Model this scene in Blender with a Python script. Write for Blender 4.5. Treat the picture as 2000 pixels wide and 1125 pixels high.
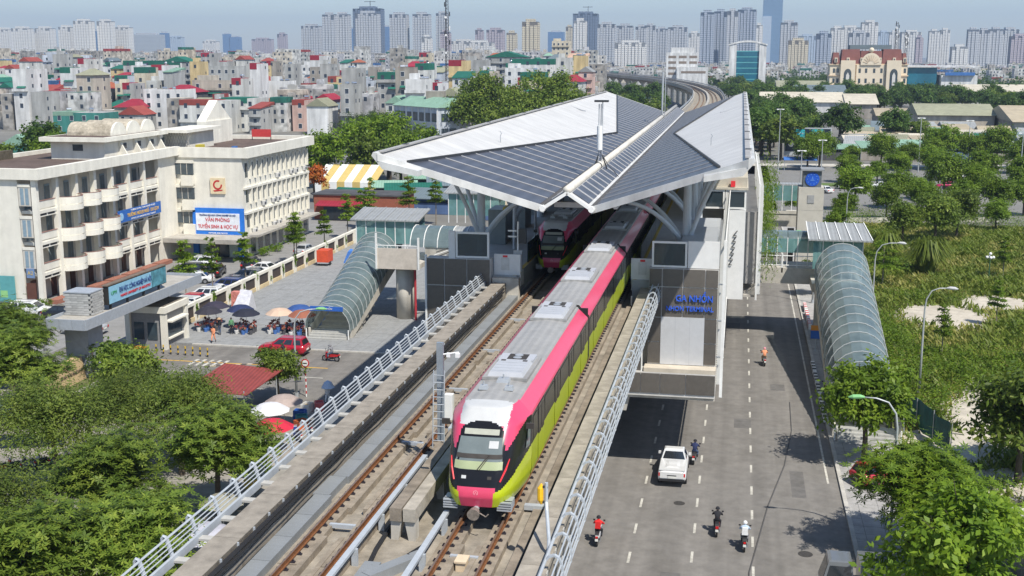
import bpy, bmesh, math, random
import numpy as np
from mathutils import Vector, Matrix
R = math.radians
for o in list(bpy.data.objects):
    bpy.data.objects.remove(o)
SC = bpy.context.scene
COL = SC.collection

# ------------------------------------------------------------------ camera
cam_data = bpy.data.cameras.new('camera')
cam_data.sensor_width = 36.0
cam_data.lens = 41.4
cam_data.clip_start = 0.5
cam_data.clip_end = 20000
camera = bpy.data.objects.new('camera', cam_data)
camera.location = (0, 0, 28)
camera.rotation_euler = (R(90 - 11.202), 0, R(10.864))
COL.objects.link(camera)
SC.camera = camera

# ------------------------------------------------------------------ sky, sun, exposure
SUN = Vector((0.50, -0.50, 1.0)).normalized()
world = bpy.data.worlds.new('World')
SC.world = world
world.use_nodes = True
wn = world.node_tree
for n in list(wn.nodes):
    wn.nodes.remove(n)
sky = wn.nodes.new('ShaderNodeTexSky')
sky.sky_type = 'NISHITA'
sky.sun_disc = False
sky.sun_elevation = math.asin(SUN.z)
sky.sun_rotation = math.atan2(SUN.x, SUN.y)
sky.altitude = 0
sky.air_density = 1.0
sky.dust_density = 0.3
sky.ozone_density = 3.5
bg = wn.nodes.new('ShaderNodeBackground')
bg.inputs['Strength'].default_value = 0.11
wo = wn.nodes.new('ShaderNodeOutputWorld')
wn.links.new(sky.outputs[0], bg.inputs[0])
wn.links.new(bg.outputs[0], wo.inputs[0])
sun_data = bpy.data.lights.new('sun', 'SUN')
sun_data.energy = 4.7
sun_data.angle = R(0.6)
sun_data.color = (1.0, 0.95, 0.86)
sun = bpy.data.objects.new('sun', sun_data)
sun.rotation_euler = (-SUN).to_track_quat('-Z', 'Y').to_euler()
sun.location = (60, -60, 120)
COL.objects.link(sun)
SC.view_settings.view_transform = 'Standard'
SC.view_settings.look = 'None'
SC.view_settings.gamma = 1.0
SC.view_settings.use_curve_mapping = False
SC.view_settings.exposure = 0.36
SC.render.engine = 'CYCLES'
SC.cycles.max_bounces = 6
SC.cycles.diffuse_bounces = 4
SC.cycles.glossy_bounces = 3
SC.cycles.transparent_max_bounces = 12
SC.cycles.volume_bounces = 0
SC.cycles.use_denoising = True
HAZE = 0.00012

# ------------------------------------------------------------------ materials
MATS = {}
def M(name, col, rough=0.6, metal=0.0, var=0.12, scale=2.0, stain=0.0, rnd=0.0, bump=0.0, spec=0.4, alpha=1.0, coat=0.0, ribs=None, emit=0.0):
    """plain procedural surface: base colour broken up by fine and broad noise, optional stains, ribs and bump"""
    if name in MATS:
        return MATS[name]
    m = bpy.data.materials.new(name)
    m.use_nodes = True
    nt = m.node_tree
    b = nt.nodes['Principled BSDF']
    b.inputs['Roughness'].default_value = rough
    b.inputs['Metallic'].default_value = metal
    b.inputs['Specular IOR Level'].default_value = spec
    b.inputs['Coat Weight'].default_value = coat
    b.inputs['Coat Roughness'].default_value = 0.08
    L = nt.links.new
    tc = nt.nodes.new('ShaderNodeTexCoord')
    src = None
    rgb = nt.nodes.new('ShaderNodeRGB')
    rgb.outputs[0].default_value = (*col, 1)
    src = rgb.outputs[0]
    if rnd > 0:
        oi = nt.nodes.new('ShaderNodeObjectInfo')
        hs = nt.nodes.new('ShaderNodeHueSaturation')
        mr = nt.nodes.new('ShaderNodeMapRange')
        mr.inputs[3].default_value = 1 - rnd
        mr.inputs[4].default_value = 1 + rnd
        L(oi.outputs['Random'], mr.inputs[0])
        L(mr.outputs[0], hs.inputs['Value'])
        L(src, hs.inputs['Color'])
        src = hs.outputs[0]
    if var > 0:
        n1 = nt.nodes.new('ShaderNodeTexNoise')
        n1.inputs['Scale'].default_value = scale
        n1.inputs['Detail'].default_value = 5
        n1.inputs['Roughness'].default_value = 0.65
        L(tc.outputs['Object'], n1.inputs['Vector'])
        mr = nt.nodes.new('ShaderNodeMapRange')
        mr.inputs[1].default_value = 0.3
        mr.inputs[2].default_value = 0.7
        mr.inputs[3].default_value = 1 - var
        mr.inputs[4].default_value = 1 + var
        L(n1.outputs['Fac'], mr.inputs[0])
        mx = nt.nodes.new('ShaderNodeMix')
        mx.data_type = 'RGBA'
        mx.blend_type = 'MULTIPLY'
        mx.inputs[0].default_value = 1
        L(src, mx.inputs[6])
        L(mr.outputs[0], mx.inputs[7])
        src = mx.outputs[2]
    if stain > 0:
        n2 = nt.nodes.new('ShaderNodeTexNoise')
        n2.inputs['Scale'].default_value = scale * 0.22
        n2.inputs['Detail'].default_value = 8
        n2.inputs['Roughness'].default_value = 0.72
        L(tc.outputs['Object'], n2.inputs['Vector'])
        cr = nt.nodes.new('ShaderNodeMapRange')
        cr.inputs[1].default_value = 0.48
        cr.inputs[2].default_value = 0.72
        cr.inputs[3].default_value = 0.0
        cr.inputs[4].default_value = stain
        L(n2.outputs['Fac'], cr.inputs[0])
        mx = nt.nodes.new('ShaderNodeMix')
        mx.data_type = 'RGBA'
        mx.inputs[7].default_value = (col[0] * 0.32, col[1] * 0.30, col[2] * 0.27, 1)
        L(cr.outputs[0], mx.inputs[0])
        L(src, mx.inputs[6])
        src = mx.outputs[2]
    if ribs:
        axis, per, amt = ribs
        w = nt.nodes.new('ShaderNodeTexWave')
        w.wave_type = 'BANDS'
        w.bands_direction = axis
        w.inputs['Scale'].default_value = 0.314 / per
        w.inputs['Distortion'].default_value = 0
        L(tc.outputs['Object'], w.inputs['Vector'])
        mr = nt.nodes.new('ShaderNodeMapRange')
        mr.inputs[3].default_value = 1 - amt
        mr.inputs[4].default_value = 1 + amt * 0.4
        L(w.outputs['Fac'], mr.inputs[0])
        mx = nt.nodes.new('ShaderNodeMix')
        mx.data_type = 'RGBA'
        mx.blend_type = 'MULTIPLY'
        mx.inputs[0].default_value = 1
        L(src, mx.inputs[6])
        L(mr.outputs[0], mx.inputs[7])
        src = mx.outputs[2]
        bp = nt.nodes.new('ShaderNodeBump')
        bp.inputs['Strength'].default_value = 0.35
        bp.inputs['Distance'].default_value = 0.05
        L(w.outputs['Fac'], bp.inputs['Height'])
        L(bp.outputs[0], b.inputs['Normal'])
    elif bump > 0:
        n3 = nt.nodes.new('ShaderNodeTexNoise')
        n3.inputs['Scale'].default_value = scale * 6
        n3.inputs['Detail'].default_value = 4
        L(tc.outputs['Object'], n3.inputs['Vector'])
        bp = nt.nodes.new('ShaderNodeBump')
        bp.inputs['Strength'].default_value = bump
        bp.inputs['Distance'].default_value = 0.04
        L(n3.outputs['Fac'], bp.inputs['Height'])
        L(bp.outputs[0], b.inputs['Normal'])
    L(src, b.inputs['Base Color'])
    if emit > 0:
        L(src, b.inputs['Emission Color'])
        b.inputs['Emission Strength'].default_value = emit
    if alpha < 1:
        b.inputs['Alpha'].default_value = alpha
    MATS[name] = m
    return m

def leaf_mat(name, c0, c1, c2):
    """foliage: every leaf its own green, light shining through"""
    if name in MATS:
        return MATS[name]
    m = bpy.data.materials.new(name)
    m.use_nodes = True
    nt = m.node_tree
    b = nt.nodes['Principled BSDF']
    out = nt.nodes['Material Output']
    g = nt.nodes.new('ShaderNodeNewGeometry')
    r = nt.nodes.new('ShaderNodeValToRGB')
    r.color_ramp.elements[0].color = (*c0, 1)
    r.color_ramp.elements[1].color = (*c2, 1)
    e = r.color_ramp.elements.new(0.5)
    e.color = (*c1, 1)
    tc = nt.nodes.new('ShaderNodeTexCoord')
    n = nt.nodes.new('ShaderNodeTexNoise')
    n.inputs['Scale'].default_value = 0.55
    n.inputs['Detail'].default_value = 3
    nt.links.new(tc.outputs['Object'], n.inputs['Vector'])
    mr = nt.nodes.new('ShaderNodeMapRange')
    mr.inputs[1].default_value = 0.34
    mr.inputs[2].default_value = 0.66
    nt.links.new(n.outputs['Fac'], mr.inputs[0])
    ad = nt.nodes.new('ShaderNodeMix')
    ad.inputs[0].default_value = 0.5
    nt.links.new(g.outputs['Random Per Island'], ad.inputs[2])
    nt.links.new(mr.outputs[0], ad.inputs[3])
    nt.links.new(ad.outputs[0], r.inputs[0])
    oi = nt.nodes.new('ShaderNodeObjectInfo')
    hs = nt.nodes.new('ShaderNodeHueSaturation')
    m2 = nt.nodes.new('ShaderNodeMapRange')
    m2.inputs[3].default_value = 0.8
    m2.inputs[4].default_value = 1.2
    nt.links.new(oi.outputs['Random'], m2.inputs[0])
    nt.links.new(m2.outputs[0], hs.inputs['Value'])
    nt.links.new(r.outputs[0], hs.inputs['Color'])
    nt.links.new(hs.outputs[0], b.inputs['Base Color'])
    b.inputs['Roughness'].default_value = 0.5
    b.inputs['Specular IOR Level'].default_value = 0.25
    t = nt.nodes.new('ShaderNodeBsdfTranslucent')
    nt.links.new(hs.outputs[0], t.inputs[0])
    mx = nt.nodes.new('ShaderNodeMixShader')
    mx.inputs[0].default_value = 0.42
    nt.links.new(b.outputs[0], mx.inputs[1])
    nt.links.new(t.outputs[0], mx.inputs[2])
    nt.links.new(mx.outputs[0], out.inputs[0])
    MATS[name] = m
    return m

def glass_mat(name, col, clear=0.35, rough=0.12):
    """tinted sheet glass: part of the light goes straight through, the rest is tinted and glossy"""
    if name in MATS:
        return MATS[name]
    m = bpy.data.materials.new(name)
    m.use_nodes = True
    nt = m.node_tree
    b = nt.nodes['Principled BSDF']
    out = nt.nodes['Material Output']
    b.inputs['Roughness'].default_value = rough
    b.inputs['Specular IOR Level'].default_value = 0.6
    tc = nt.nodes.new('ShaderNodeTexCoord')
    n = nt.nodes.new('ShaderNodeTexNoise')
    n.inputs['Scale'].default_value = 0.7
    n.inputs['Detail'].default_value = 6
    nt.links.new(tc.outputs['Object'], n.inputs['Vector'])
    r = nt.nodes.new('ShaderNodeValToRGB')
    r.color_ramp.elements[0].position = 0.3
    r.color_ramp.elements[1].position = 0.75
    r.color_ramp.elements[0].color = (col[0] * 0.75, col[1] * 0.78, col[2] * 0.78, 1)
    r.color_ramp.elements[1].color = (min(1, col[0] * 1.35), min(1, col[1] * 1.3), min(1, col[2] * 1.27), 1)
    nt.links.new(n.outputs['Fac'], r.inputs[0])
    nt.links.new(r.outputs[0], b.inputs['Base Color'])
    t = nt.nodes.new('ShaderNodeBsdfTransparent')
    t.inputs[0].default_value = (0.75, 0.88, 0.88, 1)
    mx = nt.nodes.new('ShaderNodeMixShader')
    mx.inputs[0].default_value = clear
    nt.links.new(b.outputs[0], mx.inputs[1])
    nt.links.new(t.outputs[0], mx.inputs[2])
    nt.links.new(mx.outputs[0], out.inputs[0])
    MATS[name] = m
    return m

# ------------------------------------------------------------------ objects
def _link(name, data, parent=None):
    o = bpy.data.objects.new(name, data)
    COL.objects.link(o)
    if parent is not None:
        o.parent = parent
    return o
def tag(o, label=None, cat=None, group=None, kind=None):
    if label: o['label'] = label
    if cat: o['category'] = cat
    if group: o['group'] = group
    if kind: o['kind'] = kind
    return o
def thing(name, label, cat, loc=(0, 0, 0), rotz=0.0, group=None):
    o = _link(name, None)
    o.empty_display_size = 0.3
    o.location = loc
    o.rotation_euler = (0, 0, rotz)
    return tag(o, label, cat, group)
def copy_tree(o, parent=None, swap=None):
    """a thing with copies of its parts and sub-parts; swap maps material name -> material"""
    c = o.copy()
    if swap and o.type == 'MESH':
        names = [m.name if m else '' for m in o.data.materials]
        if any(n in swap for n in names):
            key = o.data.name + '|' + '|'.join(swap[n].name if n in swap else n for n in names)
            d = bpy.data.meshes.get(key[:60])
            if d is None:
                d = o.data.copy()
                d.name = key[:60]
                for i, n in enumerate(names):
                    if n in swap:
                        d.materials[i] = swap[n]
            c.data = d
    COL.objects.link(c)
    if parent is not None:
        c.parent = parent
    for ch in list(o.children):
        copy_tree(ch, c, swap)
    return c
def shared(name, data, parent, loc=(0, 0, 0), rot=(0, 0, 0), scale=(1, 1, 1)):
    o = _link(name, data, parent)
    o.location = loc
    o.rotation_euler = rot
    o.scale = scale
    return o

class MB:
    """collects boxes, bars and sheets in the coordinates of the thing they belong to"""
    def __init__(self, off=(0, 0, 0)):
        self.v = []; self.f = []; self.mi = []; self.cur = 0
        self.off = Vector(off)
    def vert(self, p):
        self.v.append((p[0] - self.off[0], p[1] - self.off[1], p[2] - self.off[2]))
        return len(self.v) - 1
    def face(self, idx):
        self.f.append(tuple(idx)); self.mi.append(self.cur)
    def poly(self, pts):
        self.face([self.vert(p) for p in pts]); return self
    def hexa(self, p):
        """8 corners: bottom 4 counter-clockwise, top 4"""
        i = [self.vert(q) for q in p]
        for a in ((3, 2, 1, 0), (4, 5, 6, 7), (0, 1, 5, 4), (1, 2, 6, 5), (2, 3, 7, 6), (3, 0, 4, 7)):
            self.face([i[k] for k in a])
        return self
    def box(self, x0, x1, y0, y1, z0, z1):
        if x0 > x1: x0, x1 = x1, x0
        if y0 > y1: y0, y1 = y1, y0
        if z0 > z1: z0, z1 = z1, z0
        return self.hexa([(x0, y0, z0), (x1, y0, z0), (x1, y1, z0), (x0, y1, z0), (x0, y0, z1), (x1, y0, z1), (x1, y1, z1), (x0, y1, z1)])
    def cbox(self, c, s):
        return self.box(c[0] - s[0] / 2, c[0] + s[0] / 2, c[1] - s[1] / 2, c[1] + s[1] / 2, c[2] - s[2] / 2, c[2] + s[2] / 2)
    def beam(self, p0, p1, w, h, up=(0, 0, 1)):
        a = Vector(p0); b = Vector(p1); d = (b - a).normalized(); u = Vector(up)
        s = d.cross(u)
        if s.length < 1e-4:
            s = d.cross(Vector((0, 1, 0)))
        s.normalize(); u = s.cross(d).normalized()
        s *= w / 2; u *= h / 2
        return self.hexa([a - s - u, a + s - u, b + s - u, b - s - u, a - s + u, a + s + u, b + s + u, b - s + u])
    def tube(self, pts, r, n=8, cap=True):
        pts = [Vector(p) for p in pts]
        rs = r if isinstance(r, (list, tuple)) else [r] * len(pts)
        rings = []
        side = None
        for i, p in enumerate(pts):
            d = (pts[min(i + 1, len(pts) - 1)] - pts[max(i - 1, 0)])
            if d.length < 1e-6: d = Vector((0, 0, 1))
            d.normalize()
            if side is None:
                ref = Vector((0, 0, 1)) if abs(d.z) < 0.9 else Vector((1, 0, 0))
                side = d.cross(ref).normalized()
            else:
                side = (side - d * side.dot(d))
                if side.length < 1e-5: side = d.orthogonal()
                side.normalize()
            up = d.cross(side)
            rings.append([self.vert(p + (side * math.cos(2 * math.pi * k / n) + up * math.sin(2 * math.pi * k / n)) * rs[i]) for k in range(n)])
        for a, b in zip(rings, rings[1:]):
            for k in range(n):
                self.face((a[k], a[(k + 1) % n], b[(k + 1) % n], b[k]))
        if cap:
            self.face(rings[0][::-1]); self.face(rings[-1])
        return self
    def cyl(self, c, r, z0, z1, n=12, r1=None):
        return self.tube([(c[0], c[1], z0), (c[0], c[1], z1)], [r, r if r1 is None else r1], n)
    def prism(self, poly, z0, z1):
        """poly: xy outline, counter-clockwise"""
        a = [self.vert((p[0], p[1], z0)) for p in poly]
        b = [self.vert((p[0], p[1], z1)) for p in poly]
        n = len(poly)
        self.face(a[::-1]); self.face(b)
        for i in range(n):
            self.face((a[i], a[(i + 1) % n], b[(i + 1) % n], b[i]))
        return self
    def slab(self, pts, t):
        """a flat polygon in space thickened downwards by t"""
        a = [self.vert(p) for p in pts]
        b = [self.vert((p[0], p[1], p[2] - t)) for p in pts]
        n = len(pts)
        self.face(a); self.face(b[::-1])
        for i in range(n):
            self.face((b[i], b[(i + 1) % n], a[(i + 1) % n], a[i]))
        return self
    def extrude(self, prof, axis, a0, a1):
        """2-D outline (p,q) pushed along axis 'X' (p=y,q=z) or 'Y' (p=x,q=z)"""
        def P(p, a): return (a, p[0], p[1]) if axis == 'X' else (p[0], a, p[1])
        a = [self.vert(P(p, a0)) for p in prof]
        b = [self.vert(P(p, a1)) for p in prof]
        n = len(prof)
        self.face(a); self.face(b[::-1])
        for i in range(n):
            self.face((a[i], b[i], b[(i + 1) % n], a[(i + 1) % n]))
        return self
    def dome(self, c, r, h, n=12, m=4, z0=None):
        rings = []
        for j in range(m):
            t = j / m * math.pi / 2
            rings.append([self.vert((c[0] + r * math.cos(t) * math.cos(2 * math.pi * k / n), c[1] + r * math.cos(t) * math.sin(2 * math.pi * k / n), c[2] + h * math.sin(t))) for k in range(n)])
        top = self.vert((c[0], c[1], c[2] + h))
        for a, b in zip(rings, rings[1:]):
            for k in range(n):
                self.face((a[k], a[(k + 1) % n], b[(k + 1) % n], b[k]))
        for k in range(n):
            self.face((rings[-1][k], rings[-1][(k + 1) % n], top))
        return self
    def ball(self, c, r, n=8, m=6):
        pts = []; rs = []
        for j in range(m + 1):
            t = math.pi * j / m
            pts.append((c[0], c[1], c[2] - r * math.cos(t))); rs.append(max(r * math.sin(t), 0.01 * r))
        return self.tube(pts, rs, n)
    def data(self, name, mats, smooth=False, fix=True):
        me = bpy.data.meshes.new(name)
        me.from_pydata(self.v, [], self.f)
        if not isinstance(mats, (list, tuple)): mats = [mats]
        for m in mats: me.materials.append(m)
        if len(mats) > 1: me.polygons.foreach_set('material_index', self.mi)
        if smooth: me.polygons.foreach_set('use_smooth', [True] * len(me.polygons))
        if fix:
            bm = bmesh.new(); bm.from_mesh(me)
            bmesh.ops.recalc_face_normals(bm, faces=bm.faces[:])
            bm.to_mesh(me); bm.free()
        me.update()
        return me
    def build(self, name, mats, parent=None, smooth=False, fix=True):
        o = _link(name, self.data(name, mats, smooth, fix), parent)
        if smooth == 'auto': pass
        return o
def quads_mesh(name, V, mat, smooth=False):
    """V: (n,4,3) array of quads"""
    V = np.asarray(V, dtype=np.float32)
    n = len(V)
    me = bpy.data.meshes.new(name)
    me.vertices.add(n * 4)
    me.vertices.foreach_set('co', V.reshape(-1))
    me.loops.add(n * 4)
    me.loops.foreach_set('vertex_index', np.arange(n * 4, dtype=np.int32))
    me.polygons.add(n)
    me.polygons.foreach_set('loop_start', np.arange(0, n * 4, 4, dtype=np.int32))
    me.materials.append(mat)
    me.update(calc_edges=True)
    return me
def struct(name, mb, mat, parent=None):
    o = mb.build(name, mat, parent)
    if parent is None: o['kind'] = 'structure'
    return o
FONT = None
def text_data(body, size, mat, depth=0.01, align='CENTER', bold=0.0, width=None, shear=0.0):
    cu = bpy.data.curves.new('lettering', 'FONT')
    cu.body = body; cu.size = size; cu.extrude = depth; cu.align_x = align; cu.align_y = 'CENTER'
    cu.offset = bold; cu.shear = shear; cu.resolution_u = 2
    o = bpy.data.objects.new('lettering', cu)
    COL.objects.link(o)
    bpy.context.view_layer.update()
    dg = bpy.context.evaluated_depsgraph_get()
    me = bpy.data.meshes.new_from_object(o.evaluated_get(dg))
    bpy.data.objects.remove(o)
    if width:
        xs = [v.co.x for v in me.vertices]
        if xs:
            k = width / max(1e-4, max(xs) - min(xs))
            for v in me.vertices: v.co.x *= k
    me.materials.clear(); me.materials.append(mat)
    return me
def lettering(body, size, mat, parent, loc, rot, **k):
    o = shared('lettering', text_data(body, size, mat, **k), parent, loc, rot)
    return o
# ================================================================== the ground, roads and pavements
asphalt = M('asphalt', (0.190, 0.178, 0.162), 0.9, var=0.16, scale=1.2, stain=0.34, bump=0.25)
def lane_wear(m, amt, sc=(0.75, 0.012, 1), lo=0.35, hi=0.66):
    nt = m.node_tree; b = nt.nodes['Principled BSDF']; src = b.inputs['Base Color'].links[0].from_socket
    tc = nt.nodes.new('ShaderNodeTexCoord'); mp = nt.nodes.new('ShaderNodeMapping'); mp.inputs['Scale'].default_value = sc
    n = nt.nodes.new('ShaderNodeTexNoise'); n.inputs['Scale'].default_value = 1.0; n.inputs['Detail'].default_value = 5
    r = nt.nodes.new('ShaderNodeMapRange'); r.inputs[1].default_value = lo; r.inputs[2].default_value = hi; r.inputs[3].default_value = 1 - amt; r.inputs[4].default_value = 1 + amt * 0.6
    x = nt.nodes.new('ShaderNodeMix'); x.data_type = 'RGBA'; x.blend_type = 'MULTIPLY'; x.inputs[0].default_value = 1
    nt.links.new(tc.outputs['Object'], mp.inputs[0]); nt.links.new(mp.outputs[0], n.inputs['Vector']); nt.links.new(n.outputs['Fac'], r.inputs[0])
    nt.links.new(src, x.inputs[6]); nt.links.new(r.outputs[0], x.inputs[7]); nt.links.new(x.outputs[2], b.inputs['Base Color'])
lane_wear(asphalt, 0.20)
asphalt_old = M('asphalt_old', (0.20, 0.195, 0.185), 0.92, var=0.14, scale=0.9, stain=0.3, bump=0.2)
concrete = M('concrete', (0.40, 0.375, 0.33), 0.88, var=0.16, scale=1.4, stain=0.45, bump=0.2)
concrete_light = M('concrete_light', (0.52, 0.49, 0.43), 0.85, var=0.12, scale=1.1, stain=0.25, bump=0.12)
concrete_dirty = M('concrete_dirty', (0.25, 0.21, 0.165), 0.92, var=0.3, scale=1.7, stain=0.6, bump=0.35)
concrete_dark = M('concrete_dark', (0.17, 0.15, 0.125), 0.92, var=0.3, scale=1.5, stain=0.6, bump=0.3)
paver = M('paver', (0.27, 0.275, 0.275), 0.85, var=0.15, scale=2.5, stain=0.35, bump=0.2)
paver_light = M('paver_light', (0.40, 0.40, 0.38), 0.85, var=0.15, scale=2.5, stain=0.35, bump=0.2)
earth = M('earth', (0.33, 0.28, 0.21), 0.95, var=0.25, scale=0.5, stain=0.4, bump=0.3)
town_ground = M('town_ground', (0.17, 0.165, 0.15), 0.95, var=0.3, scale=0.05, stain=0.4)
line_white = M('line_white', (0.52, 0.50, 0.44), 0.8, var=0.35, scale=4, stain=0.55)
line_yellow = M('line_yellow', (0.62, 0.36, 0.05), 0.8, var=0.25, scale=5, stain=0.3)
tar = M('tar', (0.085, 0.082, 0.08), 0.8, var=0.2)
steel_grey = M('steel_grey', (0.42, 0.44, 0.46), 0.45, 0.3, var=0.08, stain=0.15)
lane_wear(concrete_light, 0.22, (1.1, 1.1, 0.10))
white_paint = M('white_paint', (0.78, 0.78, 0.76), 0.5, var=0.06, stain=0.12)
dark_metal = M('dark_metal', (0.05, 0.052, 0.055), 0.5, 0.3, var=0.15)
black_rubber = M('black_rubber', (0.018, 0.018, 0.02), 0.75, var=0.1)

struct('ground', MB().poly([(-7000, -300, -0.06), (7000, -300, -0.06), (7000, 12000, -0.06), (-7000, 12000, -0.06)]), town_ground)
road = struct('road', MB().poly([(-64, -20, 0), (7.35, -20, 0), (7.35, 420, 0), (-27, 420, 0), (-27, 104.5, 0), (-64, 104.5, 0)]), asphalt)
# lane dashes, one object each
dash = MB().box(-0.075, 0.075, -0.75, 0.75, 0.0, 0.006).data('lane_dash', line_white)
for lx in (-5.28, -1.78, 1.63):
    k = 0
    y = 45.9 if lx < -5 else (46.6 if lx < 0 else 45.2)
    while y < 205:
        shared('lane_dash', dash, road, (lx, y, 0.004))
        y += 4.22
eline = MB()
eline.box(-8.62, -8.47, 20, 300, 0.004, 0.008)
eline.build('edge_line', line_white, road)
MB().box(6.58, 6.72, 77, 230, 0.004, 0.008).build('edge_line', line_white, road)
MB().tube([(4.85, 95.7, 0), (4.7, 88, 0), (3.9, 80, 0), (2.6, 72, 0), (1.4, 62, 0), (1.2, 50, 0)], 0.05, 4).build('tar_seam', tar, road)  # thin dark line curving along the right-hand lanes
for px_, py_, w_, l_ in ((-3.4, 58, 1.1, 3.2), (0.4, 88, 1.3, 2.4), (4.2, 74, .9, 5.0), (-6.6, 96, 1.0, 4.0), (3.4, 99, 1.2, 2.0), (-.6, 121, 1.4, 3.5)):
    MB().box(px_, px_ + w_, py_, py_ + l_, 0.0, 0.003).build('road_patch', M('patch_asphalt', (0.135, 0.128, 0.12), 0.9, var=0.2, scale=2, stain=0.3), road)
MB().cyl((-2.9, 71.6), 0.36, 0.0, 0.012, 18).build('manhole_cover', M('cast_iron', (0.07, 0.065, 0.06), 0.7, 0.4, var=0.3, scale=8), road)
MB().cyl((4.58, 65.1), 0.42, 0.0, 0.012, 20).build('manhole_cover', M('cast_iron', (0.07, 0.065, 0.06), 0.7, 0.4, var=0.3, scale=8), road)
# street markings in front of the gate
for k in range(5):
    MB().box(-49.2 + k * 0.75, -48.9 + k * 0.75, 97.4, 99.6, 0.004, 0.008).build('hatch_line', line_white, road)
MB().box(-55, -36, 98.6, 98.8, 0.004, 0.008).build('edge_line', line_yellow, road)
for x, y in ((-50.5, 95.2), (-44, 95.0), (-37.5, 95.4), (-41, 91.2)):
    MB().box(x, x + 2.2, y, y + 0.14, 0.004, 0.008).build('lane_dash', line_white, road)
# speed hump with dark and light stripes in front of the gate
hump_mats = [M('hump_dark', (0.10, 0.08, 0.07), 0.8), M('hump_light', (0.45, 0.38, 0.28), 0.8)]
for k in range(12):
    MB().box(-47.3 + k * 0.5, -46.85 + k * 0.5, 97.0 + k * 0.22, 97.35 + k * 0.22, 0.0, 0.05).build('speed_hump_piece', hump_mats[k % 2], road)

# plaza west of the station, its kerb, and the pavement under the trees
plaza = struct('plaza', MB().box(-56.3, -27.0, 104.8, 186, -0.05, 0.13), paver)
pj = MB()
for y in np.arange(106, 186, 2.0): pj.box(-56.25, -27.05, y, y + 0.035, 0.131, 0.133)
for x in np.arange(-56, -27, 2.0): pj.box(x, x + 0.035, 104.85, 186, 0.131, 0.133)
pj.build('paving_joint', M('joint_grey', (0.17, 0.17, 0.165), 0.9, var=0.1), plaza)
kerb_m = M('kerb_stone', (0.46, 0.44, 0.40), 0.85, var=0.15, scale=3, stain=0.3)
kp = MB().box(-0.495, 0.495, -0.13, 0.13, 0, 0.15).data('kerb_stone', kerb_m)
for k in range(25): shared('kerb_stone', kp, plaza, (-51.6 + k, 104.66, 0))
struct('pavement_west', MB().box(-64, -28.5, 20, 86.5, -0.05, 0.12), M('pavement_concrete', (0.30, 0.28, 0.245), 0.9, var=0.2, scale=1.0, stain=0.5, bump=0.2))
struct('yard_west', MB().poly([(-150, 86.5, -0.02), (-64, 86.5, -0.02), (-64, 104.5, -0.02), (-56.3, 104.5, -0.02), (-56.3, 205, -0.02), (-150, 205, -0.02)]), M('yard_asphalt', (0.24, 0.235, 0.225), 0.92, var=0.14, scale=0.8, stain=0.25, bump=0.2))

# pavement on the east side with kerb stones, open lot beyond it
walk = struct('pavement_east', MB().box(7.62, 12.3, 20, 204, -0.05, 0.13), M('pavement_tile', (0.36, 0.35, 0.335), 0.88, var=0.16, scale=2, stain=0.4, bump=0.2))
wj = MB()
for y in np.arange(60, 130, 1.2): wj.box(7.65, 12.25, y, y + 0.03, 0.131, 0.133)
for x in np.arange(8.2, 12.3, 1.2): wj.box(x, x + 0.03, 60, 130, 0.131, 0.133)
wj.build('paving_joint', MATS['joint_grey'], walk)
kq = MB().box(-0.13, 0.13, -0.99, 0.99, 0, 0.15).data('kerb_stone', kerb_m)
for k in range(72): shared('kerb_stone', kq, walk, (7.48, 55 + k * 2.0, 0))
struct('vacant_lot', MB().poly([(12.3, 74.5, 0.06), (120, 74.5, 0.06), (120, 206, 0.06), (12.3, 206, 0.06)]), M('lot_turf', (0.17, 0.20, 0.055), 0.95, var=0.35, scale=0.5, stain=0.35, bump=0.3))
struct('side_street', MB().poly([(12.3, 20, 0.02), (90, 20, 0.02), (90, 72.8, 0.02), (12.3, 72.8, 0.02)]), asphalt_old)
st = struct('verge_kerb', MB().box(15.2, 60, 72.8, 74.5, -0.02, 0.16), concrete_light)
# the cross street beyond the lot
cross = struct('cross_street', MB().poly([(7.35, 206, 0.0), (140, 222, 0.0), (140, 322, 0.0), (-60, 306, 0.0), (-27, 250, 0.0)]), asphalt_old)
struct('street_median', MB().prism([(14, 262.5), (120, 276), (120, 281), (14, 267.5)], -0.05, 0.22), M('median_turf', (0.10, 0.15, 0.04), 0.95, var=0.3, scale=0.8))
struct('far_pavement', MB().prism([(-30, 306), (140, 322), (140, 328), (-30, 312)], -0.05, 0.14), concrete_light)
struct('lot_wall', MB().beam((15.5, 205, 0.4), (44, 211.5, 0.4), 0.25, 0.9), concrete_light)
tag(bpy.data.objects['lot_wall'], 'low pale boundary wall between the green lot and the cross street', 'wall')
del bpy.data.objects['lot_wall']['kind']
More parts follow.
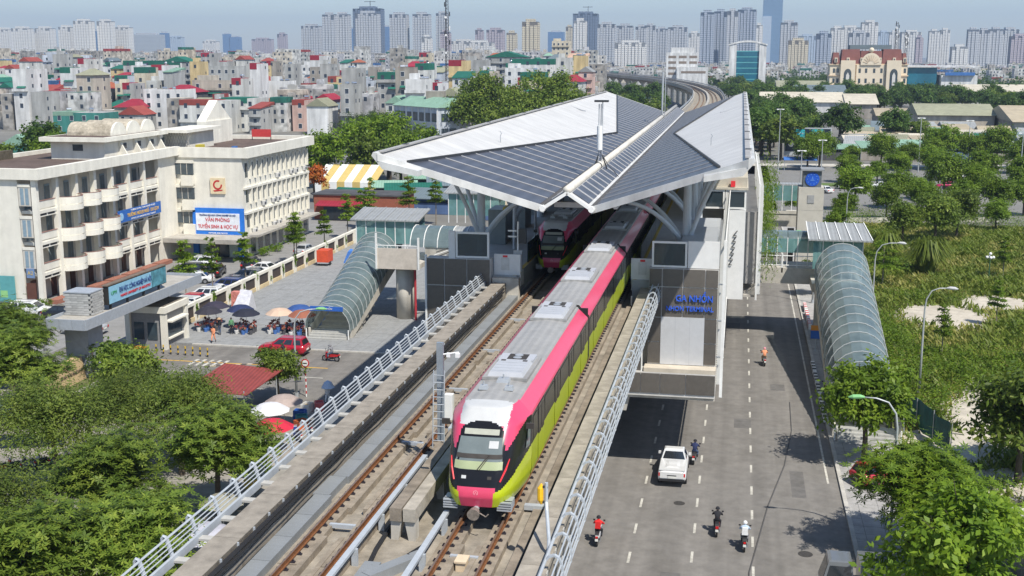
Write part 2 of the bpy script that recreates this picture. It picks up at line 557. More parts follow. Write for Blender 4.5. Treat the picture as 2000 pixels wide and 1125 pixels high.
# a street on the far side of the school, trodden earth paths in the lot
struct('back_street', MB().poly([(-150, 318, 0.0), (-60, 306, 0.0), (-60, 335, 0.0), (-150, 345, 0.0)]), asphalt_old)
path_m = M('bare_sand', (0.50, 0.45, 0.37), 0.95, var=0.2, scale=0.7, stain=0.35, bump=0.3)
rng = random.Random(4)
def blob(cx, cy, rx, ry, n=20, jit=0.25):
    return [(cx + rx * math.cos(2 * math.pi * k / n) * (1 + rng.uniform(-jit, jit)), cy + ry * math.sin(2 * math.pi * k / n) * (1 + rng.uniform(-jit, jit))) for k in range(n)]
for pi_, (cx, cy, rx, ry) in enumerate(((22.5, 132, 5.6, 7.0), (29.5, 140, 5, 5), (15.8, 86.5, 3.2, 4.5), (18.8, 93, 2.2, 7), (21, 100, 2.0, 6), (28, 178, 4, 2.5), (45, 170, 5, 3), (18.5, 79, 3.5, 3))):
    pz = 0.066 + 0.004 * pi_; pb = MB(); ring = [pb.vert((x, y, pz)) for x, y in blob(cx, cy, rx, ry, 24, 0.24)]; c0 = pb.vert((cx, cy, pz))
    for k in range(24): pb.face((c0, ring[k], ring[(k + 1) % 24]))
    struct('bare_patch', pb, path_m)
# ================================================================== the viaduct and its tracks
XC = -10.8
ZR = 11.9            # top of rail
ZD = 11.42           # deck floor
TR = (-13.25, -8.42) # track centres
rust = M('rust', (0.20, 0.085, 0.035), 0.75, 0.2, var=0.3, scale=6)
rail_top = M('rail_head', (0.30, 0.22, 0.17), 0.4, 0.6, var=0.2, scale=6)
pale_steel = M('pale_steel', (0.44, 0.47, 0.50), 0.5, 0.1, var=0.08, scale=3, stain=0.2)
tray_m = M('cable_tray_grey', (0.25, 0.265, 0.275), 0.6, 0.1, var=0.08, scale=2, stain=0.2)
bed = M('track_bed', (0.29, 0.255, 0.205), 0.92, var=0.28, scale=1.6, stain=0.55, bump=0.35)
plinth_m = M('track_plinth', (0.28, 0.235, 0.18), 0.92, var=0.26, scale=2.2, stain=0.5, bump=0.3)
VO = (XC, 90, 0)
via = thing('viaduct', 'grey concrete elevated railway viaduct with two tracks running into the station', 'viaduct', VO)
Y0, Y1 = 22.0, 205.0
mb = MB(VO)
mb.extrude([(XC - 5.35, 11.2), (XC - 2.4, 9.4), (XC + 2.4, 9.4), (XC + 5.35, 11.2), (XC + 5.35, ZD), (XC - 5.35, ZD)], 'Y', Y0, Y1)
mb.build('deck', bed, via)
# parapet panels
def panels(x0, x1, z1, step, m, name):
    d = MB().box(x0, x1, -step / 2 + 0.012, step / 2 - 0.012, ZD - 0.5, z1).box(x0 - 0.03 if x0 < XC else x0, x1 if x0 < XC else x1 + 0.03, -step / 2 + 0.012, step / 2 - 0.012, z1 - 0.14, z1 + 0.02)
    me = d.data(name, m)
    y = Y0
    while y < 78:
        shared(name, me, via, (-XC, y + step / 2 - 90, 0)); y += step
panels(-16.35, -15.45, 12.55, 3.9, M('parapet_west', (0.27, 0.24, 0.20), 0.92, var=0.25, scale=1.6, stain=0.6, bump=0.3), 'parapet_panel')
panels(-6.2, -5.35, 12.45, 3.9, M('parapet_east', (0.32, 0.285, 0.235), 0.92, var=0.22, scale=1.4, stain=0.6, bump=0.3), 'parapet_panel')
# black cables along the west parapet, hangers and sagging thin wires
MB(VO).tube([(-15.36, 20, 12.38), (-15.36, 77, 12.38)], 0.085, 6).build('cable', black_rubber, via)
MB(VO).tube([(-15.30, 20, 12.2), (-15.32, 40, 12.22), (-15.3, 77, 12.2)], 0.045, 6).build('cable', black_rubber, via)
hang = MB().box(-0.09, 0.03, -0.03, 0.03, -0.35, 0.1).data('cable_hanger', pale_steel)
rr = random.Random(7)
y = 23.0
while y < 76:
    shared('cable_hanger', hang, via, (-15.42 - XC, y - 90, 12.45)); y += 1.3
for k in range(3):
    pts = []
    y = 22.0
    z = 12.0 - k * 0.22
    while y < 77:
        pts.append((-15.415, y, z + rr.uniform(-0.06, 0.06))); y += 1.1
    MB(VO).tube(pts, 0.018, 4).build('wire', dark_metal, via)
# grey cable tray lids beside the west track, one lid each
lid = MB().box(-0.33, 0.33, -0.985, 0.985, 0, 0.3).data('tray_lid', tray_m)
y = 23.0
while y < 84:
    dx = 0.10 * max(0, 1 - abs(y - 41) / 1.4)
    shared('tray_lid', lid, via, (-14.93 - dx - XC, y - 90, ZD)); y += 2.0
# plinths, rails, fasteners
fast_n = MB().box(-0.21, 0.21, -0.055, 0.055, 0, 0.05).cyl((0.15, 0), 0.035, 0.05, 0.10, 6).cyl((-0.15, 0), 0.035, 0.05, 0.10, 6).data('rail_fastener', M('fastener', (0.045, 0.04, 0.05), 0.6, 0.4, var=0.3))
far_f = MB(VO)
for tc in TR:
    for s in (-1, 1):
        x = tc + s * 0.755
        pl = MB(VO)
        y = Y0
        while y < Y1:
            pl.box(x - 0.36, x + 0.36, y + 0.03, y + 5.97, ZD, 11.66); y += 6.0
        pl.build('track_plinth', plinth_m, via)
        r = MB(VO)
        r.box(x - 0.075, x + 0.075, Y0, Y1, 11.71, 11.735).box(x - 0.014, x + 0.014, Y0, Y1, 11.735, 11.86).box(x - 0.037, x + 0.037, Y0, Y1, 11.86, ZR)
        r.build('rail', rust, via)
        MB(VO).box(x - 0.03, x + 0.03, Y0, Y1, ZR + 0.001, ZR + 0.004).build('rail_head', rail_top, via)
        y = 32.0 + rr.uniform(0, 0.3)
        while y < 90:
            if y < 52: shared('rail_fastener', fast_n, via, (x - XC, y - 90, 11.66))
            else: far_f.box(x - 0.21, x + 0.21, y - 0.055, y + 0.055, 11.66, 11.74)
            y += 0.62
o = far_f.build('rail_fastener_run', MATS['fastener'], via); o['kind'] = 'stuff'
# low guard kerbs inside the tracks and cross ribs
for tc, segs in ((TR[0], ((30, 36.4), (39, 47), (48, 60), (60.6, 74))), (TR[1], ((30, 36.6),))):
    for a, b in segs:
        for dx in (-0.33, 0.30):
            MB(VO).box(tc + dx - 0.09, tc + dx + 0.09, a, b, ZD, ZD + 0.26).build('guard_kerb', plinth_m, via)
for tc, ys in ((TR[0], (37.4, 46.6, 55, 63, 71)), (TR[1], (35.6,))):
    for y in ys:
        MB(VO).box(tc - 0.5, tc + 0.45, y - 0.07, y + 0.07, ZD + 0.15, ZD + 0.30).build('cross_conduit', pale_steel, via)
MB(VO).box(TR[1] - 0.18, TR[1] + 0.14, 35.0, 35.5, ZD, ZD + 0.3).box(TR[1] - 0.22, TR[1] + 0.18, 34.95, 35.55, ZD + 0.3, ZD + 0.36).build('track_beacon', M('beacon_cream', (0.65, 0.52, 0.36), 0.6), via)
# floor strips on the east side: dirty trough and ledge
MB(VO).box(-6.95, -6.25, Y0, 77, ZD, ZD + 0.16).build('side_trough', concrete_dirty, via)
MB(VO).box(-6.62, -6.56, Y0, 77, ZD + 0.16, ZD + 0.175).build('trough_joint', black_rubber, via)
MB(VO).box(-7.3, -6.5, 40.4, 40.65, ZD + 0.1, ZD + 0.28).build('cross_conduit', pale_steel, via)
# third rail covers on brackets
for nm, x, ya, yb in (('a', -12.02, 22, 44.0), ('b', -11.85, 47.5, 76), ('c', -9.72, 22, 38.4)):
    c = MB(VO); c.box(x - 0.10, x + 0.10, ya, yb, 12.02, 12.12); c.box(x - 0.08, x - 0.05, ya, yb, 11.86, 12.02)
    t = c.build('third_rail_cover', pale_steel, via)
    y = ya + 0.8
    while y < yb:
        MB(VO).box(x - 0.05, x + 0.16, y - 0.05, y + 0.05, ZD, 12.02).build('bracket', pale_steel, t); y += 3.0
# grey junction boxes and hoses at the foot of the divider
for bx in ((-11.55, -11.0, 32.9, 34.6), (-11.95, -11.3, 31.6, 32.7)):
    MB(VO).box(*bx, ZD, ZD + 0.3).build('cable_duct', tray_m, via)
MB(VO).beam((-11.2, 33.6, ZD + 0.16), (-9.9, 35.6, ZD + 0.16), 0.42, 0.32).build('cable_duct', tray_m, via)
for p in ([(-11.4, 34.5, ZD + 0.2), (-11.6, 36, ZD + 0.12), (-11.7, 38, ZD + 0.1)], [(-10.3, 35.3, ZD + 0.25), (-10.1, 36.4, ZD + 0.12), (-10.05, 38, ZD + 0.1)]):
    MB(VO).tube(p, 0.09, 6).build('hose', black_rubber, via)
# the twin divider beam between the tracks: each beam a thing resting on legs
for k, (xa, xb) in enumerate(((-11.42, -11.0), (-10.94, -10.50))):
    DO = ((xa + xb) / 2, 37, ZD)
    t = thing('divider_beam', 'long concrete beam between the tracks, %s of the pair' % ('the one by the empty track' if k == 0 else 'the one by the front train'), 'concrete beam', DO, 0, 'concrete divider beams')
    d = MB(DO)
    d.box(xa, xb, 37.0, 78, 12.15, 12.62)
    d.build('beam', concrete_dirty if k == 0 else M('divider_concrete', (0.40, 0.36, 0.30), 0.9, var=0.24, scale=1.8, stain=0.55, bump=0.3), t)
    y = 37.1
    while y < 76:
        d = MB(DO); s = -1 if k == 0 else 1; xm = (xa + xb) / 2
        d.hexa([(xm - 0.13 + s * 0.07, y, ZD), (xm + 0.13 + s * 0.07, y, ZD), (xm + 0.13 + s * 0.07, y + 0.42, ZD), (xm - 0.13 + s * 0.07, y + 0.42, ZD), (xm - 0.2, y, 12.15), (xm + 0.2, y, 12.15), (xm + 0.2, y + 0.42, 12.15), (xm - 0.2, y + 0.42, 12.15)])
        d.build('leg', concrete_light, t); y += 4.0
# railings: west one with bottom plate, posts with rounded heads and four bars
WO = (-16.9, 50, 12.3)
wr = thing('west_railing', 'light grey steel railing with rounded post heads along the west edge of the viaduct', 'railing', WO)
MB(WO).box(-16.92, -16.82, Y0, 78, 12.38, 12.66).build('kick_plate', pale_steel, wr)
for k, (dx, z) in enumerate(((-0.04, 12.80), (-0.09, 12.92), (-0.14, 13.04), (-0.20, 13.18))):
    MB(WO).tube([(-16.9 + dx, Y0, z), (-16.9 + dx, 78, z)], 0.022 if k < 3 else 0.04, 6).build('bar' if k < 3 else 'top_rail', pale_steel, wr)
p = MB()
p.hexa([(-0.03, -0.07, 0.1), (0.05, -0.07, 0.1), (0.05, 0.07, 0.1), (-0.03, 0.07, 0.1), (-0.24, -0.07, 0.86), (-0.17, -0.07, 0.86), (-0.17, 0.07, 0.86), (-0.24, 0.07, 0.86)])
p.tube([(-0.20, 0, 0.80), (-0.24, 0, 0.93), (-0.31, 0, 0.95), (-0.37, 0, 0.86), (-0.39, 0, 0.7)], [0.05, 0.055, 0.055, 0.05, 0.03], 6)
post_w = p.data('post', pale_steel)
ft = MB().box(0.0, 0.58, -0.16, 0.16, 0.16, 0.24).data('foot', M('foot_white', (0.42, 0.41, 0.38), 0.8, var=0.1, stain=0.3))
y = 23.3
while y < 77.5:
    shared('post', post_w, wr, (0, y - 50, 0)); shared('foot', ft, wr, (0, y - 50 - 0.0, 0)); y += 1.72
EO = (-5.3, 50, 12.3)
er = thing('east_railing', 'light grey steel railing with curved arms along the east edge of the viaduct', 'railing', EO)
MB(EO).tube([(-5.36, Y0, 12.82), (-5.36, 78, 12.82)], 0.055, 8).build('top_rail', pale_steel, er)
for k, (dx, z) in enumerate(((0.40, 12.92), (0.49, 12.72), (0.53, 12.50), (0.55, 12.28), (0.55, 12.08))):
    MB(EO).tube([(-5.36 + dx, Y0, z), (-5.36 + dx, 78, z)], 0.028, 6).build('bar', pale_steel, er)
p = MB()
cv = [(-0.06, 0.50), (0.06, 0.66), (0.22, 0.72), (0.36, 0.64), (0.45, 0.45), (0.50, 0.15), (0.50, -0.25)]
for (a, b), (c, d) in zip(cv, cv[1:]):
    p.beam((a, 0, b), (c, 0, d), 0.13, 0.06, (1, 0, 0.3))
arm_e = p.data('arm', pale_steel)
ft = MB().box(-0.05, 0.5, -0.1, 0.1, -0.2, -0.1).box(-0.12, 0.02, -0.13, 0.13, -0.3, 0.15).data('foot', MATS['foot_white'])
y = 23.0
while y < 77.5:
    shared('arm', arm_e, er, (0, y - 50, 0)); shared('foot', ft, er, (0, y - 50, 0)); y += 1.72
# yellow lamp on a bent post by the east railing
t = thing('track_lamp', 'yellow signal lamp on a bent pale post by the east railing', 'signal', (-5.75, 35.9, 12.45))
MB().tube([(0.3, -1.4, 0), (0.28, -1.2, 0.5), (0.05, -0.2, 1.0), (0, 0, 1.25), (0, 0, 1.9)], 0.06, 8).build('post', pale_steel, t)
MB().tube([(-0.16, 0, 1.15), (-0.2, 0, 1.3), (-0.2, 0, 1.7), (-0.16, 0, 1.85)], [0.03, 0.1, 0.1, 0.03], 8).build('lamp', M('lamp_yellow', (0.85, 0.48, 0.02), 0.4), t)
MB().box(-0.12, 0.05, -0.04, 0.04, 1.2, 1.26).box(-0.12, 0.05, -0.04, 0.04, 1.72, 1.78).build('bracket', dark_metal, t)
# signal mast with ladder on the divider
t = thing('signal_mast', 'tall grey signal mast with ladder and equipment box between the tracks', 'signal mast', (-11.45, 44.4, 12.62))
MB().box(-0.13, 0.13, -0.1, 0.1, 0, 4.1).build('mast', M('galvanised', (0.34, 0.38, 0.42), 0.45, 0.5, var=0.1), t)
l = MB()
l.tube([(-0.27, -0.35, -0.2), (-0.22, -0.22, 3.0)], 0.025, 6).tube([(0.21, -0.35, -0.2), (0.22, -0.22, 3.0)], 0.025, 6)
ld = l.build('ladder', pale_steel, t)
for k in range(10):
    MB().tube([(-0.25, -0.34 + k * 0.013, 0.1 + k * 0.3), (0.21, -0.34 + k * 0.013, 0.1 + k * 0.3)], 0.018, 6).build('rung', pale_steel, ld)
MB().box(0.16, 0.5, -0.05, 0.25, 0.9, 1.95).build('equipment_box', white_paint, t)
MB().tube([(0.05, 0, 3.6), (0.75, 0.1, 3.7)], 0.035, 6).box(0.25, 0.4, 0, 0.16, 3.5, 3.66).box(0.62, 0.78, 0, 0.18, 3.5, 3.66).build('camera_arm', white_paint, t)
MB().tube([(-0.27, -0.5, -0.95), (-0.1, -0.3, -0.4), (0.3, 0, -0.3)], 0.05, 6).build('cable_bundle', black_rubber, t)
# the curve beyond the station
cvp = [(-10.8, 195), (-10.8, 300), (-10.9, 400), (-12.5, 470), (-16, 540), (-24, 620), (-36, 700), (-53, 790), (-78, 890), (-104, 985), (-134, 1090), (-190, 1280)]
def smooth(pts, n=6):
    out = []
    P = [Vector((p[0], p[1], 0)) for p in pts]
    for i in range(len(P) - 1):
        p0 = P[max(i - 1, 0)]; p1 = P[i]; p2 = P[i + 1]; p3 = P[min(i + 2, len(P) - 1)]
        for k in range(n):
            s = k / n
            out.append(0.5 * ((2 * p1) + (-p0 + p2) * s + (2 * p0 - 5 * p1 + 4 * p2 - p3) * s * s + (-p0 + 3 * p1 - 3 * p2 + p3) * s ** 3))
    out.append(P[-1])
    return out
CV = smooth(cvp)
def sweep(mb, pts, prof):
    """prof: closed outline (offset to the right, z)"""
    rings = []
    for i, p in enumerate(pts):
        d = (pts[min(i + 1, len(pts) - 1)] - pts[max(i - 1, 0)]).normalized()
        rt = Vector((d.y, -d.x, 0))
        rings.append([mb.vert((p.x + rt.x * a, p.y + rt.y * a, z)) for a, z in prof])
    n = len(prof)
    for a, b in zip(rings, rings[1:]):
        for k in range(n):
            mb.face((a[k], b[k], b[(k + 1) % n], a[(k + 1) % n]))
    mb.face(rings[0]); mb.face(rings[-1][::-1])
CO = (-10.8, 205, 0)
vc = thing('viaduct_curve', 'grey elevated railway viaduct curving away to the left beyond the station', 'viaduct', CO)
d = MB(CO); sweep(d, CV, [(-5.6, 11.2), (-2.4, 9.4), (2.4, 9.4), (5.6, 11.2), (5.6, 11.42), (-5.6, 11.42)]); d.build('deck', bed, vc)
for s in (-1, 1):
    d = MB(CO); sweep(d, CV, [(s * 5.5 - 0.2, 10.9), (s * 5.5 + 0.2, 10.9), (s * 5.5 + 0.2, 12.7), (s * 5.5 - 0.2, 12.7)]); d.build('parapet', concrete, vc)
    d = MB(CO); sweep(d, CV, [(s * 5.85 - 0.04, 12.9), (s * 5.85 + 0.04, 12.9), (s * 5.85 + 0.04, 13.4), (s * 5.85 - 0.04, 13.4)]); d.build('railing', pale_steel, vc)
    for q in (-0.755, 0.755):
        d = MB(CO); sweep(d, CV, [(s * 2.45 + q - 0.3, 11.43), (s * 2.45 + q + 0.3, 11.43), (s * 2.45 + q + 0.3, 11.62), (s * 2.45 + q - 0.3, 11.62)]); d.build('track_plinth', plinth_m, vc)
        d = MB(CO); sweep(d, CV, [(s * 2.45 + q - 0.07, 11.62), (s * 2.45 + q + 0.07, 11.62), (s * 2.45 + q + 0.04, 11.85), (s * 2.45 + q - 0.04, 11.85)]); d.build('rail', rust, vc)
d = MB(CO); sweep(d, CV, [(-0.4, 11.43), (0.4, 11.43), (0.4, 12.3), (-0.4, 12.3)]); d.build('divider', concrete, vc)
pier = MB().tube([(0, 0, 0), (0, 0, 7.6)], 1.0, 10).hexa([(-1.2, -1, 7.4), (1.2, -1, 7.4), (1.2, 1, 7.4), (-1.2, 1, 7.4), (-2.8, -1.1, 9.4), (2.8, -1.1, 9.4), (2.8, 1.1, 9.4), (-2.8, 1.1, 9.4)]).data('pier', concrete_light)
for i in range(6, len(CV) - 2, 2):
    dd = (CV[i + 1] - CV[i - 1]).normalized()
    shared('pier', pier, vc, (CV[i].x - CO[0], CV[i].y - CO[1], 0), (0, 0, -math.atan2(dd.x, dd.y)))
for y in (32, 58):
    shared('pier', pier, via, (0, y - 90, 0))
# ================================================================== trains
pink = M('train_pink', (0.68, 0.060, 0.135), 0.32, var=0.05, scale=3, coat=0.4, stain=0.08)
lime = M('train_lime', (0.46, 0.53, 0.014), 0.32, var=0.05, scale=3, coat=0.4, stain=0.08)
train_black = M('train_black', (0.012, 0.012, 0.014), 0.2, var=0.1, spec=0.25, coat=0.12)
window_dark = M('train_window', (0.014, 0.013, 0.012), 0.2, var=0.25, scale=1.2, spec=0.2)
roof_grey = M('train_roof', (0.31, 0.305, 0.295), 0.6, var=0.10, scale=2, stain=0.2, ribs=('X', 0.34, 0.05))
train_white = M('train_white', (0.52, 0.52, 0.51), 0.4, var=0.06, stain=0.2, coat=0.2)
screen_glass = M('windscreen', (0.15, 0.175, 0.17), 0.06, var=0.12, scale=1.5, spec=0.9)
blind = M('windscreen_blind', (0.34, 0.38, 0.22), 0.25, var=0.08)
ac_white = M('ac_cover', (0.43, 0.44, 0.465), 0.5, var=0.05, stain=0.12)
under = M('underframe', (0.045, 0.04, 0.036), 0.8, var=0.3)
red_lamp = M('tail_red', (0.75, 0.04, 0.05), 0.3)
PRF = [(1.24, 0.80), (1.36, 0.86), (1.40, 1.10), (1.41, 2.05), (1.40, 3.14), (1.37, 3.22), (0.95, 3.63), (0.90, 3.71), (0.0, 3.80)]
def strip(mb, a, b, y0, y1, both=True):
    for s in ((1, -1) if both else (1,)):
        mb.poly([(s * a[0], y0, a[1]), (s * b[0], y0, b[1]), (s * b[0], y1, b[1]), (s * a[0], y1, a[1])])
def car_parts(t, ya, yb, nose):
    """one carriage between ya and yb (local, front at 0)"""
    y0 = ya + (3.0 if nose else 0.0)
    b = MB()
    for i in (0, 1, 2): strip(b, PRF[i], PRF[i + 1], y0, yb)
    lw = b.build('lower_side', lime, t)
    b = MB(); strip(b, PRF[3], PRF[4], y0, yb); b.build('side_band', train_black, t)
    b = MB()
    strip(b, PRF[4], PRF[5], y0, yb); strip(b, PRF[5], PRF[6], y0, yb); b.build('cantrail', pink, t)
    b = MB(); strip(b, PRF[6], PRF[7], y0, yb); strip(b, PRF[7], PRF[8], y0, yb); rf = b.build('roof', roof_grey, t)
    b = MB()
    out = PRF[:-1] + [(-p[0], p[1]) for p in PRF[:-1]][::-1]
    b.poly([(x, yb - 0.002, z) for x, z in out]); b.poly([(x, y0 + (0.002 if not nose else 0.3), z) for x, z in out]); b.build('end_wall', under, t)
    MB().box(-1.1, 1.1, y0, yb - 0.1, 0.45, 0.86).build('underframe', under, t)
    MB().box(-1.12, 1.12, yb, yb + 0.52, 1.0, 3.5).box(-1.36, 1.36, yb + 0.2, yb + 0.3, 0.9, 3.62).build('gangway', black_rubber, t)
    # windows and doors on both sides, a hair proud of the band
    n = 4
    L = yb - y0
    for s in (-1, 1):
        for k in range(n):
            dy = y0 + (k + 0.5) * L / n
            d = MB(); d.box(s * 1.405, s * 1.418, dy - 0.68, dy + 0.68, 1.02, 3.10)
            dd = d.build('door', train_black, t)
            for q in (-0.36, 0.36):
                MB().box(s * 1.415, s * 1.424, dy + q - 0.27, dy + q + 0.27, 1.95, 2.95).build('door_window', window_dark, dd)
            MB().box(s * 1.415, s * 1.421, dy - 0.012, dy + 0.012, 1.05, 3.08).build('door_seam', under, dd)
            MB().box(s * 1.414, s * 1.422, dy - 0.68, dy + 0.68, 1.02, 2.0).build('door_lower', lime, dd)
        for k in range(n + 1):
            a = y0 + max(0.25, (k - 0.5) * L / n + 0.9); c = y0 + min(L - 0.25, (k + 0.5) * L / n - 0.9)
            if c - a > 0.5: MB().box(s * 1.408, s * 1.416, a, c, 2.10, 3.00).build('window', window_dark, t)
    for c in (ya + 7.0, ya + 17.9) if nose else (ya + 7.6, ya + 17.9):
        c = min(c, yb - 1.75)
        f = MB(); f.box(-0.84, 0.84, c - 1.75, c + 1.7, 3.74, 3.86); fr = f.build('roof_tray', roof_grey, t)
        u = MB(); u.hexa([(-0.68, c - 1.6, 3.84), (0.68, c - 1.6, 3.84), (0.68, c + 0.55, 3.84), (-0.68, c + 0.55, 3.84), (-0.60, c - 1.5, 4.02), (0.60, c - 1.5, 4.02), (0.60, c + 0.5, 4.02), (-0.60, c + 0.5, 4.02)])
        u.box(-0.68, 0.68, c + 0.58, c + 1.6, 3.84, 3.98)
        un = u.build('air_conditioner', ac_white, t)
        for k in range(4): MB().box(-0.56, 0.56, c - 1.3 + k * 0.42, c - 1.27 + k * 0.42, 4.02, 4.028).build('panel_seam', steel_grey, un)
        MB().box(-0.36, 0.40, c + 0.66, c + 1.5, 3.98, 3.995).build('fan_grille', under, un)
        for q in (0.88, 1.28): MB().cyl((0.02, c + q), 0.17, 3.995, 4.01, 12).build('fan', steel_grey, un)
        for s in (-1, 1): MB().box(s * 0.42 - 0.09, s * 0.42 + 0.09, c + 0.22, c + 0.40, 4.02, 4.03).build('vent', under, un)
    for s in (-1, 1):
        for c in (y0 + 2.4, yb - 2.4):
            for q in (-1.05, 1.05): MB().tube([(s * 0.68, c + q, 0.42), (s * 0.82, c + q, 0.42)], 0.42, 14).build('wheel', under, t)
    return rf
def front(t):
    """the cab: one surface over (u,v), cut into its paint regions"""
    us = []
    for k in range(73):
        q = -1 + 2 * k / 72
        us.append(math.copysign(1 - (1 - abs(q)) ** 1.7, q))
    vs = [0.58 + (3.70 - 0.58) * k / 72 for k in range(73)]
    def hw(z):
        p = [(1.20, 0.5), (1.33, 0.80), (1.39, 1.1), (1.41, 2.05), (1.40, 3.14), (1.37, 3.22), (1.00, 3.66), (0.96, 3.70)]
        for (a, za), (b, zb) in zip(p, p[1:]):
            if z <= zb: return a + (b - a) * max(0, (z - za)) / (zb - za)
        return p[-1][0]
    def fy(z):
        if z < 0.95: return 0.05 + (0.95 - z) * 0.35
        if z < 1.40: return 0.05 + 0.10 * ((z - 0.95) / 0.45) ** 2
        return 0.15 + 1.65 * ((z - 1.40) / 2.30) ** 1.22
    rows = []
    for z in vs:
        rows.append([(u * hw(z), fy(z) + (3.0 - fy(z)) * abs(u) ** 5.6, z, u) for u in us])
    for k in range(1, 9):
        s = k / 8
        rows.append([(u * (0.96 + 0.0 * s), (fy(3.7) + (3.0 - fy(3.7)) * abs(u) ** 5.6) * (1 - s) + 3.0 * s, 3.70 + 0.10 * math.sin(s * math.pi / 2) * (1 - abs(u) ** 2.5), u) for u in us])
    def region(x, y, z, u):
        ax, au = abs(x), abs(u)
        if z < 1.30 and ax < 0.52 + 0.18 * max(0, z - 0.6): return 'nose_panel'
        # windscreen mask
        if 1.30 <= z <= 3.32:
            w = 0.72 + 0.24 * (z - 1.30) / 0.72 if z < 2.02 else 0.96 - 0.22 * (z - 2.02) / 0.95
            if z > 2.97: w = 0.74 * math.sqrt(max(0, 1 - ((z - 2.97) / 0.35) ** 2))
            if ax < w: return 'windscreen_mask'
        zl = 1.20 + 0.85 * max(0, (au - 0.50) / 0.5) ** 1.6
        zp = 2.28 + 0.88 * min(1, max(0, (au - 0.58) / 0.36))
        if au > 0.45 and zl <= z < zp: return 'cab_side'
        if z <= max(zl, 1.30): return 'nose_skirt'
        if (z >= 3.16 and ax < 0.86 - 0.12 * max(0, 3.5 - z) and y < 2.55) : return 'roof_fairing'
        if z >= 3.69 and ax < 0.93: return 'roof_fairing' if y < 2.55 else 'roof_front'
        return 'corner_pillar'
    mats = dict(nose_panel=pink, windscreen_mask=train_black, cab_side=train_black, nose_skirt=lime, roof_fairing=train_white, roof_front=roof_grey, corner_pillar=pink)
    mbs = {k: (MB(), {}) for k in mats}
    for j in range(len(rows) - 1):
        for i in range(len(us) - 1):
            c = [rows[j][i], rows[j][i + 1], rows[j + 1][i + 1], rows[j + 1][i]]
            m = [sum(q[k] for q in c) / 4 for k in range(4)]
            mb, idx = mbs[region(*m)]
            f = []
            for q, key in zip(c, ((j, i), (j, i + 1), (j + 1, i + 1), (j + 1, i))):
                if key not in idx: idx[key] = mb.vert(q)
                f.append(idx[key])
            mb.face(f)
    for k, (mb, _) in mbs.items():
        if mb.f: mb.build(k, mats[k], t, smooth=True)
    def on(x, z, d=0.012):
        u = x / hw(z)
        return (x, fy(z) + (3.0 - fy(z)) * abs(u) ** 5.6 - d, z)
    def patch(name, m, x0, x1, z0, z1, d=0.012, par=t, n=8, tap=0.0):
        b = MB(); g = []
        for j in range(n + 1):
            z = z0 + (z1 - z0) * j / n; k = 1 - tap * j / n
            g.append([b.vert(on(x * k, z, d)) for x in [x0 + (x1 - x0) * i / n for i in range(n + 1)]])
        for j in range(n):
            for i in range(n): b.face((g[j][i], g[j][i + 1], g[j + 1][i + 1], g[j + 1][i]))
        return b.build(name, m, par, smooth=True)
    ws = patch('windscreen', screen_glass, -0.83, 0.83, 1.86, 2.84, tap=0.14)
    patch('sun_blind', blind, -0.82, 0.82, 1.87, 2.12, 0.02, ws)
    patch('dashboard', under, -0.78, 0.78, 2.20, 2.34, 0.02, ws)
    patch('paper_notice', train_white, 0.30, 0.62, 2.52, 2.74, 0.024, ws)
    patch('destination_display', M('display', (0.40, 0.40, 0.33), 0.2), -0.60, 0.60, 2.91, 3.08, 0.014)
    b = MB(); b.tube([on(-0.02, 1.86, 0.05), on(0.34, 2.34, 0.06)], 0.018, 5).tube([on(0.06, 1.86, 0.05), on(0.38, 2.32, 0.06)], 0.012, 5); b.build('wiper', under, t)
    for s in (-1, 1):
        b = MB(); b.tube([on(s * 0.78, 1.50, 0.02), on(s * 0.92, 1.85, 0.02), on(s * 1.00, 2.15, 0.02)], [0.03, 0.035, 0.015], 6); b.build('headlight', red_lamp, t)
        patch('number_mark' if s < 0 else 'camera_mark', train_white if s < 0 else under, -0.52 if s < 0 else 0.36, -0.36 if s < 0 else 0.5, 1.58, 1.68, 0.014)
        b = MB(); b.box(s * 0.92 - 0.24, s * 0.92 + 0.24, 0.42, 0.95, 0.44, 0.74)
        for k in range(4): b.box(s * 0.92 - 0.25, s * 0.92 + 0.25, 0.30, 0.5, 0.42 + k * 0.09, 0.47 + k * 0.09)
        b.build('anti_climber', steel_grey, t)
        # cab side window
        pts = []
        for u, z in ((0.93, 2.12), (0.975, 2.12), (0.985, 2.95), (0.955, 2.85)):
            x = s * u * hw(z); q = on(x, z, 0.015); pts.append((q[0] + s * 0.02, q[1], q[2]))
        MB().poly(pts).build('cab_window', screen_glass, t)
        MB().box(s * 1.35, s * 1.62, 2.1, 2.2, 2.9, 3.1).build('mirror_camera', under, t)
    b = MB(); b.tube([(0, 0.6, 0.55), (0, -0.1, 0.50)], 0.10, 10); b.build('coupler_bar', steel_grey, t)
    b = MB(); b.tube([(0, -0.08, 0.50), (0, -0.36, 0.48)], [0.17, 0.21], 14).tube([(0.2, -0.2, 0.5), (0.42, -0.3, 0.42), (0.5, -0.28, 0.52)], 0.025, 5); b.build('coupler_head', M('coupler', (0.30, 0.26, 0.22), 0.6, 0.5, var=0.4, scale=9), t)
    b = MB(); b.box(-0.5, 0.5, 1.95, 2.02, 3.66, 3.705); b.build('roof_slot', under, t)
    # emblem: a broken ring with a peak
    b = MB()
    for a0 in range(20, 340, 20):
        a, c = R(a0 - 90), R(a0 - 70)
        b.poly([on(0.085 * math.cos(a), 1.13 + 0.085 * math.sin(a), 0.012), on(0.085 * math.cos(c), 1.13 + 0.085 * math.sin(c), 0.012), on(0.065 * math.cos(c), 1.13 + 0.065 * math.sin(c), 0.012), on(0.065 * math.cos(a), 1.13 + 0.065 * math.sin(a), 0.012)])
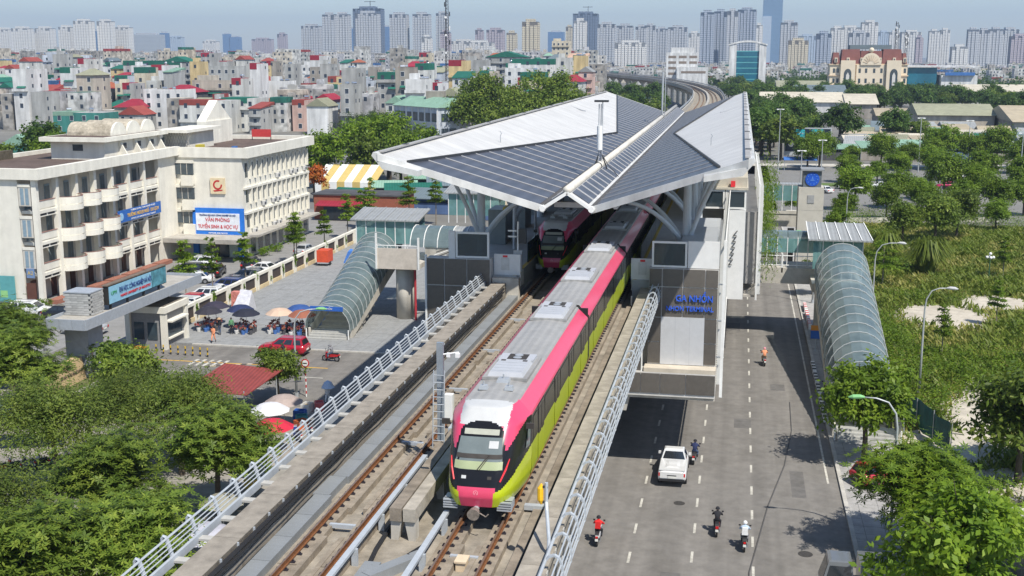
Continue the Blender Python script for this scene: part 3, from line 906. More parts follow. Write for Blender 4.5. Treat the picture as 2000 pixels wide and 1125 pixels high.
    b.poly([on(-0.05, 1.09), on(0, 1.17), on(0, 1.14), on(-0.03, 1.09)]).poly([on(0.05, 1.09), on(0.03, 1.09), on(0, 1.14), on(0, 1.17)])
    b.build('emblem', M('emblem_rose', (0.80, 0.30, 0.36), 0.4), t)
    for x, y in ((-0.5, 3.9), (0.42, 3.95), (0.02, 5.0)):
        w = 0.16 if y < 4.5 else 0.24
        b = MB(); b.hexa([(x - w, y - w, 3.78), (x + w, y - w, 3.78), (x + w, y + w, 3.78), (x - w, y + w, 3.78), (x - w * .8, y - w * .8, 3.93), (x + w * .8, y - w * .8, 3.93), (x + w * .8, y + w * .8, 3.93), (x - w * .8, y + w * .8, 3.93)])
        b.tube([(x, y, 3.9), (x, y, 4.08)], 0.03, 6); b.build('roof_antenna', steel_grey, t)
def make_train(label, x, y, cars):
    t = thing('metro_train', label, 'train', (x, y, ZR), 0, 'metro trains at the station')
    t.scale = (1.05, 1, 1)
    front(t)
    a = 0.0
    for k in range(cars):
        b = a + 19.35
        car_parts(t, a, b, k == 0)
        a = b + 0.52
    return t
make_train('long pink, lime and grey metro train leaving the station, nose nearest the camera', TR[1] - 0.15, 37.85, 4)
make_train('pink and lime metro train standing under the station roof on the far-left track', TR[0] - 0.1, 85.0, 3)
# ================================================================== the station
stone = M('facade_stone', (0.13, 0.118, 0.105), 0.35, 0.1, var=0.2, scale=1.5, stain=0.35, rnd=0.10)
white_panel = M('white_panel', (0.74, 0.74, 0.73), 0.4, var=0.05, stain=0.08)
roof_white = M('roof_white', (0.57, 0.56, 0.54), 0.5, var=0.05, scale=0.6, stain=0.10, ribs=('Y', 0.45, 0.04))
roof_edge = M('roof_edge', (0.60, 0.60, 0.585), 0.5, var=0.06, stain=0.25)
col_m = M('column_grey', (0.55, 0.585, 0.62), 0.4, var=0.05, stain=0.12)
gl_dark = M('dark_glass', (0.03, 0.045, 0.055), 0.06, var=0.2, scale=0.6, spec=0.8)
teal_glass = glass_mat('teal_glass', (0.17, 0.33, 0.33), 0.35)
tube_glass = glass_mat('tube_glass', (0.135, 0.18, 0.188), 0.17, 0.2)
lane_wear(roof_white, 0.10, (0.05, 0.9, 0.9)); lane_wear(roof_edge, 0.16, (0.9, 0.9, 0.15))
solar_m = M('solar_cell', (0.075, 0.078, 0.095), 0.38, 0.0, var=0.12, scale=0.9, spec=0.4, ribs=('X', 0.85, 0.18))
batten_m = M('batten_white', (0.46, 0.46, 0.47), 0.5, var=0.05)
SO = (XC, 78, 0)
stn = thing('metro_station', 'elevated metro station with a white butterfly roof and dark stone end walls', 'station', SO)
Y2 = 203.0
# body: concourse box, platforms, side walls
MB(SO).box(-20.55, -1.15, 79.0, Y2, 5.5, 11.0).build('concourse', concrete_light, stn)
MB(SO).box(-20.4, -14.80, 78.8, Y2, 11.0, 13.0).build('platform', M('platform_floor', (0.42, 0.43, 0.43), 0.6, var=0.1, scale=1, stain=0.2), stn)
MB(SO).box(-6.80, -1.2, 78.8, Y2, 11.0, 13.0).build('platform', MATS['platform_floor'], stn)
for xa in (-15.1, -6.78):
    MB(SO).box(xa, xa + 0.28, 78.85, Y2, 13.004, 13.012).build('edge_strip', M('strip_yellow', (0.55, 0.40, 0.08), 0.7), stn)
# platform screen doors beside the tracks
for s, x in ((-1, -14.95), (1, -6.66)):
    for k in range(24):
        ya = 84 + k * 4.8
        if ya > Y2 - 5: break
        MB(SO).box(x - 0.03, x + 0.03, ya, ya + 4.7, 13.02, 14.5).build('screen_door', gl_dark, stn)
# the end walls of dark stone: each panel one piece
def stone_wall(xs, zs, y, skip=()):
    for i in range(len(xs) - 1):
        for j in range(len(zs) - 1):
            if (i, j) in skip: continue
            xa, xb = xs[i] + 0.035, xs[i + 1] - 0.035; za, zb = zs[j] + 0.035, zs[j + 1] - 0.035
            m = MB((0, 0, 0)); m.box(-(xb - xa) / 2, (xb - xa) / 2, -0.03, 0.03, -(zb - za) / 2, (zb - za) / 2)
            o = m.build('stone_panel', stone, stn)
            o.location = ((xa + xb) / 2 - XC, y - 78, (za + zb) / 2)
joint_m = M('panel_joint', (0.60, 0.58, 0.55), 0.7, var=0.1)
w = MB(SO); w.box(-5.6, -1.0, 78.03, 79.0, 6.8, 14.0); w.build('end_wall', joint_m, stn)
stone_wall([-5.6, -4.72, -3.32, -1.86, -1.0], [7.45, 8.95, 10.65, 12.75, 14.0], 78.0, {(1, 0), (1, 1), (2, 0), (2, 1)})
pn = MB(SO).box(-4.74, -1.84, 77.95, 78.03, 7.42, 10.7).build('service_door', M('door_panel', (0.60, 0.61, 0.63), 0.35, 0.2, var=0.05, stain=0.1), stn)
for k in (1, 2): MB(SO).box(-4.74 + k * 0.966 - 0.006, -4.74 + k * 0.966 + 0.006, 77.945, 77.95, 7.45, 10.68).build('door_seam', steel_grey, pn)
# blue name letters
blue_letter = M('letter_blue', (0.03, 0.13, 0.72), 0.4)
lettering('GA NHỔN', 0.62, blue_letter, stn, (-2.55 - XC, -0.12, 12.0), (R(90), 0, 0), depth=0.03, bold=0.006, width=2.45)
lettering('NHON TERMINAL', 0.46, blue_letter, stn, (-2.85 - XC, -0.12, 11.3), (R(90), 0, 0), depth=0.03, bold=0.004, width=3.15)
# base ledge with its own stone fascia
MB(SO).box(-5.75, -0.98, 76.9, 78.0, 7.1, 7.38).build('ledge', M('ledge_beige', (0.55, 0.49, 0.40), 0.8, var=0.1, stain=0.25), stn)
MB(SO).box(-7.35, -0.98, 76.9, 79.0, 5.45, 7.1).build('base_beam', joint_m, stn)
for xa, xb in ((-7.33, -5.95), (-5.9, -4.65), (-4.6, -2.95), (-2.9, -1.0)):
    o = MB().box(-(xb - xa) / 2, (xb - xa) / 2, -0.03, 0.03, -0.68, 0.68).build('stone_panel', stone, stn)
    o.location = ((xa + xb) / 2 - XC, -1.13, 6.4 - 0.06)
MB(SO).box(-20.7, -0.98, 77.2, Y2, 5.2, 5.5).build('soffit', concrete_light, stn)
MB(SO).box(-6.62, -5.95, 77.1, 77.6, 7.1, 11.3).build('side_pier', stone, stn)
MB(SO).box(-6.72, -6.62, 77.05, 77.15, 6.9, 12.2).build('pier_trim', white_paint, stn)
MB(SO).box(-5.95, -5.86, 77.05, 77.15, 7.1, 11.4).build('pier_trim', white_paint, stn)
# west end wall
w = MB(SO); w.box(-21.0, -16.5, 78.03, 79.0, 5.5, 14.2); w.build('end_wall', joint_m, stn)
stone_wall([-21.0, -19.75, -18.15, -16.5], [5.6, 8.0, 10.2, 12.3, 14.2], 78.0)
MB(SO).box(-21.12, -21.0, 77.9, 78.1, 4.0, 14.4).build('corner_trim', white_paint, stn)
# framed glass screens and white panels above the end walls
def frame(x0, x1, z0, z1, y, par, fill, t=0.13):
    f = MB(SO); f.box(x0, x1, y - 0.08, y + 0.08, z0, z0 + t).box(x0, x1, y - 0.08, y + 0.08, z1 - t, z1).box(x0, x0 + t, y - 0.08, y + 0.08, z0 + t, z1 - t).box(x1 - t, x1, y - 0.08, y + 0.08, z0 + t, z1 - t)
    fo = f.build('glass_screen', white_paint, par)
    MB(SO).box(x0 + t, x1 - t, y - 0.02, y + 0.02, z0 + t, z1 - t).build('pane', fill, fo)
frame(-18.95, -16.6, 14.25, 16.05, 78.2, stn, glass_mat('screen_glass', (0.05, 0.07, 0.08), 0.25, 0.05))
frame(-5.45, -3.12, 14.05, 15.8, 78.2, stn, MATS['screen_glass'])
MB(SO).box(-3.06, -1.0, 78.1, 78.3, 14.05, 15.85).build('white_screen', white_panel, stn)
MB(SO).box(-19.45, -19.0, 78.1, 78.3, 14.2, 16.1).build('white_screen', white_panel, stn)
# platform end gates
for xa, xb in ((-16.4, -14.55), (-6.9, -5.5)):
    g = MB(SO); g.box(xa, xb, 78.9, 79.1, 13.0, 14.45).box(xa, xb, 79.1, 80.2, 12.2, 13.2)
    go = g.build('platform_gate', white_panel, stn)
    MB(SO).box(xa + 0.5, xa + 1.05, 78.86, 78.9, 13.35, 14.2).build('gate_door', M('gate_grey', (0.62, 0.62, 0.6), 0.5), go)
    MB(SO).box(xa + 0.62, xa + 0.95, 78.84, 78.86, 14.25, 14.38).build('gate_sign', red_lamp, go)
MB(SO).box(-16.4, -14.55, 78.2, 78.9, 11.4, 12.9).build('platform_step', concrete_light, stn)
# signal at the west platform end
MB(SO).tube([(-14.8, 79.3, 13.0), (-14.8, 79.3, 16.7)], 0.06, 8).build('signal_post', white_paint, stn)
MB(SO).box(-15.1, -14.5, 79.2, 79.4, 13.2, 14.7).build('signal_board', steel_grey, stn)
for z in (15.6, 16.0): MB(SO).box(-15.5, -14.9, 79.25, 79.35, z, z + 0.1).build('signal_arm', white_paint, stn)
MB(SO).box(-14.7, -14.2, 79.1, 79.4, 15.2, 16.2).build('signal_lamp', dark_metal, stn)
# tree columns with curved arms
def arm(mb, p0, p1, lift, r0, r1, n=9):
    a, b = Vector(p0), Vector(p1)
    pts = []
    for k in range(n + 1):
        s = k / n
        c = a.lerp(b, s)
        c.z = a.z + (b.z - a.z) * (1 - (1 - s) ** lift)
        pts.append(c)
    mb.tube(pts, [r0 + (r1 - r0) * k / n for k in range(n + 1)], 8)
def roof_z(x):
    d = abs(x - XC)
    if d < 1.55: return 19.3 - 1.0 * d / 1.55
    return 18.3 + 3.6 * (d - 1.55) / 9.85
def sk(x): return -4.4 * max(0.0, abs(x - XC) - 1.55) / 9.85
first = None
cy = 83.0
while cy < Y2 - 4:
    for s in (-1, 1):
        x = XC + s * 7.4
        c = MB(SO); c.tube([(x, cy, 12.9), (x, cy, 13.2), (x, cy, roof_z(x) - 0.5)], [0.42, 0.34, 0.26], 12)
        for dy in (-3.2, 3.2):
            arm(c, (x, cy, 14.6), (x - s * 5.0, cy + dy, roof_z(x - s * 5.0) - 0.45), 2.3, 0.19, 0.11)
            arm(c, (x, cy, 14.6), (x + s * 3.6, cy + dy, roof_z(x + s * 3.6) - 0.45), 1.8, 0.17, 0.10)
        c.build('tree_column', col_m, stn)
    cy += 13.0
for s in (-1, 1):
    for q in (3.0, 7.5):
        b = MB(SO); x = XC + s * q; b.box(x - 0.12, x + 0.12, 76.5, Y2 - 1, roof_z(x) - 0.75, roof_z(x) - 0.46); b.build('roof_beam', col_m, stn)
# drain pipes and equipment on the platforms
for x, y in ((-17.1, 90), (-16.6, 97)):
    MB(SO).tube([(x, y, 13.0), (x, y, 16.8), (x + 2.6, y + 0.5, 18.0)], 0.11, 8).build('drain_pipe', col_m, stn)
for k in range(5): MB(SO).box(-19.6, -18.2, 92 + k * 9, 95 + k * 9, 13.0, 15.8).build('platform_kiosk', M('kiosk_grey', (0.20, 0.23, 0.24), 0.4, var=0.1), stn)
MB(SO).box(-18.1, -17.9, 90.5, 91.8, 15.6, 16.2).build('exit_sign', M('sign_yellow', (0.55, 0.42, 0.05), 0.4), stn)
b = MB(SO); b.box(-3.6, -1.25, 79.4, 87.0, 13.0, 15.6); b.build('plant_room', M('plant_grey', (0.42, 0.44, 0.46), 0.5, var=0.05, stain=0.2, ribs=('Z', 0.3, 0.15)), stn)
b = MB(SO); b.box(-3.8, -1.2, 87.2, 97, 14.6, 14.9).box(-3.7, -1.3, 87.4, 96.8, 13.0, 14.6); b.build('plant_room', MATS['plant_grey'], stn)
# east facade: louvre fins, white volume with zigzag brackets, glazed room, second louvre screen with creepers
fin = MB().box(-0.32, 0.0, -0.03, 0.03, 0, 9.6).data('louvre_fin', M('fin_white', (0.62, 0.62, 0.60), 0.45, var=0.05, stain=0.2))
y = 78.6
while y < 110:
    shared('louvre_fin', fin, stn, (-0.62 - XC, y - 78, 6.0)); y += 0.62
MB(SO).box(-0.66, -0.58, 78.0, 110.0, 5.6, 5.75).box(-0.66, -0.58, 78.0, 110.0, 15.6, 15.75).box(-0.72, -0.52, 77.85, 78.05, 5.3, 16.0).build('louvre_frame', white_paint, stn)
for z in (8, 10.5, 13): MB(SO).tube([(-1.1, 78.2, z), (-0.5, 78.2, z)], 0.05, 6).build('louvre_bracket', white_paint, stn)
MB(SO).box(-1.15, 0.84, 110.2, 150, 5.5, 13.9).build('white_wing', white_panel, stn)
zz = MB(SO)
for k in range(6):
    z0 = 12.0 - k * 0.55; x0 = 0.15 - k * 0.07
    zz.beam((x0, 110.1, z0), (x0 - 0.35, 110.1, z0 - 0.45), 0.06, 0.07).beam((x0 - 0.35, 110.1, z0 - 0.45), (x0 - 0.05, 110.1, z0 - 0.48), 0.06, 0.07)
zz.build('zigzag_bracket', dark_metal, stn)
frame(-3.0, -1.12, 14.0, 15.75, 110.3, stn, gl_dark, 0.16)
frame(-1.06, 0.84, 14.0, 15.75, 110.3, stn, gl_dark, 0.16)
MB(SO).box(-3.2, 1.0, 110.1, 150, 15.8, 16.0).box(-3.1, 0.9, 110.5, 149.8, 16.0, 16.9).build('glazed_room_roof', M('room_roof_beige', (0.50, 0.46, 0.38), 0.7, var=0.08, stain=0.2), stn)
MB(SO).box(-0.6, -0.2, 110.15, 110.35, 16.05, 16.6).build('fire_box', red_lamp, stn)
MB(SO).box(0.84, 2.0, 113, 150, 6.5, 13.4).build('wing_recess', M('recess_grey', (0.33, 0.32, 0.31), 0.7, var=0.1, stain=0.3), stn)
MB(SO).box(0.9, 2.0, 111, 150, 5.6, 5.8).beam((1.0, 112, 5.8), (2.0, 112.2, 6.6), 0.1, 0.1).build('wing_floor', concrete, stn)
fin2 = MB().box(0, 0.36, -0.03, 0.03, 0, 10.2).data('louvre_fin', MATS['fin_white'])
y = 111.0
while y < 150:
    shared('louvre_fin', fin2, stn, (2.05 - XC, y - 78, 5.9)); y += 0.62
MB(SO).box(2.0, 2.1, 110.8, 150, 5.5, 5.7).box(2.0, 2.1, 110.8, 150, 16.0, 16.2).box(1.98, 2.14, 110.6, 110.8, 5.4, 16.3).build('louvre_frame', white_paint, stn)
MB(SO).box(-0.85, -0.75, 79, 81.5, 8.9, 11.0).build('side_sign', M('sign_blue', (0.03, 0.12, 0.45), 0.4), stn)
# roof: two wings, white kites, dark solar strips, ridge with its own panels
def P(x, y, dz=0.0): return (x, y + sk(x), roof_z(x) + dz)
RY0, RY1 = 75.5, 204.5
for s in (-1, 1):
    xv, xo = XC + s * 1.55, XC + s * 11.4; so = sk(xo)
    pts = [P(xv, RY0), P(xo, RY0), P(xo, RY1), P(xv, RY1)]
    if s < 0: pts = pts[::-1]
    wing = MB(SO).slab(pts, 0.34).build('roof_wing', roof_white, stn)
    # front and rear fascia, outer box gutter
    for ya, yb in ((RY0 - 0.16, RY0), (RY1, RY1 + 0.16)):
        f = MB(SO); f.hexa([(xv, ya, roof_z(xv) - 0.42), (xo, ya + so, roof_z(xo) - 0.42), (xo, yb + so, roof_z(xo) - 0.42), (xv, yb, roof_z(xv) - 0.42), (xv, ya, roof_z(xv) + 0.05), (xo, ya + so, roof_z(xo) + 0.05), (xo, yb + so, roof_z(xo) + 0.05), (xv, yb, roof_z(xv) + 0.05)])
        f.build('fascia', roof_edge, wing)
    g = MB(SO)
    zo = roof_z(xo)
    prof = [(xo, zo + 0.06), (xo + s * 0.3, zo + 0.12), (xo + s * 0.4, zo - 0.1), (xo - s * 0.3, zo - 0.95), (xo - s * 2.6, zo - 1.35), (xo - s * 2.6, zo - 1.0), (xo, zo - 0.4)]
    g.extrude(prof, 'Y', RY0 - 0.1 + so, RY1 + 0.1 + so); g.build('edge_box', roof_edge, wing)
    MB(SO).box(xo - s * 0.05 - 0.16, xo - s * 0.05 + 0.16, RY0 + 0.5 + so, RY1 - 0.5 + so, zo + 0.065, zo + 0.16).build('gutter', M('gutter_grey', (0.36, 0.35, 0.34), 0.6, var=0.15, stain=0.4), wing)
    for y in np.arange(RY0 + 6 + so, RY1 + so - 1, 9.0):
        MB(SO).box(xo - 0.2, xo + 0.2, y, y + 0.5, zo + 0.16, zo + 0.2).build('gutter_cap', dark_metal, wing)
    def xb(y): return abs(-14.1 - XC) + 6.4 * abs(y - 140) / 64.5   # distance of the kite edge from the centre line
    y = RY0 + 0.25
    while y < RY1 - 0.5:
        yb2 = min(y + 3.06, RY1 - 0.2)
        xa = XC + s * 1.85
        q = [P(xa, y, 0.03), P(XC + s * xb(y), y, 0.03), P(XC + s * xb(yb2), yb2, 0.03), P(xa, yb2, 0.03)]
        if s < 0: q = q[::-1]
        MB(SO).slab(q, 0.026).build('solar_panel', solar_m, wing)
        if y + 3 < RY1: MB(SO).beam(P(xa, y + 3.09, 0.06), P(XC + s * (xb(y + 3) - 0.1), y + 3.09, 0.06), 0.11, 0.05).build('batten', batten_m, wing)
        y += 3.2
    for sg in (-1, 1):
        ye = RY0 if sg < 0 else RY1
        e = MB(SO); p0 = P(XC + s * xb(140), 140, 0.12); p1 = P(XC + s * xb(ye), ye, 0.12)
        e.beam(p0, p1, 0.12, 0.14); e.build('kite_edge', dark_metal, wing)
    MB(SO).box(XC + s * 1.7 - 0.15, XC + s * 1.7 + 0.15, RY0, RY1, 18.33, 18.42).build('valley_gutter', M('valley_dark', (0.09, 0.085, 0.08), 0.7, var=0.2), wing)
    # ridge slope
    q = [(XC + s * 1.5, RY0 - 0.3, 18.38), (XC, RY0 - 0.3, 19.36), (XC, RY1, 19.36), (XC + s * 1.5, RY1, 18.38)]
    if s > 0: q = q[::-1]
    rs = MB(SO).slab(q, 0.12).build('ridge_slope', roof_edge, stn)
    y = RY0 + 0.2
    while y < RY1 - 1:
        a = [(XC + s * 1.36, y, 18.54), (XC + s * 0.28, y, 19.25), (XC + s * 0.28, y + 1.95, 19.25), (XC + s * 1.36, y + 1.95, 18.54)]
        if s > 0: a = a[::-1]
        MB(SO).slab(a, 0.05).build('solar_panel', solar_m, rs); MB(SO).beam((XC + s * 1.4, y + 2.15, 18.53), (XC + s * 0.26, y + 2.15, 19.28), 0.12, 0.05).build('batten', batten_m, rs); y += 2.35
    MB(SO).beam((XC + s * 1.6, RY0 - 0.36, 18.2), (XC, RY0 - 0.36, 19.25), 0.2, 0.22).build('ridge_trim', white_paint, rs)
    MB(SO).tube([(XC + s * 1.6, RY0 - 0.5, 18.2), (XC + s * 1.6, RY0, 18.2)], 0.2, 12).build('valley_pipe', white_paint, rs)
MB(SO).tube([(XC, RY0 - 0.45, 19.42), (XC, RY1, 19.42)], 0.27, 12).build('ridge_tube', M('ridge_cream', (0.60, 0.57, 0.51), 0.6, var=0.1, scale=1, stain=0.35), stn, smooth=True)
for y in (92, 168):
    MB(SO).tube([(XC, y, 19.42), (XC, y + 0.35, 19.42)], 0.30, 12).box(XC, XC + 1.5, y, y + 0.25, 18.35, 18.36).build('ridge_clamp', dark_metal, stn)
MB(SO).box(XC - 1.2, XC + 1.2, 77.5, 77.7, 18.0, 18.35).build('valley_tie', col_m, stn)
# lightning rods and the antenna on the ridge
t = thing('roof_antenna', 'white cylinder antenna on a lattice pole standing on the station ridge', 'antenna', (XC, 93.5, 19.6))
MB().tube([(-0.14, 0, 0), (-0.14, 0, 4.6)], 0.045, 6).tube([(0.14, 0, 0), (0.14, 0, 4.8)], 0.045, 6).tube([(0, 0.18, 0), (0, 0.18, 4.6)], 0.04, 6).build('pole', steel_grey, t)
MB().tube([(-0.06, -0.08, 1.0), (-0.06, -0.08, 2.9)], 0.22, 12).build('antenna', white_paint, t)
MB().tube([(-0.5, 0, -0.5), (-0.14, 0, 0.6)], 0.06, 6).tube([(0.14, 0, 0.6), (0.55, 0, -0.5)], 0.06, 6).tube([(0.1, 0, 0.7), (0.6, -0.1, -0.1), (1.5, -0.1, -1.1)], 0.035, 5).build('stay', dark_metal, t)
MB().box(-0.5, 0.6, -0.3, 0.3, 4.75, 4.9).build('top_plate', dark_metal, t)
t = thing('lightning_rod', 'slim grey twin pole on the far end of the station ridge', 'pole', (XC, 168.5, 19.6))
MB().tube([(0, 0, 0), (0, 0, 6.0)], 0.13, 8).tube([(0.35, 0.2, -0.2), (0.35, 0.2, 5.3)], 0.06, 6).build('pole', steel_grey, t)
for s in (-1, 1):
    t = thing('roof_rod', 'small bent rod on the %s white roof slope' % ('west' if s < 0 else 'east'), 'rod', (XC + s * 8.6, 96, roof_z(XC + s * 8.6)))
    MB().tube([(0, 0, 0), (0, 0, 0.6), (0.1, 0, 0.75), (-0.05, 0, 0.95)], 0.035, 5).build('rod', steel_grey, t)
    t = thing('roof_cable', 'thin safety line lying on the %s white roof slope' % ('west' if s < 0 else 'east'), 'cable', (XC + s * 9, 150, roof_z(XC + s * 9)))
    MB().tube([(s * 2.9, 2.0, 0.9), (0, 0, 0.08), (-s * 0.6, -0.5, 0.0)], 0.06, 5).build('line', steel_grey, t)
# under the station: cap beams and piers
for y in (84, 112, 140, 168):
    MB(SO).box(-19.5, -2.2, y - 1.2, y + 1.2, 4.4, 5.2).build('cap_beam', concrete_light, stn)
    MB(SO).box(XC - 1.5, XC + 1.5, y - 1.1, y + 1.1, 0, 4.4).build('pier', concrete_light, stn)
MB(SO).hexa([(-7.6, 77.3, 4.2), (-6.9, 77.3, 4.2), (-6.9, 78.6, 4.2), (-7.6, 78.6, 4.2), (-8.6, 77.3, 5.4), (-6.7, 77.3, 5.4), (-6.7, 78.8, 5.4), (-8.6, 78.8, 5.4)]).build('corbel', concrete_light, stn)
for k in (2, 5):
    MB(SO).box(-20.62, -20.5, 88 + k * 13, 99 + k * 13, 13.0, 16.4).build('west_glazing', MATS['teal_glass'], stn)
    if k != 1: MB(SO).box(-1.2, -1.1, 98 + k * 13, 109 + k * 13, 13.0, 16.4).build('east_glazing', MATS['teal_glass'], stn)
# ================================================================== builders for repeated things
tyre = M('tyre', (0.02, 0.02, 0.02), 0.85, var=0.1)
rim_m = M('wheel_rim', (0.35, 0.35, 0.36), 0.35, 0.7, var=0.1)
car_glass = M('car_glass', (0.02, 0.025, 0.03), 0.05, var=0.1, spec=0.9)
lamp_red = M('lamp_red', (0.55, 0.02, 0.02), 0.25)
lamp_clear = M('lamp_clear', (0.75, 0.75, 0.72), 0.15)
plate_m = M('number_plate', (0.70, 0.70, 0.66), 0.5)
trim_black = M('trim_black', (0.025, 0.025, 0.027), 0.6)
PAINT = {}
def paint(name, c):
    if name not in PAINT: PAINT[name] = M('paint_' + name, c, 0.28, 0.15, var=0.03, coat=0.6)
    return PAINT[name]
paint('white', (0.74, 0.74, 0.73)); paint('red', (0.42, 0.012, 0.03)); paint('black', (0.015, 0.016, 0.02)); paint('silver', (0.42, 0.43, 0.44)); paint('blue', (0.03, 0.05, 0.16)); paint('grey', (0.16, 0.17, 0.18)); paint('crimson', (0.45, 0.02, 0.10))
CAR_W = {}
def wheel_data(r):
    if r not in CAR_W:
        w = MB(); w.tube([(-0.11, 0, 0), (-0.09, 0, 0), (0.09, 0, 0), (0.11, 0, 0)], [r * 0.9, r, r, r * 0.9], 16)
        h = MB(); h.tube([(-0.118, 0, 0), (0.118, 0, 0)], r * 0.62, 10)
        CAR_W[r] = (w.data('tyre', tyre), h.data('rim', rim_m))
    return CAR_W[r]
def make_car(kind, col, label, loc, rotz, name='parked_car', cat='car', group=None):
    t = thing(name, label, cat, loc, rotz, group)
    P_ = PAINT[col]
    L, W, H = dict(suv=(4.7, 1.84, 1.70), sedan=(4.5, 1.78, 1.45), hatch=(3.8, 1.68, 1.5), pickup=(5.3, 1.88, 1.82), truck=(6.5, 2.1, 2.6))[kind]
    h = W / 2
    belt = {'suv': 1.06, 'sedan': 0.93, 'hatch': 0.96, 'pickup': 1.12, 'truck': 1.2}[kind]
    bot = 0.24 if kind != 'pickup' else 0.36
    st = [(-0.5, bot + .22, belt - .16, .86), (-.488, bot + .06, belt - .04, .95), (-.40, bot, belt, .99), (-.1, bot, belt, 1.0), (.2, bot, belt - .01, 1.0), (.30, bot, belt - .06, .985), (.43, bot + .02, belt - .17, .94), (.485, bot + .08, belt - .30, .86), (.5, bot + .18, belt - .42, .78)]
    b = MB(); rings = []
    for fy, zb, zt, fw in st:
        w = h * fw
        cr = zt + 0.03
        pr = [(-w * .9, zb), (-w, zb + .16), (-w * 1.0, zt - .22), (-w * .94, zt - .03), (-w * .6, cr), (w * .6, cr), (w * .94, zt - .03), (w, zt - .22), (w, zb + .16), (w * .9, zb)]
        rings.append([b.vert((x, fy * L, z)) for x, z in pr])
    n = 10
    for a, c in zip(rings, rings[1:]):
        for k in range(n): b.face((a[k], a[(k + 1) % n], c[(k + 1) % n], c[k]))
    b.face(rings[0][::-1]); b.face(rings[-1])
    body = b.build('body', P_, t, smooth=True)
    if kind == 'pickup': g = (-.06, .235, -.02, .12)
    elif kind == 'suv': g = (-.475, .245, -.425, .07)
    elif kind == 'truck': g = (.2, .46, .22, .40)
    elif kind == 'hatch': g = (-.47, .26, -.40, .06)
    else: g = (-.37, .24, -.22, .06)
    yb0, yb1, yt0, yt1 = [q * L for q in g]
    wb, wt = h * .91, h * .70
    zb, zt = belt - .03, H
    c = MB(); c.hexa([(-wb, yb0, zb), (wb, yb0, zb), (wb, yb1, zb), (-wb, yb1, zb), (-wt, yt0, zt - .05), (wt, yt0, zt - .05), (wt, yt1, zt - .05), (-wt, yt1, zt - .05)])
    c.hexa([(-wt, yt0, zt - .05), (wt, yt0, zt - .05), (wt, yt1, zt - .05), (-wt, yt1, zt - .05), (-wt * .85, yt0 + .1, zt), (wt * .85, yt0 + .1, zt), (wt * .85, yt1 - .15, zt), (-wt * .85, yt1 - .15, zt)])
    cab = c.build('cabin', P_, t)
    def lerp(a, b_, s): return a + (b_ - a) * s
    def side(s, f0, f1, z0=.14, z1=.86):
        q = []
        for f, zz in ((f0, z0), (f1, z0), (f1, z1), (f0, z1)):
            y = lerp(lerp(yb0, yt0, zz), lerp(yb1, yt1, zz), f)
            x = s * (lerp(wb, wt, zz) + .012)
            q.append((x, y, lerp(zb, zt - .05, zz)))
        return q
    nwin = {'suv': 3, 'sedan': 2, 'hatch': 2, 'pickup': 2, 'truck': 1}[kind]
    for s in (-1, 1):
        for k in range(nwin):
            MB().poly(side(s, .06 + k * .90 / nwin, .06 + (k + 1) * .90 / nwin - .05)).build('side_window', car_glass, cab)
    for yb, yt, nm, d in ((yb1, yt1, 'windscreen', .012), (yb0, yt0, 'rear_window', -.012)):
        q = [(-wb * .88, lerp(yb, yt, .1) + d, lerp(zb, zt, .1)), (wb * .88, lerp(yb, yt, .1) + d, lerp(zb, zt, .1)), (wt * .88, lerp(yb, yt, .86) + d, lerp(zb, zt - .05, .86)), (-wt * .88, lerp(yb, yt, .86) + d, lerp(zb, zt - .05, .86))]
        MB().poly(q).build(nm, car_glass, cab)
    r = .36 if kind in ('suv', 'pickup', 'truck') else .31
    wd, hd = wheel_data(r)
    for s in (-1, 1):
        for fy in (-.29, .30):
            w = shared('wheel', wd, t, (s * (h - .10), fy * L, r)); shared('rim', hd, w)
            MB().tube([(s * (h - .16), fy * L, r + .03), (s * (h + .012), fy * L, r + .03)], r * 1.16, 16).build('wheel_arch', trim_black, t)
        MB().box(s * h * .62, s * h * .93, -.5 * L - .004, -.485 * L, belt - .34, belt - .12).build('tail_light', lamp_red, t)
        MB().hexa([(s * h * .5, .478 * L, belt - .46), (s * h * .84, .462 * L, belt - .46), (s * h * .88, .43 * L, belt - .46), (s * h * .5, .44 * L, belt - .46), (s * h * .5, .475 * L, belt - .30), (s * h * .84, .455 * L, belt - .30), (s * h * .9, .40 * L, belt - .26), (s * h * .5, .42 * L, belt - .28)]).build('headlight', lamp_clear, t)
        MB().box(s * (h + .0), s * (h + .17), yb1 - .35, yb1 - .18, belt - .02, belt + .14).build('mirror', P_, t)
        MB().box(s * h * .999, s * (h * 1.004), -.22 * L, .2 * L, bot + .12, bot + .22).build('sill_trim', trim_black, t)
    MB().box(-h * .9, h * .9, -.506 * L, -.46 * L, bot + .08, bot + .24).build('rear_bumper', trim_black if kind != 'sedan' else P_, t)
    MB().box(-.26, .26, -.512 * L, -.500 * L, bot + .30, bot + .42).build('number_plate', plate_m, t)
    MB().box(-h * .7, h * .7, .47 * L, .505 * L, bot + .06, bot + .20).build('front_bumper', trim_black, t)
    if kind == 'suv':
        for s in (-1, 1): MB().tube([(s * wt * .92, yt0 + .2, zt + .03), (s * wt * .92, yt1 - .1, zt + .03)], .02, 5).build('roof_rail', rim_m, t)
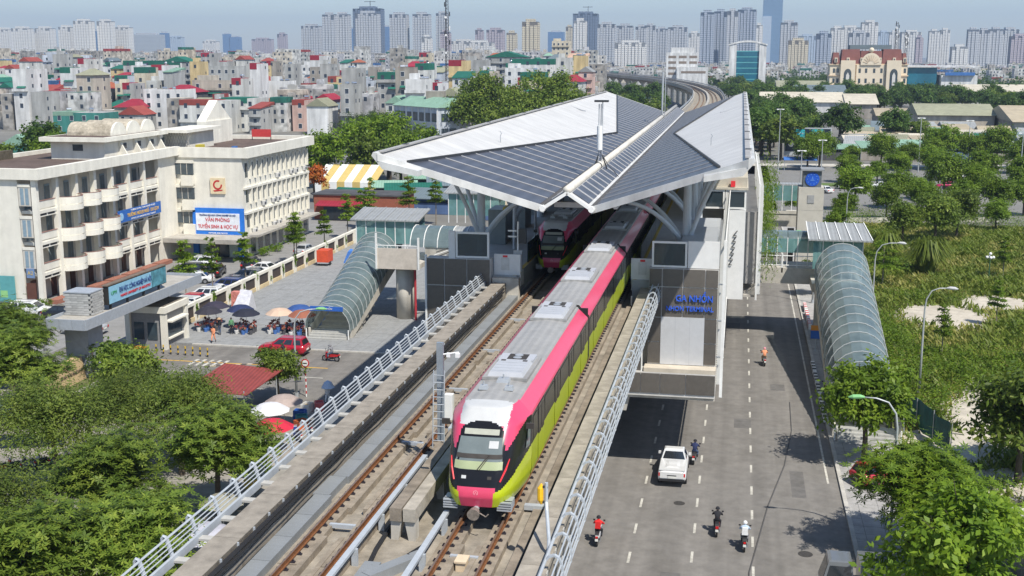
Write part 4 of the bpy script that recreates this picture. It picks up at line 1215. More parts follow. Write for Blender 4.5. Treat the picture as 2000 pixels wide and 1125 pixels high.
    if kind == 'pickup':
        f = MB(); f.box(-h * .90, h * .90, -.485 * L, -.075 * L, belt + .02, belt + .10); f.hexa([(-h * .5, -.42 * L, belt + .1), (h * .5, -.42 * L, belt + .1), (h * .5, -.14 * L, belt + .1), (-h * .5, -.14 * L, belt + .1), (-h * .3, -.38 * L, belt + .15), (h * .3, -.38 * L, belt + .15), (h * .3, -.18 * L, belt + .15), (-h * .3, -.18 * L, belt + .15)])
        f.build('bed_cover', P_, t)
        MB().box(-h * .82, h * .82, -.506 * L, -.49 * L, bot + .30, belt - .06).build('tailgate', P_, t)
        MB().box(-.3, .3, -.509 * L, -.505 * L, belt - .30, belt - .24).build('tailgate_handle', trim_black, t)
    if kind == 'truck':
        MB().box(-h * 1.02, h * 1.02, -.5 * L, .16 * L, .9, 2.5).build('cargo_body', paint('grey', (0, 0, 0)), t)
    return t

# ---- people: a jointed skeleton grown with a Skin modifier, baked once for each pose
def bake_person(key, J, size=1.0):
    names = list(J)
    E_ = [('pelvis', 'waist'), ('waist', 'chest'), ('chest', 'neck'), ('neck', 'head'), ('head', 'crown')]
    for s in 'LR':
        E_ += [('chest', 'sh' + s), ('sh' + s, 'el' + s), ('el' + s, 'wr' + s), ('wr' + s, 'ha' + s), ('pelvis', 'hip' + s), ('hip' + s, 'kn' + s), ('kn' + s, 'an' + s), ('an' + s, 'to' + s)]
    rad = dict(pelvis=.15, waist=.135, chest=.155, neck=.06, head=.10, crown=.075, sh=.075, el=.05, wr=.036, ha=.042, hip=.095, kn=.065, an=.045, to=.04)
    me = bpy.data.meshes.new(key)
    me.from_pydata([J[n] for n in names], [(names.index(a), names.index(b)) for a, b in E_], [])
    o = _link(key, me)
    sk = o.modifiers.new('skin', 'SKIN'); sk.use_smooth_shade = True
    for i, n in enumerate(names):
        k = n if n in rad else n[:-1]
        v = me.skin_vertices[0].data[i]
        v.radius = (rad[k], rad[k]); v.use_root = (n == 'pelvis')
    o.modifiers.new('sub', 'SUBSURF').levels = 1
    bpy.context.view_layer.update()
    dg = bpy.context.evaluated_depsgraph_get()
    bm = bpy.data.meshes.new_from_object(o.evaluated_get(dg))
    bpy.data.objects.remove(o)
    for m in ('skin', 'shirt', 'trousers', 'shoe'): bm.materials.append(None)
    P3 = {n: Vector(J[n]) for n in names}
    reg = {}
    for n in names:
        k = n if n in rad else n[:-1]
        reg[n] = dict(head=0, crown=0, neck=1, ha=0, wr=1, el=1, sh=1, chest=1, waist=1, pelvis=2, hip=2, kn=2, an=3, to=3)[k]
    for p in bm.polygons:
        c = p.center
        p.material_index = reg[min(names, key=lambda n: (P3[n] - c).length_squared)]
        p.use_smooth = True
    return bm
def skel(**k):
    J = dict(k)
    for n in list(J):
        if n.endswith('L'):
            m = n[:-1] + 'R'
            if m not in J: J[m] = (-J[n][0], J[n][1], J[n][2])
    return J
POSE = {}
POSE['stand'] = bake_person('standing', skel(pelvis=(0, 0, .93), waist=(0, 0, 1.1), chest=(0, 0, 1.30), neck=(0, .01, 1.48), head=(0, .03, 1.60), crown=(0, .03, 1.68), shL=(-.17, 0, 1.40), elL=(-.23, -.03, 1.13), wrL=(-.22, .10, .92), haL=(-.21, .16, .85), hipL=(-.09, 0, .88), knL=(-.10, .03, .48), anL=(-.10, 0, .08), toL=(-.11, .15, .04)))
POSE['walk'] = bake_person('walking', skel(pelvis=(0, 0, .91), waist=(0, .01, 1.08), chest=(0, .03, 1.28), neck=(0, .05, 1.46), head=(0, .08, 1.58), crown=(0, .08, 1.66), shL=(-.17, .03, 1.38), elL=(-.22, .15, 1.12), wrL=(-.20, .32, 1.0), haL=(-.19, .40, .98), shR=(.17, .03, 1.38), elR=(.23, -.12, 1.12), wrR=(.22, -.10, .90), haR=(.22, -.06, .82), hipL=(-.09, 0, .86), knL=(-.10, -.05, .47), anL=(-.10, -.28, .12), toL=(-.10, -.16, .04), hipR=(.09, 0, .86), knR=(.10, .20, .50), anR=(.10, .22, .08), toR=(.10, .37, .05)))
POSE['ride'] = bake_person('riding', skel(pelvis=(0, -.18, .86), waist=(0, -.15, 1.0), chest=(0, -.07, 1.20), neck=(0, -.01, 1.38), head=(0, .04, 1.49), crown=(0, .04, 1.57), shL=(-.18, -.05, 1.30), elL=(-.29, .12, 1.10), wrL=(-.29, .36, 1.03), haL=(-.29, .44, 1.02), hipL=(-.11, -.12, .82), knL=(-.19, .28, .70), anL=(-.16, .18, .30), toL=(-.16, .33, .25)))
skin_m = M('skin', (0.42, 0.24, 0.16), 0.6, var=0.05)
shoe_m = M('shoe', (0.03, 0.03, 0.035), 0.7)
CLOTH = {}
def cloth(name, c):
    if name not in CLOTH: CLOTH[name] = M('cloth_' + name, c, 0.85, var=0.12, scale=6)
    return CLOTH[name]
for n_, c_ in dict(red=(.62, .02, .02), black=(.02, .02, .024), navy=(.02, .03, .09), pale_blue=(.42, .52, .66), white=(.72, .72, .72), orange=(.75, .30, .16), grey=(.2, .2, .22), jeans=(.07, .10, .17), green=(.10, .25, .12), tan=(.42, .28, .16), pink=(.6, .25, .3)).items(): cloth(n_, c_)
def person(label, pose, shirt, trousers, loc, rotz, head=None, parent=None, name='person', group=None):
    key = pose + shirt + trousers
    d = bpy.data.meshes.get('figure_' + key)
    if d is None:
        d = POSE[pose].copy(); d.name = 'figure_' + key
        for i, m in enumerate((skin_m, CLOTH[shirt], CLOTH[trousers], shoe_m)): d.materials[i] = m
    t = thing(name, label, 'person', loc, rotz, group)
    shared('body', d, t)
    hz, hy = {'stand': (1.60, .03), 'walk': (1.58, .08), 'ride': (1.49, .04)}[pose]
    if head and head[0] == 'helmet':
        b = MB(); b.dome((0, hy, hz + .0), .135, .15, 12, 4).tube([(0, hy + .1, hz + .02), (0, hy + .2, hz + .0)], [.09, .06], 8); b.build('helmet', CLOTH[head[1]], t, smooth=True)
    elif head and head[0] == 'cone_hat':
        b = MB(); b.tube([(0, hy, hz + .05), (0, hy, hz + .24)], [.25, .012], 14); b.build('conical_hat', CLOTH['tan'], t)
    else:
        b = MB(); b.dome((0, hy - .015, hz + .0), .112, .125, 10, 4); b.build('hair', CLOTH['black'], t, smooth=True)
    b = MB(); b.box(-.055, -.025, hy + .088, hy + .10, hz + .015, hz + .03).box(.025, .055, hy + .088, hy + .10, hz + .015, hz + .03).box(-.03, .03, hy + .085, hy + .098, hz - .055, hz - .043); b.build('face_features', shoe_m, t)
    MB().hexa([(-.014, hy + .08, hz - .03), (.014, hy + .08, hz - .03), (.014, hy + .125, hz - .025), (-.014, hy + .125, hz - .025), (-.007, hy + .08, hz + .02), (.007, hy + .08, hz + .02), (.007, hy + .095, hz + .02), (-.007, hy + .095, hz + .02)]).build('nose', skin_m, t)
    return t

# ---- motorbikes
def bike_data():
    D = {}
    w = MB(); w.tube([(-.05, 0, 0), (-.04, 0, 0), (.04, 0, 0), (.05, 0, 0)], [.25, .28, .28, .25], 16); D['tyre'] = w.data('tyre', tyre)
    w = MB(); w.tube([(-.052, 0, 0), (.052, 0, 0)], .17, 10); D['rim'] = w.data('rim', rim_m)
    return D
BK = bike_data()
bike_paint = {n: M('bike_' + n, c, 0.3, var=0.04, coat=0.5) for n, c in dict(red=(.45, .015, .02), black=(.02, .02, .022), white=(.7, .7, .7), blue=(.03, .06, .25), silver=(.4, .4, .42)).items()}
def motorbike(label, col, loc, rotz, name='motorbike', group=None, lean=0.0):
    t = thing(name, label, 'motorbike', loc, rotz, group)
    if lean: t.rotation_euler = (0, lean, rotz)
    m = bike_paint[col]
    for y in (.62, -.62):
        w = shared('wheel', BK['tyre'], t, (0, y, .28)); shared('rim', BK['rim'], w)
    b = MB()   # tail and side panels
    b.hexa([(-.12, -.75, .52), (.12, -.75, .52), (.13, .05, .42), (-.13, .05, .42), (-.08, -.9, .72), (.08, -.9, .72), (.14, .1, .70), (-.14, .1, .70)])
    b.build('body', m, t)
    b = MB(); b.hexa([(-.10, .30, .30), (.10, .30, .30), (.18, .42, .32), (-.18, .42, .32), (-.12, .36, .92), (.12, .36, .92), (.15, .46, .88), (-.15, .46, .88)]).box(-.11, .11, .02, .36, .36, .46); b.build('leg_shield', m, t)
    b = MB(); b.hexa([(-.11, -.80, .72), (.11, -.80, .72), (.10, .12, .70), (-.10, .12, .70), (-.13, -.74, .82), (.13, -.74, .82), (.09, .06, .78), (-.09, .06, .78)]); b.build('seat', trim_black, t)
    b = MB(); b.tube([(-.30, .36, 1.02), (-.12, .42, .98), (.12, .42, .98), (.30, .36, 1.02)], .02, 6); b.build('handlebar', trim_black, t)
    b = MB(); b.tube([(-.07, .62, .28), (-.07, .42, .9)], .028, 6).tube([(.07, .62, .28), (.07, .42, .9)], .028, 6); b.build('fork', rim_m, t)
    b = MB(); b.hexa([(-.12, .44, .84), (.12, .44, .84), (.08, .52, .86), (-.08, .52, .86), (-.14, .40, 1.04), (.14, .40, 1.04), (.10, .48, 1.0), (-.10, .48, 1.0)]); b.build('headlamp', lamp_clear, t)
    b = MB(); b.box(-.07, .07, -.93, -.88, .60, .70); b.build('tail_light', lamp_red, t)
    b = MB(); b.box(-.09, .09, -.95, -.93, .42, .56); b.build('number_plate', plate_m, t)
    b = MB(); b.box(-.05, .05, -.90, -.45, .48, .56).hexa([(-.06, -.9, .5), (.06, -.9, .5), (.06, -.5, .58), (-.06, -.5, .58), (-.06, -.95, .53), (.06, -.95, .53), (.06, -.5, .61), (-.06, -.5, .61)]); b.build('rear_mudguard', trim_black, t)
    for s in (-1, 1):
        b = MB(); b.tube([(s * .24, .38, 1.02), (s * .30, .36, 1.2)], .01, 5).box(s * .30 - .06, s * .30 + .06, .34, .36, 1.18, 1.27); b.build('mirror', trim_black, t)
    b = MB(); b.tube([(.13, .0, .3), (.15, -.5, .32), (.15, -.75, .36)], [.03, .045, .05], 8); b.build('exhaust', rim_m, t)
    b = MB(); b.box(-.11, .11, -.25, .1, .22, .42); b.build('engine', trim_black, t)
    return t

# ---- trees
bark = M('bark', (0.085, 0.068, 0.05), 0.95, var=0.3, scale=5, bump=0.5)
bark_pale = M('bark_pale', (0.22, 0.19, 0.15), 0.95, var=0.3, scale=5, bump=0.4)
LF = dict(
    mid=leaf_mat('leaf_mid', (0.055, 0.100, 0.014), (0.145, 0.215, 0.030), (0.285, 0.345, 0.055)),
    bright=leaf_mat('leaf_bright', (0.065, 0.125, 0.010), (0.150, 0.245, 0.018), (0.260, 0.350, 0.032)),
    dark=leaf_mat('leaf_dark', (0.025, 0.050, 0.010), (0.048, 0.085, 0.016), (0.090, 0.135, 0.026)),
    olive=leaf_mat('leaf_olive', (0.048, 0.082, 0.014), (0.118, 0.168, 0.028), (0.220, 0.262, 0.048)),
    grass=leaf_mat('leaf_grass', (0.085, 0.135, 0.014), (0.175, 0.230, 0.030), (0.320, 0.340, 0.075)),
    far=leaf_mat('leaf_far', (0.036, 0.080, 0.016), (0.078, 0.145, 0.024), (0.145, 0.215, 0.034)),
    street=leaf_mat('leaf_street', (0.065, 0.125, 0.010), (0.150, 0.240, 0.020), (0.265, 0.355, 0.036)),
    flame=leaf_mat('leaf_flame', (0.10, 0.10, 0.015), (0.40, 0.12, 0.02), (0.62, 0.10, 0.02)))
def leaves(seed, blobs, n, size, aspect=0.42, whorl=0, up=0.5, shell=0.72, clump=26, spread=0.16, droop=0.15):
    """leaf-shaped faces in clumps spread through the crown's volume -> (n,4,3)"""
    g = np.random.default_rng(seed)
    C = np.array([b[0] for b in blobs], float); S = np.array([b[1] for b in blobs], float)
    wgt = S.prod(1) ** (2 / 3); wgt /= wgt.sum()
    nc = max(3, n // clump)
    bi = g.choice(len(blobs), nc, p=wgt)
    d = g.normal(size=(nc, 3)); d /= np.linalg.norm(d, axis=1)[:, None]
    d[:, 2] = np.where(d[:, 2] < -0.45, -d[:, 2] * 0.5, d[:, 2])
    rr_ = shell + (1 - shell) * g.random(nc) ** 0.6
    deep = g.random(nc) < 0.22
    rr_ = np.where(deep, g.random(nc) * shell, rr_)
    cc = C[bi] + d * S[bi] * rr_[:, None] * (1 + 0.10 * g.normal(size=(nc, 1)))
    if whorl:
        k = max(1, n // whorl)
        ci = g.integers(0, nc, k)
        base = cc[ci] + g.normal(size=(k, 3)) * S[bi[ci]] * spread
        ax = d[ci] * 0.6 + np.array([0, 0, 1.0]) * up + g.normal(size=(k, 3)) * 0.35
        ax /= np.linalg.norm(ax, axis=1)[:, None]
        t1 = np.cross(ax, g.normal(size=(k, 3))); t1 /= np.linalg.norm(t1, axis=1)[:, None]
        t2 = np.cross(ax, t1)
        th = (np.arange(whorl) / whorl * 2 * np.pi)[None, :] + g.random((k, 1)) * 6.28
        a = t1[:, None, :] * np.cos(th)[..., None] + t2[:, None, :] * np.sin(th)[..., None] + ax[:, None, :] * (0.25 - droop)
        b = np.cross(ax[:, None, :], a)
        p = np.repeat(base[:, None, :], whorl, 1).reshape(-1, 3); a = a.reshape(-1, 3); b = b.reshape(-1, 3)
    else:
        ci = g.integers(0, nc, n)
        p = cc[ci] + g.normal(size=(n, 3)) * S[bi[ci]] * spread
        nr = d[ci] * 0.7 + np.array([0, 0, 1.0]) * up + g.normal(size=(n, 3)) * 0.55
        nr /= np.linalg.norm(nr, axis=1)[:, None]
        a = np.cross(nr, g.normal(size=(n, 3))); a /= np.linalg.norm(a, axis=1)[:, None]
        b = np.cross(nr, a); a[:, 2] -= droop
    L = size * (0.7 + 0.6 * g.random((len(p), 1)))
    w = L * aspect
    V = np.stack([p, p + a * L * 0.45 + b * w / 2, p + a * L, p + a * L * 0.45 - b * w / 2], 1)
    return V
def trunk_mb(h, r, targets, seed, fork=0.55):
    g = random.Random(seed)
    m = MB()
    fz = h * fork
    j = lambda s: g.uniform(-s, s)
    m.tube([(0, 0, -0.1), (j(.05), j(.05), fz * .5), (j(.12), j(.12), fz)], [r * 1.25, r, r * .8], 8)
    for t in targets:
        mid = (t[0] * .45 + j(.2), t[1] * .45 + j(.2), fz + (t[2] - fz) * .55)
        m.tube([(0, 0, fz - .1), mid, t], [r * .6, r * .38, r * .12], 6)
        for _ in range(2):
            e = (t[0] + j(1.0), t[1] + j(1.0), t[2] + g.uniform(.2, 1.0))
            m.tube([mid, e], [r * .25, r * .06], 5)
    return m
TREE = {}
def tree_kind(key, leafm, h, blobs, n, size, trunk_r, barkm=None, seed=1, fork=.5, **k):
    V = leaves(seed, blobs, n, size, **k)
    TREE[key] = (quads_mesh('crown_' + key, V, LF[leafm]), trunk_mb(h, trunk_r, [b[0] for b in blobs][:7], seed, fork).data('trunk_' + key, barkm or bark))
def tree(key, label, loc, rotz=0.0, s=1.0, name='tree', group=None, sz=None):
    t = thing(name, label, 'tree', loc, rotz, group)
    t.scale = (s, s, sz or s)
    shared('trunk', TREE[key][1], t); shared('crown', TREE[key][0], t)
    return t
def rblobs(seed, n, rx, ry, z0, z1, br):
    g = random.Random(seed); out = []
    for _ in range(n):
        a = g.uniform(0, 6.28); q = math.sqrt(g.random())
        b = br * g.uniform(.75, 1.25)
        z = g.uniform(z0, z1)
        k = 1 - 0.45 * max(0, (z - z0) / max(.1, z1 - z0))
        out.append(((rx * q * k * math.cos(a), ry * q * k * math.sin(a), z), (b, b, b * .72)))
    return out
# ================================================================== west side: stairs, school, gate, plaza
cream = M('cream_render', (0.76, 0.73, 0.64), 0.85, var=0.07, scale=0.8, stain=0.16, bump=0.05)
lane_wear(cream, 0.10, (0.9, 0.9, 0.07), .38, .72)
cream_y = M('cream_yellow', (0.62, 0.50, 0.30), 0.85, var=0.1, scale=1.2, stain=0.25)
roof_brown = M('roof_brown', (0.12, 0.085, 0.07), 0.95, var=0.3, scale=1.0, stain=0.5, bump=0.4)
door_brown = M('door_brown', (0.11, 0.045, 0.03), 0.6, var=0.2)
door_blue = M('door_blue', (0.22, 0.30, 0.36), 0.5, var=0.15)
win_dark = M('window_glass', (0.045, 0.065, 0.08), 0.08, var=0.3, scale=0.8, spec=0.8)
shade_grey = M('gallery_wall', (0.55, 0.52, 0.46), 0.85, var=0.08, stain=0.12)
coping = M('coping_red', (0.28, 0.15, 0.12), 0.85, var=0.15)
sheet_grey = M('sheet_grey', (0.36, 0.37, 0.365), 0.5, 0.2, var=0.06, stain=0.25, ribs=('X', 0.4, 0.12))

rib_m = M('rib_grey', (.40, .42, .42), .5, var=.06)
# ---- arched glass stair tubes, used on both sides of the road
def stair_tube(label, xa, xb, y_low, y_high, z_high, crown_h, steps_side):
    xm = (xa + xb) / 2; w = (xb - xa) / 2
    o3 = (xm, y_low, 0)
    t = thing('stair_canopy', label, 'covered stairway', o3)
    zf = lambda y: z_high * (y - y_low - 0.8) / (y_high - y_low - 0.8) if y > y_low + 0.8 else 0.0
    # stair flight and side walls
    n = 16
    f = MB(o3)
    for k in range(n):
        ya = y_low + 0.6 + k * (y_high - y_low - 0.6) / n; yb = y_low + 0.6 + (k + 1) * (y_high - y_low - 0.6) / n
        f.box(xa + 0.3, xb - 0.3, ya, yb + 0.02, max(0, zf(ya) - 0.45), zf(yb) - 0.05)
    f.build('stair_flight', concrete, t)
    for k in range(4):
        MB(o3).box(xa + 0.3, xb - 0.3, y_low - 1.6 + k * 0.45, y_low + 0.6, 0.1 + k * 0.16, 0.1 + (k + 1) * 0.16 - 0.004).build('step', paver_light, t)
    for x in (xa, xb - 0.22):
        s = MB(o3); s.hexa([(x, y_low - 0.4, 0), (x + .22, y_low - 0.4, 0), (x + .22, y_high, z_high - 0.6), (x, y_high, z_high - 0.6), (x, y_low - 0.4, 1.0), (x + .22, y_low - 0.4, 1.0), (x + .22, y_high, z_high + 0.9), (x, y_high, z_high + 0.9)])
        s.build('side_wall', concrete_light, t)
    def arch(y, m=10, sc=1.0):
        z0 = zf(y) + 1.0
        out = []
        for k in range(m + 1):
            a = math.pi * k / m
            out.append((xm - (w + 0.05) * sc * math.cos(a), y, z0 + (crown_h - 1.0) * sc * math.sin(a) ** 0.85))
        return out
    nb = 17
    ys = [y_low - 1.2 + (y_high - y_low + 1.2) * k / nb for k in range(nb + 1)]
    for k in range(nb):
        a, b = arch(ys[k]), arch(ys[k + 1])
        g = MB(o3)
        for i in range(10): g.poly([a[i], a[i + 1], b[i + 1], b[i]])
        g.build('glass_bay', tube_glass, t)
    for k in range(nb + 1):
        g = MB(o3); g.tube(arch(ys[k], 12, 1.008), 0.038, 5); g.build('rib', rib_m, t)
    for k in range(0, nb, 2):
        for x in (xa + 0.1, xb - 0.1):
            MB(o3).box(x - 0.05, x + 0.05, ys[k] - 0.05, ys[k] + 0.05, zf(ys[k]), zf(ys[k]) + 1.1).build('post', white_paint, t)
    return t
west_tube = stair_tube('long grey-green glass stair tunnel on the plaza left of the station', -42.0, -37.4, 110.2, 128.0, 5.7, 3.5, 1)
MB((-39.7, 110.2, 0)).box(-41.4, -38.0, 108.9, 109.0, 3.0, 3.45).build('entrance_sign', M('sign_blue', (0.03, 0.12, 0.45), 0.4), west_tube)
lettering('GA NHỔN', 0.26, white_paint, west_tube, (0, -1.33, 3.22), (R(90), 0, 0), depth=0.01)
# landing, canopy and link bridge to the station
LO = (-35, 118, 0)
lk = thing('west_footbridge', 'pale concrete landing with glass shelter linking the stair tunnel to the station', 'footbridge', LO)
MB(LO).box(-37.2, -32.6, 118, 126, 5.8, 6.3).build('deck', concrete_light, lk)
MB(LO).box(-37.25, -32.6, 117.8, 118.0, 5.8, 8.0).build('parapet', M('parapet_pink', (0.56, 0.50, 0.43), 0.85, var=0.1, stain=0.3), lk)
MB(LO).box(-32.6, -20.8, 120.5, 120.75, 5.8, 7.9).build('parapet', concrete_light, lk)
MB(LO).box(-32.6, -20.8, 120.75, 125, 5.7, 6.3).build('deck', concrete_light, lk)
MB(LO).tube([(-37.2, 117.85, 8.3), (-32.6, 117.85, 8.3)], 0.05, 6).build('handrail', white_paint, lk)
for k in range(5): MB(LO).tube([(-37.1 + k * 1.1, 117.85, 8.0), (-37.1 + k * 1.1, 117.85, 8.3)], 0.035, 5).build('baluster', white_paint, lk)
for x, z1 in ((-37.2, 9.6), (-32.6, 9.2)): MB(LO).box(x - 0.09, x + 0.09, 117.7, 117.9, 5.8, z1).build('post', white_paint, lk)
MB(LO).cyl((-34.7, 120), 1.0, 0, 5.8, 20).build('column', concrete_light, lk, smooth=True)
MB(LO).tube([(-33.3, 118.9, 0), (-33.3, 118.9, 5.6)], 0.13, 8).build('fire_pipe', M('pipe_red', (0.42, 0.04, 0.05), 0.5), lk)
MB(LO).box(-30.6, -29.4, 121, 122.4, 0, 5.7).build('column', concrete_light, lk)
# shelter at the top of the stairs
for xa, xb, ya, yb, z in ((-42.6, -34.6, 125.4, 130.5, 9.9), (-38, -30, 150, 155, 10.2)):
    r = MB(LO); r.slab([(xa, ya, z), (xb, ya, z), (xb, yb, z + 0.75), (xa, yb, z + 0.75)], 0.14); rr_ = r.build('shelter_roof', sheet_grey, lk)
    for k in range(7):
        x = xa + 0.25 + k * (xb - xa - 0.5) / 6
        r = MB(LO); r.beam((x, ya - 0.01, z + 0.05), (x, yb, z + 0.80), 0.07, 0.06); r.build('roof_seam', steel_grey, rr_)
    for k in range(6):
        x0 = xa + 0.6 + k * (xb - xa - 1.2) / 6; x1 = xa + 0.6 + (k + 1) * (xb - xa - 1.2) / 6
        MB(LO).box(x0 + 0.05, x1 - 0.05, ya + 0.4, ya + 0.44, 7.2, z - 0.15).build('glass_pane', teal_glass, lk)
        MB(LO).box(x0 - 0.05, x0 + 0.05, ya + 0.36, ya + 0.48, 6.2, z - 0.1).build('mullion', white_paint, lk)
    MB(LO).box(xb - 0.66, xb - 0.6, ya + 0.5, yb - 0.4, 7.2, z - 0.05).build('glass_pane', teal_glass, lk)
# barrel roof over the link
for k in range(9):
    x0 = -34.2 + k * 1.5; x1 = x0 + 1.42
    g = MB(LO)
    for i in range(8):
        a, b = math.pi * i / 8, math.pi * (i + 1) / 8
        g.poly([(x0, 123 - 2.6 * math.cos(a), 7.8 + 2.0 * math.sin(a)), (x1, 123 - 2.6 * math.cos(a), 7.8 + 2.0 * math.sin(a)), (x1, 123 - 2.6 * math.cos(b), 7.8 + 2.0 * math.sin(b)), (x0, 123 - 2.6 * math.cos(b), 7.8 + 2.0 * math.sin(b))])
    g.build('barrel_bay', tube_glass if k < 3 else sheet_grey, lk)
    MB(LO).tube([(x0 - 0.04, 123 - 2.62 * math.cos(math.pi * i / 8), 7.8 + 2.03 * math.sin(math.pi * i / 8)) for i in range(9)], 0.05, 5).build('rib', white_paint, lk)
for k in range(4):
    MB(LO).tube([(-31.6 + k * 0.25, 118.4, 6.6 + 0.35 * k), (-27.5 + k * 0.3, 119.5, 8.2 + 0.3 * k)], 0.05, 6).build('conduit', dark_metal if k % 2 else white_paint, lk)

# ---- the school: west wing with galleries
SB = (-82, 135, 0)
sch = thing('school_building', 'four-storey cream school building with round gallery balconies and a flat brown roof', 'school', SB)
FL = [0, 3.55, 7.1, 10.7]
# body behind the galleries
MB(SB).box(-93, -79.4, 119.3, 152, 0, 14.3).build('wall', shade_grey, sch)
MB(SB).box(-93, -79.4, 119.0, 119.3, 0, 14.3).build('end_wall', cream, sch)
rim = MB(SB); rim.box(-93, -76.5, 118.6, 119.4, 14.3, 15.5).box(-77.3, -76.5, 119.4, 153, 14.3, 15.5).box(-93, -92.4, 119.4, 153, 14.3, 15.4)
rim.build('roof_parapet', cream, sch)
MB(SB).box(-92.4, -77.3, 119.4, 153, 14.3, 14.9).build('roof', roof_brown, sch)
MB(SB).box(-92.4, -91.6, 121, 137, 14.9, 16.0).build('roof_scrub', M('dry_scrub', (0.10, 0.085, 0.06), 0.95, var=0.4, scale=3, bump=0.6), sch)
bay_y = [119.3 + 4.1 * k for k in range(8)]
for k, y in enumerate(bay_y):
    MB(SB).box(-77.75, -77.15, y - 0.26, y + 0.26, 0, 14.3).build('post', cream, sch)
MB(SB).box(-79.4, -77.2, 148.2, 152.8, 0, 14.3).build('stair_block', cream, sch)
# end face windows beside the corner post
for j, z in enumerate(FL):
    if j:
        o = MB(SB).box(-79.3, -77.8, 118.96, 119.0, z + 0.6, z + 3.1).build('window_recess', shade_grey, sch)
        MB(SB).box(-79.3, -77.8, 118.9, 118.955, z + 2.75, z + 3.1).build('blind', cream, o)
        for q in (0.25, 0.85): MB(SB).box(-79.3 + q, -79.3 + q + 0.42, 118.93, 118.955, z + 0.75, z + 2.6).build('pane', door_blue, o)
    else:
        o = MB(SB).box(-79.2, -78.0, 118.96, 119.0, 0, 2.5).build('door', door_brown, sch)
o = MB(SB).box(-79.0, -78.05, 118.86, 118.99, 3.1, 4.2).build('block_sign', M('sign_slate', (0.16, 0.24, 0.40), 0.5), sch)
lettering('A2', 0.62, M('sign_gold', (0.60, 0.42, 0.10), 0.5), sch, (-78.52 + 82, 118.84 - 135, 3.65), (R(90), 0, 0), depth=0.01)
for j, z in enumerate(FL):
    for k in range(7):
        ya, yb = bay_y[k] + 0.26, bay_y[k + 1] - 0.26
        rnd_bay = k in (1, 2, 3)
        if j:
            MB(SB).box(-79.4, -77.3, ya - 0.1, yb + 0.1, z - 0.35, z).build('gallery_floor', cream, sch)
            if rnd_bay:
                m = 12; ym = (ya + yb) / 2; rad = (yb - ya) / 2 + 0.12
                pan = MB(SB)
                for za, zb, off in ((z - 0.45, z + 0.18, 0.0), (z + 0.26, z + 1.1, 0.0)):
                    outer = [(-77.35 + rad * 0.95 * math.sin(math.pi * i / m), ym - rad * math.cos(math.pi * i / m)) for i in range(m + 1)]
                    for (x0, y0), (x1, y1) in zip(outer, outer[1:]):
                        pan.hexa([(x0 - .12, y0, za), (x0, y0, za), (x1, y1, za), (x1 - .12, y1, za), (x0 - .12, y0, zb), (x0, y0, zb), (x1, y1, zb), (x1 - .12, y1, zb)])
                bo = pan.build('round_balcony', cream, sch)
                cp = MB(SB)
                for (x0, y0), (x1, y1) in zip(outer, outer[1:]):
                    cp.hexa([(x0 - .16, y0, z + 1.1), (x0 + .03, y0, z + 1.1), (x1 + .03, y1, z + 1.1), (x1 - .16, y1, z + 1.1), (x0 - .16, y0, z + 1.15), (x0 + .03, y0, z + 1.15), (x1 + .03, y1, z + 1.15), (x1 - .16, y1, z + 1.15)])
                cp.build('coping', coping, bo)
                MB(SB).prism([(-77.4, ym - rad + .02)] + [(p[0] - 0.06, p[1]) for p in outer[1:-1]] + [(-77.4, ym + rad - .02)], z - 0.42, z - 0.1).build('balcony_floor', cream, bo)
                MB(SB).box(-77.5, -77.38, ym - .1, ym + .1, z + .18, z + .26).build('slit_stub', cream, bo)
            else:
                pa = MB(SB).box(-77.55, -77.4, ya, yb, z - 0.35, z + 0.12).box(-77.55, -77.4, ya, yb, z + 0.2, z + 1.05).build('parapet', cream, sch)
                MB(SB).box(-77.6, -77.35, ya, yb, z + 1.05, z + 1.1).build('coping', coping, pa)
                for q in (0.08, 0.54): MB(SB).box(-77.5, -77.39, ya + (yb - ya) * q, ya + (yb - ya) * (q + .38), z - 0.62, z - 0.40).build('vent_slit', trim_black, pa)
                MB(SB).box(-77.55, -77.4, ya, yb, z - 0.75, z - 0.35).build('lintel', cream, pa)
        # doors and windows on the gallery wall
        dm = door_blue if j else door_brown
        d = MB(SB).box(-79.38, -79.33, ya + 0.5, ya + 1.6, z + 0.02, z + 2.5).build('door', dm, sch)
        for q in (0.08, 0.58): MB(SB).box(-79.33, -79.31, ya + 0.5 + q, ya + 0.5 + q + 0.42, z + 0.2, z + 2.3).build('door_leaf', M('door_leaf_dark', (0.10, 0.13, 0.15), 0.4) if j else M('door_leaf_brown', (0.07, 0.025, 0.02), 0.5), d)
        MB(SB).box(-79.38, -79.34, yb - 1.3, yb - 0.25, z + 0.9, z + 2.4).build('window', win_dark if (j + k) % 3 == 0 else M('white_blind', (0.56, 0.55, 0.52), 0.7), sch)
    # brick planters at the ground floor
for k in range(7):
    MB(SB).box(-77.0, -75.8, bay_y[k] + 0.3, bay_y[k + 1] - 0.3, 0, 0.5).build('planter', M('planter_brick', (0.30, 0.13, 0.09), 0.9, var=0.2, scale=6), sch)
